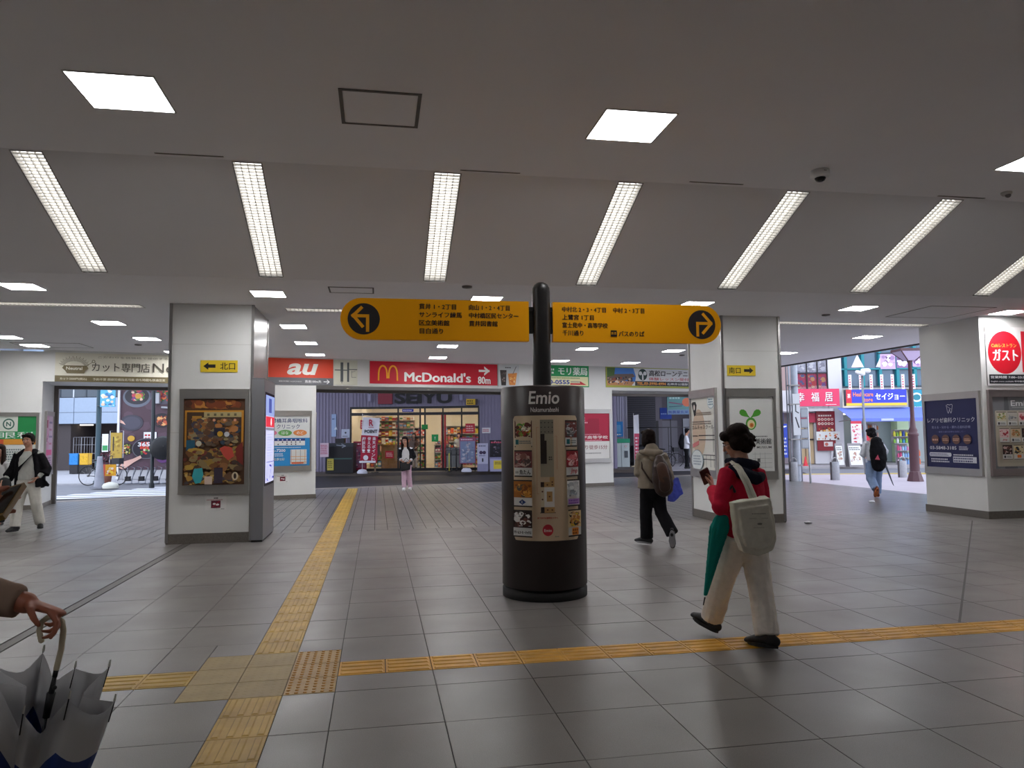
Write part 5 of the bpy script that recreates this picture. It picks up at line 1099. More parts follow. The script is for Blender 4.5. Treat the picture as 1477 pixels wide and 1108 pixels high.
# half-furled umbrella, white with a navy border
U = thing('umbrella', 'half furled white umbrella with a navy border hanging from the hand at the left', 'umbrella', (fx, fy, 0), RZ)
IV = mat('#cfc4a8', .35); b = MB()
b.tube([(.119, .0, 1.022), (.113, 0, 1.045), (.118, 0, 1.066), (.135, 0, 1.078), (.155, 0, 1.078), (.168, 0, 1.066), (.172, 0, 1.045), (.168, 0, 1.0), (.158, 0, .955)], .0068, IV, 12, dome=True); b.build('handle', U, label='ivory hooked handle')
A0 = V((.158, 0, .955)); A1 = V((.02, .03, .30)); AX = (A1-A0).normalized()
b = MB(); b.tube([A0, A0+AX*.02], .006, BLACK, 8); b.tube([A0+AX*.02, A0+AX*.09], [.005, .009], BLACK, 8); b.tube([A0+AX*.06, A0+AX*.12], [.0105, .008], BLACK, 8); b.tube([A0+AX*.1, A1-AX*.02], .004, mat('#2a2a2e', .3, .8), 8); b.ball(A0+AX*.045+V((.009, -.006, 0)), .005, BLACK); b.build('shaft', U)
rx = AX.cross(V((0, 1, 0))).normalized(); ry = AX.cross(rx)
NR = 8; WH = mat('#cdcdd0', .45, noise=.02, scale=6); NV = mat('#1f3a80', .4, noise=.05, scale=12)
tips = []
# each rib: angle, radius at the top edge, height of the tip along the axis
spec = [(0, .155, .05), (45, .13, .02), (90, .10, .07), (135, .12, .02), (180, .175, .02), (225, .13, .01), (270, .085, .03), (315, .12, .01)]; SAG = [.03, .09, .08, .03, .03, .03, .02, .03]
top = A1+AX*.0
rib_pts = []; FOLD = [-.12, .55, .35, .6, .2, .5, -.2, .45]
for a_, r_, h_ in spec:
    o1 = rx*math.cos(R(a_))+ry*math.sin(R(a_)); rib_pts.append((A0+AX*h_+o1*r_, o1))
vs = []; fs = []; mi = []; NA = 7; NB = 15
for k in range(8):
    (pa, oa), (pb, ob) = rib_pts[k], rib_pts[(k+1) % 8]
    for j in range(NA):
        u = j/NA
        for i in range(NB+1):
            v_ = i/NB; e = pa.lerp(pb, u); mid = math.sin(math.pi*u)
            e = e+AX*(SAG[k]*mid)      # free edge sags between the rib tips
            axp = A0+AX*((e-A0).dot(AX)); e = e+(axp-e)*(FOLD[k]*mid)  # and folds inwards
            p = e.lerp(A1, v_); axp = A0+AX*((p-A0).dot(AX)); p = p+(p-axp)*(.22*math.sin(math.pi*v_)*(1-.8*mid))
            vs.append(p)
n_ = 8*NA
for c in range(n_):
    for i in range(NB):
        a_ = c*(NB+1)+i; b2 = ((c+1) % n_)*(NB+1)+i; fs.append((a_, b2, b2+1, a_+1)); mi.append(0 if i < 3 else 1)
b = MB(); b.mats = [WH, NV]; b.v = [tuple(p) for p in vs]; b.f = [list(f) for f in fs]; b.mi = mi; b.sm = [True]*len(fs)
o = b.build('canopy', U); q = o.modifiers.new('t', 'SOLIDIFY'); q.thickness = .0012
for k in range(8):
    p, o1 = rib_pts[k]; b = MB(); b.tube([p+AX*.05-o1*.004, p, p-AX*.008], [.0016, .0016, .0016], mat('#2a2a2e', .3, .7), 6); b.tube([p-AX*.004, p-AX*.018], [.0032, .0022], mat('#e4e2dc', .4), 8, dome=True); b.build('rib', U)
b = MB(); b.tube([A1-AX*.02, A1+AX*.05], [.006, .004], mat('#d8d8dc', .4), 8, dome=True); b.build('ferrule', U)

# ================================================================ OUTSIDE
A = CF.a
def ground(name, pts, z, m, th=.05):
    b = MB(); b.slab([tuple(CF(s, d)[:2]) for s, d in pts], z-th, z, m); return structure(b.build(name))
ground('road', [(-60, 16), (70, 14), (70, 90), (-60, 90)], -.06, mat('#77787e', .7, noise=.08, scale=2), .2)
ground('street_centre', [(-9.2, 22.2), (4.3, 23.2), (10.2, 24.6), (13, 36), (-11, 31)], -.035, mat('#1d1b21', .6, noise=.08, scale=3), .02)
ground('pavement_left', [(-26, 27.3), (-9.4, 26.0), (-9.4, 60), (-30, 60)], -.01, mat('#a9a9ae', .7, noise=.05), .05)
ground('pavement_step', [(-9.2, 30.0), (6.2, 30.4), (6.2, 40), (-9.2, 40)], .09, mat('#4f4642', .6, noise=.08, scale=4), .2)
ground('pavement_passage', [(4.4, 31.2), (12, 31.8), (12, 45), (4.4, 45)], .02, mat('#98949a', .7, noise=.05), .07)
ground('pavement_right', [(8.5, 15), (24, 11), (28, 22), (12.5, 27.3), (8.2, 27.3)], -.012, mat('#b9adb4', .5, noise=.06, scale=3), .08)
ground('pavement_shops', [(10, 32.6), (34, 31.2), (34, 60), (10, 60)], .03, mat('#a7a2a4', .6), .12)
t_ = ground('kerb_line', [(8.2, 27.3), (28, 26.6), (28, 27.0), (8.2, 27.7)], .0, mat('#c8ae62', .6), .08)
# crosswalk stripes and kerb at the left
CW = thing('crosswalk', 'white striped crosswalk beyond the left exit', 'crosswalk', CF(-12, 22, -.06), A)
b0 = None
for i in range(7):
    y = -1.9+.72*i; b = MB(); b.slab([(-1.3+.25*i, y), (3.6, y+.25), (3.6, y+.62), (-1.3+.25*i, y+.37)], 0, .006, mat('#e6e8f0', .6)); b.build('stripe', CW)
b = MB(); b.slab([(-6, -2.9), (-1.6, -2.6), (-1.6, -2.35), (-6, -2.6)], 0, .006, mat('#e6e8f0', .6)); b.build('stripe', CW)
# ---------------- viaduct over the middle street
b = MB(); b.slab([tuple(CF(s, d)[:2]) for s, d in ((-10.2, 23.5), (8.8, 27.5), (8.8, 60), (-10.2, 60))], 5.0, 5.6, mat('#6e6c70', .8)); structure(b.build('viaduct'))
# ---------------- supermarket
D0 = 31.5
S = thing('supermarket', 'supermarket front with ribbed grey-lilac wall and glass doors', 'shop', CF(0, D0, 0), A)
CW_ = mat('#8d86a0', .5, .1, noise=.04); 
b = MB()
for (a, c, z0, z1) in ((-11.5, -6.83, .09, 5), (-1.43, 4.4, .09, 5), (-6.83, -1.43, 2.77, 5)):
    b.box(a, c, 0, .2, z0, z1, CW_); x = a+.05
    while x < c-.06: b.box(x, x+.05, -.035, 0, z0, z1, CW_); x += .135
b.build('ribbed_wall', S)
DKM = mat('#1b1a20', .4)
b = MB(); b.box(-6.85, -1.40, -.06, .06, 2.70, 2.79, DKM); b.box(-6.85, -1.40, -.06, .06, 2.42, 2.54, DKM); b.box(-6.85, -1.40, -.05, .05, .09, .2, DKM)
for x in (-6.85, -4.85, -3.92, -3.72, -2.92-.04, -2.17, -1.45): b.box(x, x+.06, -.05, .05, .09, 2.72, DKM)
b.build('door_frame', S)
b = MB(); b.box(-2.88, -2.80, -.07, 0, .2, 2.42, mat('#a8202e', .4)); b.box(-3.0, -2.96, -.07, 0, .2, 2.42, mat('#a8202e', .4)); b.build('door_edge', S, label='red door edge strip')
for (a, c) in ((-6.79, -4.85), (-4.79, -3.92), (-3.66, -2.98), (-2.90, -2.17), (-2.11, -1.45)):
    b = MB(); b.box(a, c, -.01, .01, .2, 2.42, GLASS); b.build('pane', S); b = MB(); b.box(a, c, -.01, .01, 2.54, 2.70, GLASS); b.build('pane', S)
b = MB(); b.box(-2.90, -2.17, -.02, -.012, .22, 1.05, mat('#8a8c8e', .35, .4)); b.build('door_panel', S, label='frosted grey lower door panel')
# interior shell
b = MB(); IW = mat('#efe6d4', .6)
b.box(-7.5, -.9, 7.9, 8, 0, 3.2, IW); b.box(-7.5, -7.4, .2, 8, 0, 3.2, IW); b.box(-.9, -.8, .2, 8, 0, 3.2, IW); b.box(-7.5, -.8, .2, 8, 0, .1, mat('#b8aa92', .3)); b.box(-7.5, -.8, .2, 8, 3.1, 3.2, mat('#dcd0b8', .7)); b.build('interior', S)
LW = mat('#fff0da', .5, emit=18)
for x in (-6.6, -5.4, -4.2, -3.0, -1.8):
    for y in (1.2, 3.6, 6.0): b = MB(); b.box(x-.35, x+.35, y-.15, y+.15, 3.06, 3.1, LW); b.build('lamp', S)
for i in range(4): b = MB(); b.lathe([(.07, 0), (0, 0)], mat('#fff0d0', .5, emit=12), (-6.0+.55*i, .6, 2.98), 12); b.box(-6.08+.55*i, -5.92+.55*i, .52, .68, 2.985, 3.1, IW); b.build('spotlight', S)
# logo
b = MB(); b.box(-5.65, -5.05, -.16, -.04, 2.90, 3.41, mat('#8e1a34', .4)); b.build('logo_square', S, label='dark red square sign')
p = Print(-.13); p.text('SEIYU', -4.95, -2.54, 2.91, 3.39, '#17151b', .035, 0, 3); o = p.m; 
vs, fs = p.m.v, p.m.f; o = p.build(S, 'logo_letters', 'black raised letters'); q = o.modifiers.new('s', 'SOLIDIFY'); q.thickness = .08; q.offset = -1
for x in (-6.0, -2.15):
    l = thing('wall_lamp', 'small pale wall lamp %s the shop logo' % ('left of' if x < -4 else 'right of'), 'lamp', CF(x, D0-.2, 0), A)
    b = MB(); b.box(-.06, .06, -.06, .06, 3.02, 3.32, mat('#9a98b8', .4)); b.build('body', l); b = MB(); b.tube([(0, .18, 3.45), (0, 0, 3.45), (0, 0, 3.3)], .015, DKM, 6); b.build('arm', l)
def prnt(F, s0, s1, z0, z1, d, draw, lab, nm, cat='sign', dep=.03, rim='#55535a', emit=0): return board(F, d, s0, s1, z0, z1, draw, lab, nm, cat, dep, rim, emit)
def dr(p, a, b_, c, e): p.rect(a, b_, c, e, '#d8b020'); p.small(a+.04, b_-.14, c+.03, e-.03, 2, '#3a3418'); p.rect(b_-.1, b_, c, e, '#3a2a30')
prnt(CF, -1.93, -1.45, 2.82, 3.07, 31.3, dr, 'yellow notice board above the right door of the supermarket', 'yellow_notice')
def dr(p, a, b_, c, e): p.rect(a, b_, c, e, '#2a3aa8'); p.small(a+.03, b_-.03, c+.03, e-.03, 1, '#c8d0f0')
prnt(CF, -4.64, -4.16, 2.56, 2.68, 31.42, dr, 'small blue sign over the sliding doors', 'door_sign', dep=.01)
def dr(p, a, b_, c, e): p.rect(a, b_, c, e, '#b81830'); p.small(a+.04, b_-.04, c+.06, e-.06, 3, '#e8b8b8')
prnt(CF, -1.98, -1.58, 1.64, 2.04, 31.40, dr, 'small red poster on the right glass pane', 'window_poster', 'poster', .006)
prnt(CF, -6.40, -6.05, 1.85, 2.24, 31.42, dr, 'small red poster behind the tall banner flag', 'window_poster', 'poster', .006)
prnt(CF, -5.35, -5.0, .62, .93, 31.42, dr, 'small red and white price poster low on the left pane', 'window_poster', 'poster', .006)
def dr(p, a, b_, c, e): p.rect(a, b_, c, e, '#138a3c')
prnt(CF, -3.82, -3.56, 1.82, 2.02, 31.40, dr, 'green square notice on the sliding door', 'window_notice', 'poster', .006)
def dr(p, a, b_, c, e): p.disc((a+b_)/2, (c+e)/2, .13, '#1a9a50', .15); p.text('!', (a+b_)/2-.02, (a+b_)/2+.02, (c+e)/2-.06, (c+e)/2+.06, '#e8f0e8', .02)
prnt(CF, -3.40, -3.12, 1.30, 1.60, 31.40, dr, 'round green sticker on the glass door', 'window_sticker', 'poster', .002, '#1a9a50')
def dr(p, a, b_, c, e): p.rect(a, b_, c, e, '#d8d6de'); p.small(a+.03, b_-.03, c+.05, e-.05, 3, '#c03a50')
prnt(CF, -1.28, -.93, 1.63, 1.86, 31.45, dr, 'small pink lettered notice on the ribbed wall', 'wall_notice', 'notice', .006)
def dr(p, a, b_, c, e): p.rect(a, b_, c, e, '#b8c0d8'); p.disc((a+b_)/2, (c+e)/2+.03, .04, '#3a3a4a'); p.small(a+.05, b_-.05, c+.04, c+.1, 1, '#5a5a6a')
prnt(CF, -7.20, -6.87+.02, 1.50, 1.86, 31.43, dr, 'pale accessibility notice on the ribbed wall left of the doors', 'wall_notice', 'notice', .006)
def dr(p, a, b_, c, e): p.rect(a, b_, c, e, '#9ab0d8'); p.small(a+.03, b_-.03, e-.25, e-.15, 1, '#4a5a8a'); p.poly([(a+.1, c+.3), (a+.2, c+.42), (a+.25, c+.3)], '#d8e0f0')
prnt(CF, -7.62, -7.42, 1.55, 2.5, 31.43, dr, 'tall pale blue notice on the far left of the ribbed wall', 'wall_notice', 'notice', .006)
def dr(p, a, b_, c, e): p.rect(a, b_, c, e, '#c8b0c0'); p.small(a+.02, b_-.02, c+.1, e-.05, 6, '#a03a5a')
prnt(CF, -7.62, -7.28, .75, 1.30, 29.6, dr, 'pinkish paper notice beside the black counter', 'paper_notice', 'notice', .01)
# black counter, left
t = thing('black_counter', 'black counter with a sloped top beside the shop doors', 'counter', CF(-6.95, 30.3, .09), A)
b = MB(); b.box(-.55, .55, -.3, .3, 0, 1.05, DKM); b.box(-.57, .57, -.33, .33, 1.05, 1.2, mat('#2c3038', .4)); b.box(-.5, .5, -.31, -.3, .55, .6, mat('#3a5a58', .4)); b.build('body', t)
b = MB(); b.box(-.2, .15, -.15, .15, 1.2, 1.38, DKM); b.build('box_on_top', t)
p = Print(-.335); p.rect(-.48, -.22, .12, .58, '#b8a848'); p.small(-.45, -.26, .2, .5, 4, '#6a602a'); p.line([(-.1, 1.12), (.25, 1.08)], .03, '#8a90a0'); p.line([(.1, 1.16), (.25, 1.08), (.12, 1.02)], .03, '#8a90a0'); p.build(t, 'print')
# banner flag "R POINT"
t = thing('banner_flag', 'tall white and crimson banner flag on a pole before the shop doors', 'flag', CF(-5.93, 29.5, .09), A)
b = MB(); b.tube([(0, 0, 0), (0, 0, 2.35)], .012, mat('#c8c8d0', .4), 8); b.tube([(-.0, 0, 2.3), (.68, 0, 2.22)], .008, mat('#c8c8d0', .4), 6); b.build('pole', t)
b = MB(); b.lathe([(.2, 0), (.21, .05), (.15, .14), (.05, .17), (0, .17)], mat('#c8c8d8', .5), (0, 0, 0), 16); b.build('base', t)
b = MB(); n = 10; vs = []; 
for i in range(n+1):
    z = 2.22-1.78*i/n; x = .02*math.sin(i*.9)-.012*i
    vs += [(x+.02, -.01+.02*math.sin(i*1.3), z), (x+.36, .03*math.sin(i*1.1), z-.02), (x+.68, .02*math.cos(i*1.2), z-.05)]
for i in range(n):
    for k in range(2): b.add([vs[3*i+k], vs[3*i+k+1], vs[3*i+4+k], vs[3*i+3+k]], [(3, 2, 1, 0)], mat('#dcdae4', .7) if i < 4 else mat('#a81238', .7), True)
b.build('cloth', t)
p = Print(-.05); p.text('R', .27, .44, 1.86, 2.12, '#a81238', .03, res=3); p.rect(.25, .46, 1.80, 1.82, '#a81238'); p.text('POINT', .09, .60, 1.58, 1.72, '#22222a', .03)
for col_, x, tx in (((1), .44, '楽天ポイント'), (2, .25, '使える!'), (3, .05, '貯まる!')):
    for i, ch in enumerate(tx): p.text(ch, x-.03-.02*i/3, x+.10-.02*i/3, 1.30-.16*i, 1.43-.16*i, '#e8e6ee', .02)
p.disc(.15, .62, .1, '#dcdae4'); p.rect(-.1, .54, .42, .5, '#dcdae4')
p.build(t, 'print')
t = thing('sandwich_board', 'small wooden stand sign beside the banner flag', 'sign', CF(-5.5, 29.9, .09), A); b = MB(); b.box(-.03, .03, -.02, .02, 0, 1.1, mat('#7a6450', .6)); b.box(-.15, .15, -.03, .03, 0, .03, DKM); b.build('post', t); b = MB(); b.box(-.2, .2, -.03, .0, .7, 1.1, mat('#6a5a50', .6)); b.build('board', t)
# red framed boards
def dr(p, a, b_, c, e): p.rect(a, b_, c, e, '#96183a'); p.rect(a+.05, b_-.05, c+.1, e-.2, '#a85a78'); p.collage(a+.05, b_-.05, c+.1, e-.2, ['#8a6a8a', '#b898a8', '#5a4a6a', '#c8b0b8'], 26, .03, .09, 3); p.small(a+.08, b_-.08, e-.15, e-.05, 1, '#e8c8d0')
t = prnt(CF, -6.60, -6.05, .16, 1.34, 31.0, dr, 'crimson framed poster stand left of the flag', 'poster_stand', 'sign', .03)
def dr(p, a, b_, c, e): p.rect(a, b_, c, e, '#8e4a6a'); p.rect(a+.03, b_-.03, c+.03, e-.15, '#7a86a8'); p.line([(a, (c+e)/2), (b_, (c+e)/2)], .012, '#5a4a6a'); p.line([((a+b_)/2, c), ((a+b_)/2, e-.15)], .012, '#5a4a6a'); p.small(a+.06, b_-.06, e-.12, e-.04, 1, '#e0c0d0'); p.collage(a+.04, b_-.04, c+.04, e-.17, ['#8a98b8', '#6a7a98', '#b8b8c8', '#a8a0b0'], 30, .03, .08, 4)
t = prnt(CF, -2.17, -1.51, .40, 1.46, 30.5, dr, 'free-standing floor map board right of the trolleys', 'map_board', 'sign', .03)
b = MB(); b.tube([(-.3, 0, .09), (-.3, 0, .42)], .015, DKM, 6); b.tube([(.3, 0, .09), (.3, 0, .42)], .015, DKM, 6); b.build('leg', t)
def dr(p, a, b_, c, e): p.rect(a, b_, c, e, '#b4b2cc'); p.small(a+.06, b_-.06, e-.14, e-.06, 1, '#4a4a6a'); p.disc(a+.15, e-.37, .07, '#3a2a4a', .07); p.disc(b_-.15, e-.37, .07, '#3a2a4a', .07); p.small(a+.08, b_-.08, c+.6, c+.66, 1, '#5a5a7a'); p.rect((a+b_)/2-.03, (a+b_)/2+.03, c+.38, c+.52, '#2a2a3a'); p.rect(a, b_, c, c+.3, '#8a88a8')
prnt(CF, -1.42, -.99, .10, 1.22, 30.0, dr, 'pale lilac upright notice board with two round symbols', 'notice_board', 'sign', .04)
def dr(p, a, b_, c, e): p.rect(a, b_, c, e, '#1c1a22'); p.collage(a, b_, c, e, ['#3a3848', '#6a4a5a', '#2a2838', '#8a7a8a'], 30, .03, .08, 5); p.small(a+.05, b_-.05, e-.14, e-.04, 1, '#c8506a')
prnt(CF, -.94, -.20, .64, 1.34, 30.9, dr, 'dark magazine rack right of the lilac notice board', 'magazine_rack', 'rack', .15)
t = thing('storage_box', 'pale lilac box with a yellow label under the dark rack', 'box', CF(-.62, 30.2, .09), A); b = MB(); b.box(-.3, .35, -.2, .2, 0, .55, mat('#a8a6c8', .5)); b.box(-.31, .36, -.21, .21, .5, .56, mat('#8a88b0', .5)); b.build('body', t); p = Print(-.205); p.rect(-.15, .22, .1, .44, '#d8c040'); p.small(-.1, .18, .28, .4, 2, '#3a3020'); p.build(t, 'label')
# shopping trolleys
for i in range(3):
    t = thing('shopping_trolley', 'black shopping trolley in the row at the right door, %s' % ('front', 'middle', 'rear')[i], 'trolley', CF(-2.62+.2*i, 30.3+.2*i, .09), A, 'trolleys at the right door')
    b = MB(); b.tube([(-.12, 0, .95), (.12, 0, .95)], .014, DKM, 6); b.tube([(-.12, 0, .95), (-.1, .1, .7), (-.1, .15, .12)], .01, DKM, 6); b.tube([(.12, 0, .95), (.1, .1, .7), (.1, .15, .12)], .01, DKM, 6); b.tube([(-.1, .1, .12), (-.1, .5, .12)], .01, DKM, 6); b.tube([(.1, .1, .12), (.1, .5, .12)], .01, DKM, 6); b.build('frame', t)
    b = MB(); b.box(-.12, .12, .08, .45, .65, .67, DKM); 
    for q in range(5): b.box(-.12+.055*q, -.11+.055*q, .08, .09, .65, .88, DKM); b.box(-.12+.055*q, -.11+.055*q, .44, .45, .65, .88, DKM)
    b.box(-.12, .12, .44, .45, .86, .88, DKM); b.box(-.12, -.11, .08, .45, .86, .88, DKM); b.box(.11, .12, .08, .45, .86, .88, DKM); b.build('basket', t)
    for q in (-.1, .1):
        for y in (.12, .48): b = MB(); b.tube([(q-.012, y, .045), (q+.012, y, .045)], .045, DKM, 10, smooth=False); b.build('wheel', t)
b = MB(); b.tube([(0, 0, 0), (0, 0, .75)], .02, mat('#b8b040', .5), 8); b.lathe([(.12, 0), (.1, .03), (0, .03)], DKM, n=12); o = b.build('yellow_post', None, CF(-2.55, 30.0, .09)); tag(o, 'yellow post before the shopping trolleys', 'post')
b = MB(); b.lathe([(.2, 0), (.21, .06), (.14, .15), (0, .16)], mat('#c8c8d8', .5), n=16); o = b.build('flag_weight', None, CF(-1.85, 29.9, .09)); tag(o, 'grey-white weight lying before the floor map board', 'weight')
# goods inside: shelf units with rows of packets
GC = ['#c8402a', '#e0c040', '#e8e0d0', '#4a8a3a', '#d87830', '#e8b8a0', '#a83050', '#f0f0e8', '#6a9ac8', '#8a5a3a']
ORD = ['first', 'second', 'third', 'fourth', 'fifth', 'sixth', 'seventh', 'eighth', 'ninth', 'tenth', 'eleventh', 'twelfth']
CN = {'#c8402a': 'red', '#e0c040': 'yellow', '#e8e0d0': 'cream', '#4a8a3a': 'green', '#d87830': 'orange', '#e8b8a0': 'peach', '#a83050': 'crimson', '#f0f0e8': 'white', '#6a9ac8': 'blue', '#8a5a3a': 'brown'}
def shade(h):
    r_, g_, b_ = [int(h[i:i+2], 16) for i in (1, 3, 5)]; mx_ = max(r_, g_, b_); mn = min(r_, g_, b_)
    if mx_-mn < 40: return 'white'
    if r_ == mx_: return 'yellow' if g_ > .8*r_ and b_ < .8*g_ else 'orange' if g_ > b_+30 else 'pink'
    return 'green' if g_ == mx_ else 'blue'
def shelf(s0, s1, D, z0, rows, dz, lab, grp, dep=.35, n=9, wood='#8a6440', seed=1, top=True):
    rg = random.Random(seed); t = thing('display_shelf', lab+' with coloured packets inside the supermarket', 'shelf', CF((s0+s1)/2, D, z0), A); hw = (s1-s0)/2; wm = mat(wood, .5)
    b = MB(); 
    for r_ in range(rows+1): b.box(-hw, hw, -dep/2, dep/2, r_*dz, r_*dz+.03, wm)
    b.box(-hw, hw, dep/2-.02, dep/2, 0, rows*dz+.03, wm); b.box(-hw, -hw+.03, -dep/2, dep/2, 0, rows*dz, wm); b.box(hw-.03, hw, -dep/2, dep/2, 0, rows*dz, wm); b.build('frame', t)
    for r_ in range(rows if not top else rows+1):
        w_ = (s1-s0-.08)/n
        for k in range(n):
            h_ = dz*rg.uniform(.5, .8) if r_ < rows else rg.uniform(.12, .2); c = rg.choice(GC)
            b = MB(); x = -hw+.04+w_*k; b.box(x+.01, x+w_-.01, -dep/2+.03, dep/2-.1, 0, h_, mat(c, .5)); b.box(x+.02, x+w_-.02, -dep/2+.027, -dep/2+.03, h_*.3, h_*.7, mat(rg.choice(GC), .5))
            o = b.build('packet', None, CF((s0+s1)/2, D, z0+r_*dz+.03)); o.rotation_euler = (0, 0, A); tag(o, '%s packet, %s from left, %s of the %s' % (CN[c], ORD[k], 'bottom shelf' if r_ == 0 else 'top' if r_ >= rows-(0 if top else 1) else ORD[r_]+' shelf up', lab), 'packet', grp)
shelf(-5.75, -4.6, 33.2, .1, 3, .32, 'wooden snack stand', 'packets on the snack stand', n=8, seed=3)
shelf(-4.5, -3.95, 34.0, .1, 5, .36, 'tall rack beside the door post', 'packets on the tall rack', n=5, wood='#b8b0a0', seed=5, top=False)
shelf(-3.35, -1.6, 36.4, .1, 5, .38, 'deep white shelving', 'packets on the white shelving', n=11, wood='#c8c4bc', seed=9, top=False)
shelf(-3.6, -2.9, 34.4, .1, 3, .34, 'low white rack', 'packets on the low rack', n=5, wood='#c8c4bc', seed=12)
shelf(-6.7, -4.6, 35.2, .1, 6, .36, 'tall coloured back shelving', 'packets on the back shelving', n=12, wood='#b09a80', seed=21)
for i, (s, z, r_, c) in enumerate(((-5.5, 1.22, .06, '#e8c040'), (-5.35, 1.23, .06, '#e0a030'), (-5.2, 1.22, .06, '#d8d050'), (-5.05, 1.24, .06, '#e8c040'), (-4.9, 1.22, .06, '#c83a2a'), (-4.75, 1.22, .06, '#c83a2a'))):
    b = MB(); b.ball((0, 0, 0), r_, mat(c, .4), n=10, k=7); b.tube([(0, 0, r_*.9), (0, .005, r_*1.2)], .006, mat('#4a3a20', .7), 5); o = b.build('fruit', None, CF(s, 32.75, z)); tag(o, '%s round fruit on the low table, %s from the left' % ('yellow' if i < 4 else 'red', ORD[i]), 'fruit', 'fruit on the low table')
t = thing('fruit_table', 'low wooden table with fruit inside the left glass pane', 'table', CF(-5.15, 32.75, .1), A); b = MB(); b.box(-.6, .6, -.12, .12, 1.0, 1.06, mat('#9a7040', .5)); b.build('top', t)
b = MB(); b.box(-.58, .58, -.1, .1, 0, 1.0, mat('#a87a48', .5, noise=.1)); b.build('front_panel', t)
# people inside the shop
def inside(s, D, lab, top, bot, hair='long', hc='#3a2418'):
    J = dict(head=(.0, -.02, 1.46), neck=(0, 0, 1.33), shR=(-.14, 0, 1.24), shL=(.14, 0, 1.24), elR=(-.18, 0, 1.0), wrR=(-.13, -.14, .95), elL=(.18, 0, 1.0), wrL=(.13, -.15, .95), hipR=(-.07, 0, .8), hipL=(.07, 0, .8), knR=(-.07, -.03, .44), knL=(.08, 0, .44), anR=(-.07, -.05, .1), anL=(.09, .06, .1))
    person(CF(s, D, .1), RZ, J, (0, -1), lab, hc, cloth(top), cloth(bot), vox=.018, hair=hair, features=False)
inside(-4.28, 32.4, 'customer with long brown hair and a brown coat just inside the shop doors', '#6a4a3c', '#c8bcb8')
inside(-2.4, 33.4, 'masked customer with dark hair behind the right glass pane', '#c8c8c8', '#4a4a52', 'bob', '#231815')

# ---------------- left street
def dr(p, a, b_, c, e):
    wd, h = 1.95, e-c
    p.rect(a, b_, c, e, '#4e3642'); p.collage(a, b_, c, e, ['#543a48', '#48323e', '#5a4250', '#4e3a4c'], 60, .1, .4, 21)
    p.disc(a+wd*.33, c+h*.86, .55, '#6a707e', .40, 28); p.disc(a+wd*.33, c+h*.87, .47, '#2c2a34', .32, 28); p.collage(a+wd*.2, a+wd*.5, c+h*.8, c+h*.97, ['#c84a5a', '#e8a04a', '#7a3a7a', '#4a7a3a', '#e8c8b0'], 46, .04, .12, 5); p.disc(a+wd*.36, c+h*.87, .13, '#d8a040', .1)
    p.disc(a+wd*.85, c+h*.88, .5, '#5a5664', .36, 28); p.collage(a+wd*.72, a+wd*.98, c+h*.8, c+h*.96, ['#c83a3a', '#e06a3a', '#3a6a3a', '#8a2a3a'], 40, .04, .12, 6)
    p.disc(a+wd*.24, c+h*.555, .45, '#3e3c4a', .31, 28); p.disc(a+wd*.24, c+h*.555, .35, '#4a4858', .24, 28); p.poly([(a, c+h*.6), (a+.15, c+h*.57), (a+.24, c+h*.53), (a+.1, c+h*.55), (a, c+h*.56)], '#e8b8a8')
    p.disc(a+wd*.84, c+h*.58, .36, '#241f28', .28, 28); p.collage(a+wd*.72, a+wd*.96, c+h*.51, c+h*.64, ['#c85a3a', '#8a3a2a', '#e8a86a', '#5a2a2a'], 36, .03, .1, 7)
    p.disc(a+wd*.24, c+h*.37, .14, '#d8a83a', .11); p.disc(a+wd*.13, c+h*.25, .32, '#2a2018', .22, 24); p.collage(a+.02, a+wd*.25, c+h*.18, c+h*.31, ['#d8c83a', '#8a9a3a', '#c85a3a', '#f0e0a0'], 46, .02, .05, 8)
    p.disc(a+wd*.55, c+h*.25, .56, '#6a6a72', .40, 32); p.disc(a+wd*.55, c+h*.25, .53, '#2a2430', .37, 32); p.collage(a+wd*.42, a+wd*.7, c+h*.17, c+h*.31, ['#4a8a3a', '#c83a3a', '#8ab04a', '#e8d8c0'], 24, .03, .08, 9)
    for i in range(4): p.poly([(a+wd*(.42+.045*i), c+h*.25), (a+wd*(.44+.045*i), c+h*.33), (a+wd*(.465+.045*i), c+h*.33), (a+wd*(.455+.045*i), c+h*.24)], '#e04a3a')
    p.poly([(a, c+h*.03), (a+.2, c+h*.1), (a+.55, c+h*.13), (a+.85, c+h*.17), (a+.9, c+h*.14), (a+.6, c+h*.09), (a+.2, c+.02)], '#e8b8a8')
    p.disc(a+wd*.88, c+h*.14, .25, '#5a2a6a', .2); p.disc(b_-.8, c+h*.7, .5, '#6a707e', .36, 28); p.collage(b_-1.2, b_-.4, c+h*.62, c+h*.78, ['#c84a5a', '#e8a04a', '#4a7a3a', '#e8c8b0'], 40, .04, .12, 51); p.text('365', a+wd*.38, a+wd*.62, c+h*.275, c+h*.325, '#f0f0f4', .03); p.text('24', a+wd*.66, a+wd*.80, c+h*.275, c+h*.325, '#f0f0f4', .02)
t = board(CF, 29.0, -15.20, -11.6, .35, 3.62, dr, 'huge dark food photo hoarding with plates and the number 365', 'food_hoarding', 'billboard', .12, '#2c2a30')
b = MB(); b.box(-1.8, 1.8, -.1, .25, -.36+.36, .35, mat('#b8b8bc', .6)); b.box(-1.86, -1.78, -.2, .25, 0, 3.7, mat('#e8e8ee', .4)); b.box(-1.9, 1.9, -.6, .3, 3.62, 3.8, mat('#c8ccd4', .5)); b.build('surround', t)
def dr(p, a, b_, c, e): p.rect(a, b_, c, e, '#f0f0f4'); p.small(a+.04, b_-.04, c+.05, e-.05, 2, '#c03a3a')
prnt(CF, -14.25, -13.75, 1.45, 1.80, 28.86, dr, 'small white notice on the food hoarding', 'white_notice', 'notice', .01)
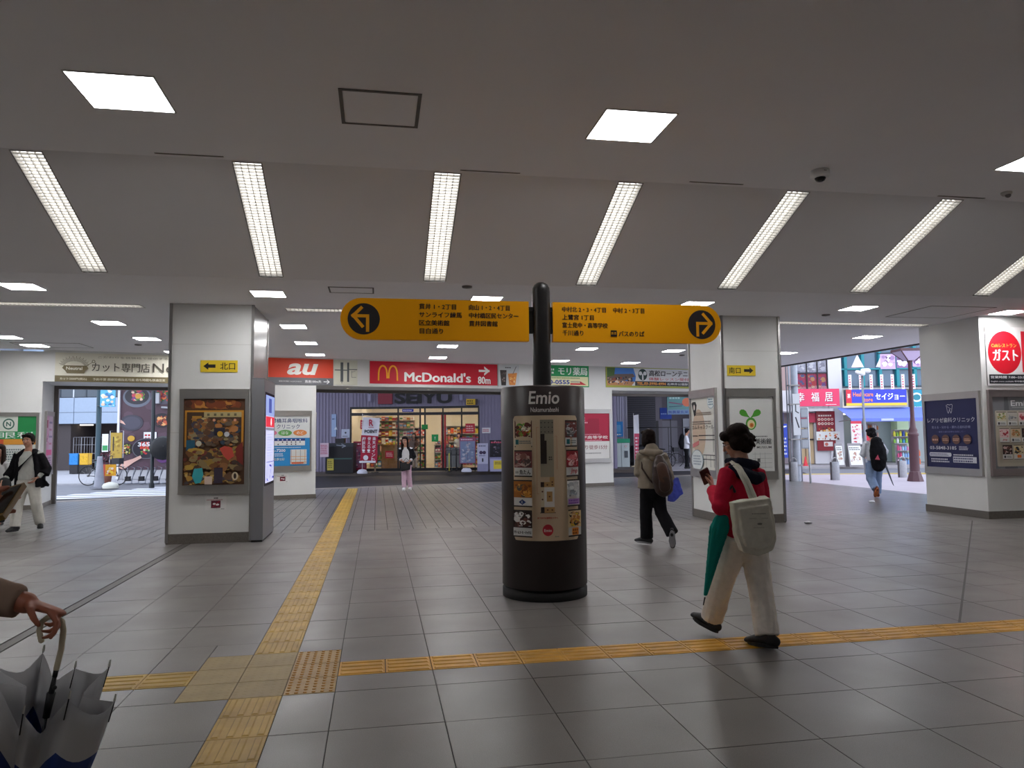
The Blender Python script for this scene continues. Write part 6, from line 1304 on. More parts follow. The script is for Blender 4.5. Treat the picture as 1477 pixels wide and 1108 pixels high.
b = MB(); b.box(-.12, .12, -.15, 0, 2.9, 3.3, mat('#b8bac0', .5)); b.tube([(.2, -.1, 2.75), (.85, -.1, 2.7)], .04, mat('#a8aab0', .4), 8); o = b.build('meter_box', None, CF(-13.75, 28.88)); o.rotation_euler = (0, 0, A); tag(o, 'pale grey meter box on the food hoarding', 'box')
# bluish panelled building
B1 = thing('office_building', 'pale blue panelled building with a dark ground floor down the left street', 'building', CF(-21, 38, 0), A)
b = MB(); b.box(-4, 3.0, 0, 8, 2.34, 9, mat('#3f444c', .5)); b.box(-4, 3.0, 2.5, 8, 0, 2.34, mat('#4a3f42', .7)); b.box(1.2, 2.0, .2, 2.5, 0, 2.34, mat('#7a7c84', .6)); b.box(-4, -1.6, .2, 2.6, 0, 2.34, mat('#4c4546', .7)); b.build('core', B1)
PB = mat('#9dafc6', .35, noise=.03)
for i in range(-2, 3):
    for (z0, z1) in ((2.36, 2.92), (2.94, 3.68)):
        x0 = -4+.05+1.32*(i+2); b = MB(); b.box(x0, x0+1.29, -.06, 0, z0, z1, PB); b.build('wall_panel', B1)
for i in range(5):
    x0 = -4+1.32*i; b = MB(); b.box(x0+.02, x0+1.28, -.04, 0, 3.72, 4.7, mat('#4a5560', .15, .2)); b.build('pane', B1); b = MB(); b.box(x0-.03, x0+.03, -.07, 0, 3.7, 4.75, mat('#c8d0dc', .4)); b.box(x0+.6, x0+.66, -.07, 0, 3.7, 4.75, mat('#3a444e', .4)); b.build('mullion', B1)
b = MB(); b.box(-4, 3, -.08, 0, 4.75, 7, PB); b.build('upper_wall', B1); b = MB(); b.box(-1.5, -.9, .8, 1.0, 2.28, 2.33, mat('#fff4e0', .5, emit=4)); b.build('soffit_lamp', B1)
def dr(p, a, b_, c, e): p.rect(a, b_, c, e, '#5ab0d8'); p.collage(a, b_, c, e, ['#e8f0f4', '#f0c8a8', '#c83a3a', '#3a7ab0', '#e8e8e8'], 26, .03, .1, 11); p.small(a+.05, b_-.05, e-.15, e-.03, 1, '#c83a3a')
t = prnt(CF, -14.33, -13.80, 2.66, 3.44, 25.9, dr, 'tilted sky blue poster flag above the left street', 'blue_poster_flag', 'flag', .01)
b = MB(); b.tube([(-.38, 0, 3.40), (.28, 0, 3.46)], .012, STEEL_D, 6); b.tube([(-.38, 0, 2.70), (.28, 0, 2.70)], .01, STEEL_D, 6); b.build('arm', t)
def post(nm, s, D, h, r_, col_, lab, cat='pole'):
    b = MB(); b.lathe([(r_*1.5, 0), (r_*1.5, .12), (r_, .16), (r_, h), (0, h)], mat(col_, .4, .3), n=14); o = b.build(nm, None, CF(s, D, -.03)); tag(o, lab, cat); return o
post('street_pole', -14.42, 26.0, 6.5, .085, '#28404a', 'dark green steel pole in the left street beside the traffic cone')
post('street_pole', -11.56, 24.0, 6.0, .055, '#1c2226', 'thin black pole in front of the food hoarding')
# cage trolley with crates
t = thing('cage_trolley', 'tall wire cage trolley in front of the dark ground floor', 'trolley', CF(-19.65, 34.6, 0), A)
b = MB()
for x in (-.5, 0, .5):
    for y in (-.3, .3): b.tube([(x, y, .1), (x, y, 1.65)], .012, mat('#8a8a90', .4, .6), 6)
for z in (.1, .5, .9, 1.3, 1.65): b.tube([(-.5, -.3, z), (.5, -.3, z), (.5, .3, z), (-.5, .3, z), (-.5, -.3, z)], .009, mat('#8a8a90', .4, .6), 6)
for i in range(9): b.tube([(-.5+.125*i, -.3, .1), (-.5+.125*i, -.3, 1.65)], .006, mat('#8a8a90', .4, .6), 5)
b.build('cage', t)
for (s, c, l) in ((-19.87, '#2a86d0', 'blue plastic crate before the cage trolley'), (-19.4, '#e0b02a', 'yellow plastic crate before the cage trolley')):
    t = thing('plastic_crate', l, 'crate', CF(s, 34.0, .0), A); m = mat(c, .5); b = MB(); b.box(-.2, .2, -.15, .15, .40, .43, m)
    for q in ((-.2, .2, -.15, -.13), (-.2, .2, .13, .15), (-.2, -.18, -.15, .15), (.18, .2, -.15, .15)): b.box(*q, .40, .92, m)
    b.box(-.21, .21, -.16, .16, .88, .92, m); b.box(-.16, .16, -.155, -.15, .52, .8, mat(c, .7, noise=.3, scale=20)); b.build('body', t); b = MB(); b.box(-.18, .18, -.13, .13, 0, .4, DKM); b.build('dolly', t)
# bicycle
def bicycle(s, D, lab, mirror=1, col_='#26262c'):
    t = thing('bicycle', lab, 'bicycle', CF(s, D, -.03), A); m = mat(col_, .4); q = mirror
    for x in (-.5*q, .5*q):
        b = MB(); n = 28; b.tube([(x+.32*math.cos(R(i*360/n)), 0, .33+.32*math.sin(R(i*360/n))) for i in range(n+1)], .016, mat('#141416', .7), 6, cap=False); b.tube([(x-.03, 0, .33), (x+.03, 0, .33)], .03, STEEL_D, 8)
        for k in range(10): b.tube([(x, 0, .33), (x+.31*math.cos(R(k*36)), 0, .33+.31*math.sin(R(k*36)))], .002, STEEL, 4)
        b.build('wheel', t)
    b = MB(); 
    for P_ in (((-.5, .33), (-.12, .30)), ((-.12, .30), (-.22, .82)), ((-.5, .33), (-.2, .7)), ((-.12, .30), (.34, .72)), ((-.19, .68), (.34, .78)), ((.34, .82), (.5, .33)), ((.34, .72), (.3, .98))): b.tube([(P_[0][0]*q, 0, P_[0][1]), (P_[1][0]*q, 0, P_[1][1])], .014, m, 6)
    b.build('frame', t); b = MB(); b.tube([(-.33*q, 0, .85), (-.12*q, 0, .86)], [(.06, .03), (.03, .02)], DKM, 8, dome=True); b.build('saddle', t)
    b = MB(); b.tube([(.2*q, -.25, .98), (.3*q, 0, 1.0), (.2*q, .25, .98)], .012, DKM, 6); b.build('handlebar', t); b = MB(); b.box(.36 if q > 0 else -.62, .62 if q > 0 else -.36, -.15, .15, .72, .92, mat('#3a3a40', .7)); b.build('basket', t)
bicycle(-13.95, 25.5, 'dark bicycle with a black wheel left of the traffic cone', 1)
t = thing('traffic_cone', 'tall pale traffic cone post by the left crossing', 'cone', CF(-13.24, 24.0, -.03), A); b = MB(); b.box(-.19, .19, -.19, .19, 0, .06, mat('#8a8c96', .6)); b.build('base', t); b = MB(); b.lathe([(.16, .06), (.145, .2), (.08, .95), (.07, 1.02), (0, 1.02)], mat('#9a9ca8', .5, noise=.1), n=16); b.build('cone', t)
t = thing('weight_base', 'white round sign base beside the traffic cone', 'base', CF(-12.88, 24.0, -.03), A); b = MB(); b.lathe([(.24, 0), (.25, .07), (.2, .15), (.05, .2), (0, .2)], mat('#d8d8cc', .6), n=18); b.build('body', t)
def dr(p, a, b_, c, e): p.rect(a, b_, c, e, '#e0a020'); p.rect(a, a+.08, c, e, '#c8503a'); p.collage(a+.08, b_-.04, c+.03, e-.05, ['#e06a2a', '#f0e0c0', '#c84a2a', '#f0c83a'], 16, .03, .08, 12)
prnt(CF, -13.29, -12.86, .35, .72, 24.3, dr, 'orange and yellow placard by the traffic cone', 'orange_placard', 'sign', .02)
t = thing('potted_plant', 'dark red leafed plant in a pot behind the orange placard', 'plant', CF(-13.42, 24.75, -.03), A); b = MB(); b.lathe([(.12, 0), (.16, .35), (.14, .36), (0, .34)], mat('#7a4a3a', .7), n=14); b.build('pot', t)
b = MB(); rg = random.Random(4)
for i in range(90):
    a_ = rg.uniform(0, 6.28); r_ = rg.uniform(0, .2); z = rg.uniform(.45, 1.15); r_ *= 1.2-abs(z-.85); c = V((r_*math.cos(a_), r_*math.sin(a_), z)); d = V((rg.uniform(-1, 1), rg.uniform(-1, 1), rg.uniform(-.3, 1))).normalized()*.06; e = d.orthogonal().normalized()*.025
    b.add([c-d, c+e, c+d, c-e], [(0, 1, 2, 3)], mat(rg.choice(['#5a2434', '#3a1c2a', '#6a3440']), .6))
b.tube([(0, 0, .3), (0, 0, 1.0)], .012, DKM, 6); o = b.build('foliage', t)
def dr(p, a, b_, c, e): p.rect(a, b_, c, e, '#b8983a'); p.collage(a, b_, c, e, ['#c8b04a', '#9a7a2a', '#a88a3a'], 16, .04, .1, 13); p.rect(a+.08, a+.13, c+.3, e-.15, '#3a3020')
t = prnt(CF, -15.05, -14.62, .80, 1.78, 28.0, dr, 'mustard yellow cloth banner beside the food hoarding', 'yellow_cloth_banner', 'flag', .02); b = MB(); b.tube([(-.25, 0, 0), (-.25, 0, 1.85), (.25, 0, 1.85), (.25, 0, 0)], .014, mat('#c8c8cc', .4), 6); b.build('stand', t)
def dr(p, a, b_, c, e): p.rect(a, b_, c, e, '#e8ece8'); p.rect(a+.02, b_-.02, c+.05, c+.25, '#3a9a5a')
t = prnt(CF, -16.2, -15.95, 1.05, 1.75, 29.5, dr, 'narrow white and green sign behind the green pole', 'white_green_sign', 'sign', .02); b = MB(); b.tube([(0, .02, .0), (0, .02, 1.7)], .02, DKM, 6); b.build('support_post', t)
for i in range(4):
    t = thing('bicycle_rack', 'grey steel bicycle rack before the food hoarding, %s from the left' % ('first', 'second', 'third', 'fourth')[i], 'rack', CF(-13.5+.48*i, 26.2, -.03), A, 'bicycle racks before the hoarding')
    m = mat('#8a8e98', .4, .6); b = MB()
    for q in (-.12, .12): b.tube([(q, -.3, .02), (q+.05, .0, .02), (q+.1, .1, .55), (q-.1, .2, .6), (q-.25, .1, .1)], .014, m, 6)
    b.tube([(-.2, .0, .02), (.2, .0, .02)], .02, m, 6); b.build('frame', t); b = MB(); b.box(-.06, .1, -.02, .1, .1, .26, DKM); b.build('lock_box', t)
# neighbours closing the left street and dark back wall under the tracks
b = MB(); b.box(-6.2, 5.8, 0, 6, 0, 12, mat('#8a8e98', .6)); o = b.build('side_building', None, CF(-31, 36)); o.rotation_euler = (0, 0, A); tag(o, 'grey building beyond the left edge', 'building')
# ---------------- right passage
t = thing('louvre_wall', 'dark louvred wall behind the right passage', 'wall', CF(6.2, 38, 0), A); b = MB(); b.box(-1.6, 1.1, 0, .3, 0, 5, mat('#2c2b36', .5)); b.build('panel', t)
for i in range(26): b = MB(); b.box(-1.6, 1.1, -.06, 0, 1.9+.11*i, 1.95+.11*i, mat('#3c3b48', .5)); b.build('louvre_slat', t)
t = thing('grey_building', 'grey mauve building with closed shutters in the right passage', 'building', CF(9.4, 38.6, 0), A); b = MB(); b.box(-2.3, 1.9, 0, 6, 0, 7, mat('#59545f', .6, noise=.04)); b.box(-2.3, -1.7, -.25, 0, 0, 7, mat('#6d6873', .6)); b.build('wall', t)
b = MB(); b.box(-1.7, -.9, -.12, 0, 0, 2.2, mat('#74727e', .5)); b.build('shutter', t); b = MB(); b.box(-.6, 1.7, -.12, 0, .4, 2.3, mat('#b8bcc8', .3)); b.build('window_band', t); b = MB(); b.box(-2.1, -1.9, -.28, -.25, .8, 2.2, DKM); b.build('drain_slot', t)
b = MB(); b.box(-3.2, 3.2, 0, 3, 0, 7, mat('#7d7a86', .6)); o = b.build('passage_wall', None, CF(1.9, 35)); o.rotation_euler = (0, 0, A); tag(o, 'grey wall behind the supermarket corner', 'building')
b = MB(); b.box(4.62, 5.16, 0, .1, .02, 4.9, mat('#b9b6cc', .5)); b.box(5.16, 5.22, -.05, .1, .02, 4.9, mat('#9a98a8', .4, .4)); x = 4.66
while x < 5.12: b.box(x, x+.04, -.03, 0, .02, 4.9, mat('#aeabc4', .5)); x += .11
o = b.build('ribbed_screen', None, CF(0, 33.9)); o.rotation_euler = (0, 0, A); tag(o, 'pale ribbed screen wall at the edge of the right passage', 'wall')
def dr(p, a, b_, c, e): p.rect(a, b_, c, e, '#2a8ad8'); p.rect(a+.04, b_-.1, c+.2, e-.15, '#6ab0e8'); p.small(a+.04, b_-.04, c+.05, c+.15, 1, '#e8f0f8')
prnt(CF, 4.68, 5.0, 1.42, 2.10, 33.8, dr, 'blue poster above the recycling box', 'blue_poster', 'poster', .01)
t = thing('recycling_box', 'white recycling collection box with a green top in the right passage', 'recycling box', CF(4.78, 33.0, .05), A)
b = MB(); b.box(-.33, .33, -.3, .3, .05, 1.1, mat('#ccd6d8', .45)); b.box(-.03, -.01, -.31, .3, .05, 1.1, mat('#9aa4a8', .45)); b.box(-.3, .3, -.28, .28, 0, .05, DKM); b.build('body', t); b = MB(); b.box(-.35, .35, -.32, .32, 1.1, 1.28, mat('#2aa07a', .45)); b.build('lid', t)
p = Print(-.315); p.disc(.17, .95, .06, '#e8ecec'); p.disc(.17, .95, .045, '#c85a6a'); p.disc(.17, .95, .03, '#e8ecec'); p.rect(.1, .25, .45, .75, '#5a6068'); p.rect(-.3, -.26, .5, .7, '#3a4a8a'); p.rect(-.34, .34, 1.14, 1.24, '#8ad0b8'); p.build(t, 'print')
t = thing('banner_flag', 'white and pink vertical banner flag in the right passage', 'flag', CF(5.36, 33.0, .05), A); b = MB(); b.tube([(0, 0, 0), (0, 0, 2.4)], .012, mat('#d8d8dc', .4), 6); b.lathe([(.15, 0), (.14, .06), (0, .1)], mat('#d8c8a8', .6), n=12); b.build('pole', t)
b = MB(); b.add([(0, 0, 2.3), (.22, -.02, 2.34), (.24, .02, 1.5), (0, 0, 1.5)], [(0, 1, 2, 3)], mat('#e8e8f0', .7)); b.add([(0, 0, 1.5), (.24, .02, 1.5), (.17, 0, .35), (0, 0, .35)], [(0, 1, 2, 3)], mat('#d04a6a', .7)); b.build('cloth', t)
p = Print(-.04)
for i in range(6): p.small(.05, .19, 1.25-.15*i, 1.37-.15*i, 1, '#f0e0e8', i)
p.build(t, 'print')
t = thing('passage_fence', 'thin dark railing across the right passage', 'fence', CF(6.6, 33.3, .05), A); b = MB(); b.tube([(-1.5, 0, 1.76), (1.4, 0, 1.76)], .02, DKM, 6); b.build('rail', t)
for x in (-1.1, -.4, .35, 1.1): b = MB(); b.tube([(x, 0, 0), (x, 0, 1.76)], .014, DKM, 6); b.build('post', t)
def dr(p, a, b_, c, e): p.rect(a, b_, c, e, '#5a8a8c'); p.rect(a, b_, c, c+.22, '#6a86a8'); p.text('無農薬玄米', a+.04, b_-.1, c+.04, c+.17, '#2a3a8a', .02); p.disc(b_-.15, c+.55, .22, '#c86a4a', .2); p.line([(a+.1, c+.55), (b_-.35, c+.45)], .05, '#7a4a6a'); p.small(a+.1, b_-.4, e-.22, e-.08, 1, '#a8c8c8'); p.line([(a+.1, c+.35), (b_-.4, c+.38)], .04, '#3a5a6a')
t = prnt(CF, 7.05, 8.1, 2.40, 3.30, 34.0, dr, 'green shop sign with a red round mark in the right passage', 'green_shop_sign', dep=.1); b = MB(); b.tube([(0.5, .02, .0), (0.5, .02, 3.3)], .02, DKM, 6); b.build('support_post', t)
def dr(p, a, b_, c, e): p.rect(a, b_, c, e, '#2444a0'); p.small(a+.05, b_-.05, c+.2, c+.3, 1, '#8aa0d8')
t = prnt(CF, 6.95, 7.5, 2.22, 2.75, 35.2, dr, 'plain blue sign below the green shop sign', 'blue_sign', dep=.08); b = MB(); b.tube([(0.24, .02, .0), (0.24, .02, 2.7)], .02, DKM, 6); b.build('support_post', t)
bicycle(6.6, 34.2, 'dark bicycle parked behind the fence in the right passage', -1); bicycle(7.1, 34.8, 'second dark bicycle behind the waiting person in the right passage', 1)
t = thing('covered_motorbike', 'dark covered scooter behind the pink banner flag', 'scooter', CF(6.0, 35.0, .02), A); b = MB(); b.tube([(-.5, 0, .35), (-.3, 0, .75), (.1, 0, .8), (.45, 0, 1.1)], [(.2, .3), (.3, .3), (.28, .25), (.15, .12)], DKM, 10, side=(0, 1, 0), dome=True); remesh(b, 'cover', t, .03, DKM, 2); b = MB(); b.tube([(-.5, -.05, .25), (-.5, .05, .25)], .25, DKM, 14, smooth=False); b.tube([(.45, -.05, .25), (.45, .05, .25)], .25, DKM, 14, smooth=False); b.build('wheel', t)
# ---------------- right street: restaurant building
RS = thing('restaurant_building', 'white two storey building with a pink shop sign across the right street', 'building', CF(13.7, 35, 0), A)
WB = mat('#dcd9dc', .6); b = MB(); b.box(-2.2, 1.15, .3, 6, .05, 9, mat('#8f8288', .6)); b.box(1.15, 1.78, -.1, 6, .05, 9, WB); b.box(-2.2, 1.15, .0, .3, 2.45, 3.5, WB); b.box(-2.2, -.35, 0, .3, 4.75, 9, mat('#a88a88', .6)); b.box(-.35, 1.15, 0, .3, 4.95, 9, WB); b.box(-2.2, -.35, 0, .3, 3.5, 4.75, mat('#a98f8c', .6)); b.box(.45, 1.15, .0, .3, .05, 2.45, WB); b.build('wall', RS)
b = MB(); b.box(-.38, 1.15, -.05, 0, 3.5, 3.55, DKM)
for x in (-.38, .15, .65, 1.11): b.box(x, x+.05, -.05, .02, 3.5, 4.98, DKM)
for z in (4.28, 4.93): b.box(-.38, 1.15, -.05, .02, z, z+.05, DKM)
b.build('window_frame', RS)
for i, (x0, x1) in enumerate(((-.33, .15), (.2, .65), (.7, 1.11))):
    for z0, z1, cs in ((3.55, 4.28, ['#c84a6a', '#8a5a9a', '#e0a070', '#d84a50', '#6a6a9a']), (4.33, 4.93, ['#a8a0b8', '#c8c0d0', '#7a7088', '#e0d8e0'])):
        q = Print(.0); q.rect(x0, x1, z0, z1, cs[0]); q.collage(x0, x1, z0, z1, cs, 18, .05, .14, i+3); q.build(RS, 'window_poster'); b = MB(); b.box(x0, x1, -.03, -.02, z0, z1, GLASS); b.build('pane', RS)
b = MB(); b.box(-2.2, 1.15, -.5, 0, 2.5, 2.62, WB); b.build('ledge', RS)
b = MB(); b.box(-.35, .42, .1, .3, .05, 2.3, mat('#c8ae88', .6)); b.box(-.35, .42, .06, .1, 1.15, 1.22, mat('#3a2e2a', .6)); b.box(.02, .06, .06, .1, .05, 2.3, mat('#8a745a', .6)); b.build('sliding_door', RS); b = MB(); b.box(-.6, .62, -.06, 0, 1.98, 2.42, mat('#c04058', .7)); b.build('door_curtain', RS, label='short red door curtain')
def dr(p, a, b_, c, e):
    p.rect(a, b_, c, e, '#d83a62')
    for ch, x in (('幸', a+.05), ('福', a+.72), ('居', a+1.35)): p.text(ch, x, x+.36, c+.2, c+.62, '#2c1420', .02); p.text(ch, x-.015, x+.345, c+.215, c+.635, '#f4e8ee', .008)
    p.small(b_-.65, b_-.08, c+.05, c+.1, 1, '#f4e8ee')
prnt(CF, 13.08, 15.09, 2.72, 3.52, 34.45, dr, 'bright pink restaurant sign with three brush characters', 'pink_shop_sign', dep=.12, emit=.25)
def dr(p, a, b_, c, e):
    p.rect(a, b_, c, e, '#8e1f2c')
    for r_ in range(2):
        for k in range(5): p.disc(a+.12+.15*k, e-.38-.2*r_, .062, '#e8d8d0'); p.disc(a+.12+.15*k, e-.38-.2*r_, .035, ('#c87a3a', '#b83a2a', '#8a5a2a')[k % 3])
    p.small(a+.08, b_-.08, e-.26, e-.14, 1, '#e8d8d0'); p.collage(a+.05, b_-.05, c+.55, e-.75, ['#c85a2a', '#e8b04a', '#a83a2a', '#3a2a22', '#e8d0b0'], 50, .03, .09, 14); p.rect(a+.3, b_-.15, c+.2, c+.42, '#e8dcd8'); p.disc(a+.42, c+.3, .08, '#c86a5a')
prnt(CF, 14.2, 15.06, .66, 2.50, 34.9, dr, 'dark red menu board with rows of round dishes', 'menu_board', dep=.05)
def dr(p, a, b_, c, e): p.rect(a, b_, c, e, '#e8e6e2'); p.collage(a, b_, c, e, ['#c85a3a', '#e8a86a', '#6a3a2a', '#d8d0c0'], 22, .03, .07, 15)
prnt(CF, 14.15, 15.25, 1.15, 1.55, 34.82, dr, 'white strip of dish photos across the menu board', 'photo_strip', 'poster', .01)
def dr(p, a, b_, c, e): p.rect(a, b_, c, e, '#2a44b0'); p.small(a+.15, b_-.15, c+.1, e-.1, 8, '#f0f0f8')
def dr(p, a, b_, c, e):
    p.rect(a, b_, c, e, '#2a44b0'); p.poly([(a+.06, e-.12), (b_-.04, e-.08), (b_-.04, e-.14), (a+.06, e-.2)], '#f0f0f8')
    for i in range(5): p.small(a+.12, b_-.06, c+.12+.17*i, c+.26+.17*i, 1, '#f0f0f8', i)
t = prnt(CF, 12.1, 12.45, .39, 1.92, 33.9, dr, 'tall blue vertical sign with white characters', 'blue_vertical_sign', dep=.08); b = MB(); b.tube([(0, .02, .0), (0, .02, 1.8)], .02, DKM, 6); b.build('support_post', t)
b = MB(); b.box(-.5, .5, 0, .3, 2.05, 2.45, mat('#2a3a8a', .5)); b.box(-.5, .5, 0, .3, 2.5, 3.1, WB); o = b.build('blue_fascia', None, CF(12.0, 34.4, 0)); o.rotation_euler = (0, 0, A); tag(o, 'blue fascia of the shop beside the right pillar', 'sign')
# drugstore
DS = thing('drugstore_building', 'drugstore building with teal window frames across the right street', 'building', CF(17.4, 36, 0), A)
b = MB(); b.box(-1.9, 5.0, .6, 7, .05, 10, mat('#9aa6a8', .6)); b.box(-1.9, 5, 0, .6, 2.5, 3.62, mat('#dcdcdc', .6)); b.box(1.15, 1.7, 0, .6, .05, 2.5, mat('#c8e0b8', .6)); b.box(1.7, 5, 0, .6, .05, 2.5, mat('#a8b0b0', .5)); b.box(-1.9, -1.5, 0, .6, .05, 2.5, WB); b.build('wall', DS)
TE = mat('#1f8f9c', .45); GLD = mat('#5f7286', .1, .3)
for i in range(7): b = MB(); b.box(-1.85+.85*i, -1.15+.85*i, .5, .55, 3.7, 6.2, GLD); b.build('pane', DS)
for i in range(8): b = MB(); x = -2.0+.85*i; b.box(x, x+.14, .3, .6, 3.62, 7, TE); b.build('window_mullion', DS)
b = MB(); b.box(-1.9, 5, .3, .6, 4.55, 4.62, TE); b.box(-1.9, 5, .3, .62, 3.62, 3.75, mat('#3a4450', .5)); b.build('window_rail', DS)
b = MB(); b.box(-1.9, 5, -.4, .0, 3.55, 3.62, mat('#b8b8b8', .5)); b.build('ledge', DS)
def dr(p, a, b_, c, e):
    p.rect(a, b_, c, e, '#3340b8'); p.rect(a, b_, c, c+.12, '#e8c040'); p.rect(a, a+.25, c+.12, e, '#d03040'); p.text('薬', a+.06, a+.2, c+.35, c+.55, '#f0f0f0', .02)
    p.text('Healthcare', a+.32, a+1.25, c+.42, c+.62, '#f08a4a', .02); p.text('store', a+.72, a+1.22, c+.18, c+.34, '#f08a4a', .02); p.text('セイジョー', a+1.35, b_-.08, c+.26, c+.56, '#f4f4fa', .05)
prnt(CF, 15.36, 18.14, 2.72, 3.46, 34.5, dr, 'blue drugstore sign with white lettering and a yellow line', 'drugstore_sign', dep=.25, emit=.3)
t = thing('awning', 'bright blue fabric awning under the drugstore sign', 'awning', CF(16.9, 34.3, 0), A); AW = mat('#7082de', .6, noise=.04)
b = MB(); x = -1.9
for i in range(9): 
    x0, x1 = -1.75+.43*i-(.15 if i == 0 else 0), -1.75+.43*(i+1); b.add([(x0+.05, .25, 2.64), (x1+.05, .25, 2.64), (x1, -1.2, 2.12), (x0, -1.2, 2.12)], [(0, 3, 2, 1)], AW)
b.build('canopy', t); b = MB(); b.box(-1.9, 2.12, -1.22, -1.2, 1.97, 2.12, AW); b.build('valance', t); b = MB(); b.box(-.55, .0, -1.235, -1.222, 2.0, 2.1, mat('#c8d0f0', .6)); b.box(1.3, 1.75, -1.235, -1.222, 2.0, 2.1, mat('#c8d0f0', .6)); b.build('white_patch', t)
b = MB(); b.tube([(-1.8, .2, 2.0), (-1.8, -1.15, 2.08)], .02, STEEL, 6); b.tube([(2.0, .2, 2.0), (2.0, -1.15, 2.08)], .02, STEEL, 6); b.build('arm', t)
# vertical pennants in a row and triangular sails
for i in range(7):
    def dr(p, a, b_, c, e):
        p.rect(a, b_, c, e, '#f0ecf2')
        for k in range(5): p.small(a+.03, b_-.03, c+.06+.12*k, c+.16+.12*k, 1, '#d04a60', k)
    s_ = 15.55+.49*i; t = prnt(CF, s_, s_+.15, 3.47, 4.16, 34.38, dr, 'white pennant with red lettering over the drugstore sign, %s from the left' % ('first', 'second', 'third', 'fourth', 'fifth', 'sixth', 'seventh')[i], 'pennant', 'flag', .006)
    t['group'] = 'pennants over the drugstore sign'
for i, s_ in enumerate((13.97, 14.96)):
    t = thing('triangle_sail', 'white triangular street decoration, %s' % ('left one', 'right one'), 'decoration', CF(s_, 30, 0), A, 'triangular street decorations') if False else thing('triangle_sail', ('left' if i == 0 else 'right')+' white triangular street decoration above the thin lamp post', 'decoration', CF(s_, 30, 0), A, 'triangular street decorations')
    b = MB(); b.add([(-.26, 0, 4.12), (.26, 0, 4.12), (0, .0, 4.65), (0, .26, 4.12)], [(0, 1, 2), (1, 3, 2), (3, 0, 2), (0, 3, 1)], mat('#eceaf0', .5)); b.build('sail', t); b = MB(); b.tube([(0, .05, 4.6), (0, .05, 6)], .006, DKM, 5); b.build('cable', t)
# goods under the awning
def goodshelf(s0, s1, D, z0, rows, dz, n, lab, grp, cols, seed):
    rg = random.Random(seed); t = thing('goods_shelf', lab+' with bottles under the blue awning', 'shelf', CF((s0+s1)/2, D, z0), A); hw = (s1-s0)/2; wm = mat('#a8a4a8', .5); b = MB()
    for r_ in range(rows+1): b.box(-hw, hw, -.15, .15, r_*dz, r_*dz+.02, wm)
    b.box(-hw, hw, .14, .15, 0, rows*dz, wm); b.build('frame', t); w_ = (s1-s0)/n
    for r_ in range(rows):
        for k in range(n):
            b = MB(); h_ = dz*rg.uniform(.6, .85); x = -hw+w_*k; cc = rg.choice(cols); b.lathe([(w_*.4, 0), (w_*.42, h_*.7), (w_*.2, h_*.85), (w_*.2, h_), (0, h_)], mat(cc, .5), (x+w_/2, 0, 0), 8)
            o = b.build('bottle', None, CF((s0+s1)/2, D, z0+r_*dz+.02)); o.rotation_euler = (0, 0, A); tag(o, '%s bottle, %s from left, %s of the %s' % (shade(cc), ORD[k], 'bottom shelf' if r_ == 0 else ORD[r_]+' shelf', lab), 'bottle', grp)
goodshelf(16.4, 17.45, 35.6, .6, 4, .33, 10, 'drugstore shelves', 'bottles on the drugstore shelf', ['#e8e0e0', '#c84a5a', '#e8c0b0', '#7a8ac8', '#f0f0f0', '#c87a4a'], 3)
goodshelf(17.25, 18.2, 33.9, .98, 2, .30, 7, 'green lamp post rack', 'packs on the green rack', ['#8ac04a', '#3a5ab0', '#e8e04a', '#e8e8f0', '#4a9ac8'], 4)
goodshelf(17.25, 17.8, 33.6, .03, 3, .31, 5, 'pink lamp post rack', 'packs on the pink rack', ['#e08ab0', '#8ab0e0', '#e8d0e0', '#c84a7a', '#a8d0e8'], 5)
goodshelf(17.85, 18.3, 33.6, .03, 2, .36, 4, 'yellow rack behind the lamp post', 'packs on the yellow rack', ['#f0c83a', '#e8a83a', '#f0f0c0', '#d86a3a'], 6)
b = MB(); b.box(-.55, .4, -.5, .3, 1.75, 1.8, mat('#fff0d8', .5, emit=3)); o = b.build('shop_ceiling_lamp', None, CF(16.2, 35.6, .6)); o.rotation_euler = (0, 0, A); tag(o, 'warm lit ceiling lamp under the blue awning', 'lamp')
def dr(p, a, b_, c, e): p.rect(a, b_, c, e, '#f0e8ec'); p.rect(a, b_, e-.12, e, '#d83a50'); p.collage(a+.03, b_-.03, c+.05, e-.14, ['#d83a50', '#e88a9a', '#f0c8d0', '#c82a3a'], 24, .03, .08, 16)
t = prnt(CF, 14.95, 15.42, .98, 2.0, 33.0, dr, 'red and white poster flag left of the person with the black backpack', 'red_white_flag', 'flag', .01); b = MB(); b.tube([(-.22, .02, .0), (-.22, .02, 2.05)], .02, DKM, 6); b.build('support_post', t)
def dr(p, a, b_, c, e): p.rect(a, b_, c, e, '#d02a44'); p.rect(a+.05, b_-.05, c+.3, e-.25, '#f0e0e4'); p.small(a+.08, b_-.08, c+.35, e-.3, 4, '#d02a44')
t = prnt(CF, 15.5, 15.85, .25, 1.35, 33.0, dr, 'red price poster behind the person with the black backpack', 'red_price_poster', 'poster', .01); b = MB(); b.tube([(0, .02, .0), (0, .02, 1.3)], .02, DKM, 6); b.build('support_post', t)
t = prnt(CF, 19.2, 19.55, .55, 1.6, 34.0, dr, 'narrow red poster right of the brown lamp post', 'red_price_poster', 'poster', .02); b = MB(); b.tube([(0, .02, .0), (0, .02, 1.5)], .02, DKM, 6); b.build('support_post', t)
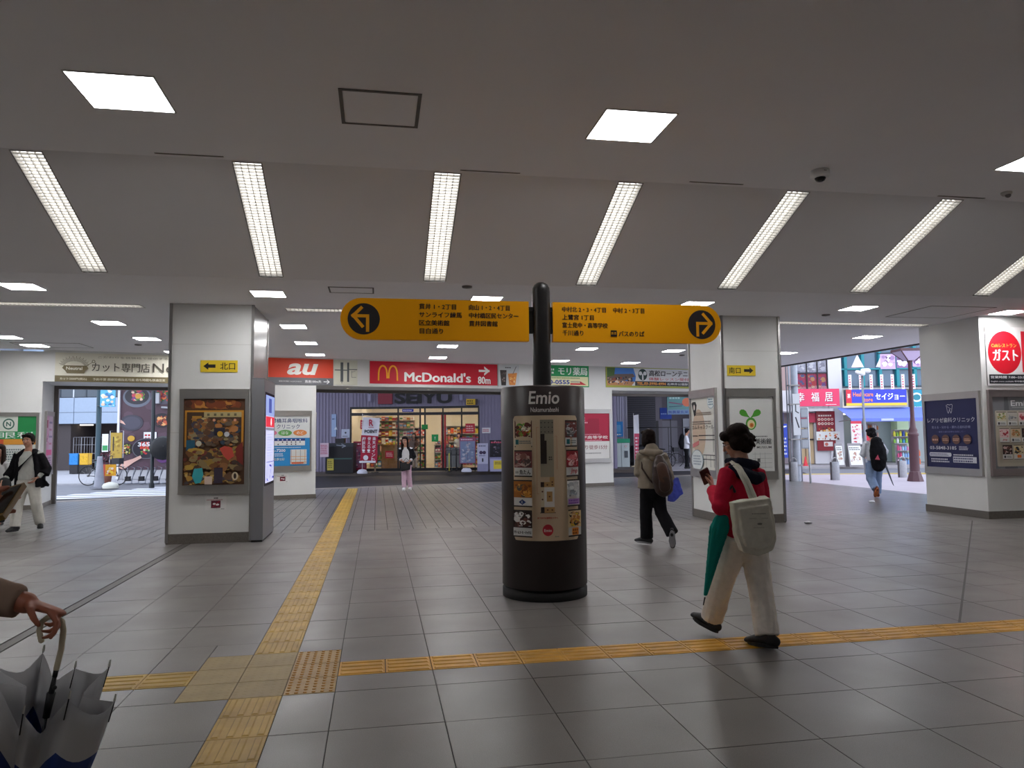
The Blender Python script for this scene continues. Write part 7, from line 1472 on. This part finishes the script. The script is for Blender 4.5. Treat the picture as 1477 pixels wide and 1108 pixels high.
def aboard(s, D, wd, lab, seed):
    t = thing('a_frame_sign', lab, 'sign', CF(s, D, .03), A); m = mat('#8f8a8c', .4); b = MB()
    for sg in (-1, 1): b.add([(-wd/2, sg*.25, 0), (wd/2, sg*.25, 0), (wd/2-.03, 0, 1.0), (-wd/2+.03, 0, 1.0), (-wd/2, sg*.25+.02, 0), (wd/2, sg*.25+.02, 0), (wd/2-.03, .02, 1.0), (-wd/2+.03, .02, 1.0)], [(0, 1, 2, 3), (7, 6, 5, 4), (0, 4, 5, 1), (1, 5, 6, 2), (2, 6, 7, 3), (3, 7, 4, 0)], m)
    b.build('frame', t); p = Print(-.0); p.rect(-wd/2+.05, wd/2-.05, .08, .92, '#e8e6e0'); p.collage(-wd/2+.06, wd/2-.06, .2, .7, ['#c8b0a0', '#a89a90', '#d8d0c8', '#b88a7a'], 16, .03, .08, seed); p.small(-wd/2+.08, wd/2-.08, .72, .88, 2, '#5a5a5a')
    o = p.build(t, 'print'); o.location = (0, -.262, 0); o.rotation_euler = (R(-14), 0, 0)
aboard(14.1, 32.4, .38, 'narrow a-frame sign at the corner of the pink restaurant', 3); aboard(14.68, 32.2, .62, 'wide white a-frame sign before the drugstore', 4)
# poles, posts and planters
t = thing('utility_pole', 'grey utility pole with cables and notices at the right street', 'pole', CF(8.92, 23.5, -.02), A)
b = MB(); b.lathe([(.11, 0), (.10, 6), (0, 6)], mat('#a9aeb8', .6, noise=.08), n=16); b.build('pole', t); b = MB(); b.tube([(-.17, 0, 0), (-.17, 0, 5.5)], .035, mat('#b8bcc6', .5), 8); b.tube([(-.25, 0, 0), (-.25, .02, 5)], .02, mat('#6a7078', .5), 6); b.tube([(.14, 0, 0), (.13, 0, 2.2)], .02, mat('#8a9098', .5), 6); b.build('conduit', t)
for z in (.5, 1.3, 2.4, 3.0): b = MB(); b.box(-.22, .12, -.12, .1, z, z+.04, STEEL); b.build('band', t)
p = Print(-.118); p.rect(-.12, .10, 1.45, 2.75, '#dfe2e6'); p.line([(-.04, 2.0), (.05, 1.7)], .04, '#3a3a40'); p.line([(-.03, 2.4), (-.03, 2.2), (.05, 2.15)], .03, '#3a3a40'); p.build(t, 'notice')
t = thing('sign_post', 'thin leaning white sign post with a stack of grey signs seen edge-on', 'sign', CF(8.9, 22.5, -.02), A)
b = MB(); b.tube([(.02, 0, 0), (0, 0, 2.3)], .032, mat('#d8dade', .4), 10); b.build('pole', t); SGm = mat('#98a0aa', .5, noise=.1)
for i in range(4): b = MB(); b.box(-.22, 0, -.04, -.03, 1.05+.31*i, 1.33+.31*i, SGm); b.box(-.2, -.02, -.045, -.04, 1.08+.31*i, 1.30+.31*i, mat('#b4bac2', .5)); b.build('sign_plate', t)
for i, (s, D, h_, r_) in enumerate(((8.77, 23.4, .62, .115), (10.32, 24.0, .58, .125), (13.0, 25.0, .56, .125))):
    t = thing('bollard', 'short grey concrete bollard with a steel hoop, %s' % ('at the foot of the utility pole', 'left of the person with the black backpack', 'beside the brown lamp post')[i], 'bollard', CF(s, D, -.02), A, 'bollards along the right street')
    b = MB(); b.lathe([(r_, 0), (r_*1.02, .05), (r_*1.02, h_*.7), (r_*.98, h_*.72), (r_*.98, h_), (0, h_)], mat('#a3a3a8', .6, noise=.1, scale=20), n=18); b.build('body', t)
    b = MB(); b.tube([(r_*.75*math.cos(R(a)), 0, h_+r_*1.1*math.sin(R(a))) for a in range(0, 181, 20)], .014, STEEL, 8); b.build('hoop', t); b = MB(); b.box(-r_-.03, -r_+.01, -.03, .03, 0, h_, mat('#4a4446', .5)); b.build('hinge', t)
t = thing('lamp_post', 'ornate dark brown street lamp post at the right exit', 'lamp post', CF(12.33, 23.0, -.02), A); LB = mat('#5a3c42', .4, noise=.05)
b = MB(); b.lathe([(.24, 0), (.24, .03), (.16, .3), (.14, .32)], LB, n=8, smooth=False); b.build('base', t)
b = MB(); b.lathe([(.14, .3), (.135, 1.38), (.16, 1.42), (.15, 1.47), (.12, 1.5), (.13, 1.56), (.085, 1.66), (.062, 2.0), (.055, 3.65), (.08, 3.68), (.08, 3.72)], LB, n=20); b.build('shaft', t)
b = MB(); b.add([(-.12, -.12, 3.72), (.12, -.12, 3.72), (.12, .12, 3.72), (-.12, .12, 3.72), (-.4, -.3, 4.0), (.4, -.3, 4.0), (.4, .3, 4.0), (-.4, .3, 4.0)], [(0, 1, 5, 4), (1, 2, 6, 5), (2, 3, 7, 6), (3, 0, 4, 7)], mat('#c8b8d8', .4)); b.build('lantern', t); b = MB(); b.box(-.42, .42, -.32, .32, 4.0, 4.08, LB)
for sx in (-1, 1):
    for sy in (-1, 1): b.tube([(sx*.12, sy*.12, 3.72), (sx*.4, sy*.3, 4.0)], .018, LB, 6)
b.build('lantern_frame', t)
t = thing('thin_lamp_post', 'thin pale lamp post with white spotlights before the drugstore sign', 'lamp post', CF(12.72, 27.0, -.02), A); b = MB(); b.lathe([(.06, 0), (.06, 2.0), (.04, 2.05), (.04, 3.75), (0, 3.75)], mat('#7d8088', .4, .4), n=12); b.build('pole', t)
for i, x in enumerate((-.14, .06)): b = MB(); b.tube([(x-.06, -.05, 3.70+.06*i), (x+.12, -.1, 3.64+.1*i)], [.07, .09], mat('#e8eaee', .4), 10, dome=True); b.build('spotlight', t)
t = thing('safety_cone', 'small red cone before the restaurant door', 'cone', CF(13.05, 33.4, .03), A); b = MB(); b.lathe([(.14, 0), (.14, .02), (.09, .03), (.02, .42), (0, .42)], mat('#d8303a', .5), n=14); b.build('body', t)
# teal neighbour and street banners at the far right top
t = thing('street_banner', 'mauve and white street banner hanging across the top right opening', 'banner', CF(15.1, 28.6, 0), A)
for i in range(4):
    q = Print(0); x0 = -.9+.62*i; q.rect(x0, x0+.58, 3.92+.04*i, 4.5, ('#c8a8d0', '#8a6a9a')[i % 2]); q.collage(x0, x0+.58, 3.94+.04*i, 4.5, ['#e8d8f0', '#a080b0', '#6a4a7a', '#f0f0f4'], 16, .04, .14, 20+i); q.build(t, 'banner_panel')
b = MB(); b.box(.8, 2.6, -.03, 0, 4.1, 4.9, mat('#5a4a58', .5)); b.tube([(-1, 0, 4.52), (3, 0, 4.7)], .02, DKM, 6); b.tube([(2.95, 0, 0), (2.95, 0, 4.8)], .05, DKM, 8); b.build('frame', t)
def dr(p, a, b_, c, e): p.rect(a, b_, c, e, '#2aa0b8'); p.disc(a+.35, e-.35, .26, '#e8f4f4', .22); p.disc(a+.35, e-.35, .18, '#2a8a98', .14); p.small(a+.1, b_-.1, c+.15, c+.4, 2, '#e8f4f4')
prnt(CF, 18.5, 19.6, 2.3, 3.45, 34.8, dr, 'teal shop sign with a round white mark right of the drugstore', 'teal_sign', dep=.1)
b = MB(); b.box(-7, 7, 0, 6, 0, 14, mat('#9a98a0', .6)); o = b.build('side_building', None, CF(29.5, 34)); o.rotation_euler = (0, 0, A); tag(o, 'grey building beyond the right edge', 'building')
b = MB(); b.box(-.6, 1.2, 0, 1.8, 0, 9, mat('#a88c86', .6)); o = b.build('brown_building', None, CF(10.2, 36.5)); o.rotation_euler = (0, 0, A); tag(o, 'pinkish brown building beside the right pillar', 'building')
# litter on the floor
for i, (s, d_, l) in enumerate(((10.45, 14.4, 'crumpled white paper on the floor at the right exit'), (7.05, 11.35, 'flattened white tissue at the foot of the right pillar'), (2.35, 21.3, 'white scrap on the pavers before the supermarket'))):
    b = MB(); rg = random.Random(i)
    b.ball((0, 0, .02), (.07, .05, .02), mat('#dcdce0', .7), n=8, k=6); b.v = [(x*rg.uniform(.7, 1.3), y*rg.uniform(.7, 1.3), z*rg.uniform(.8, 1.3)) for x, y, z in b.v]; o = b.build('paper_scrap', None, (s, d_, 0)); tag(o, l, 'litter')
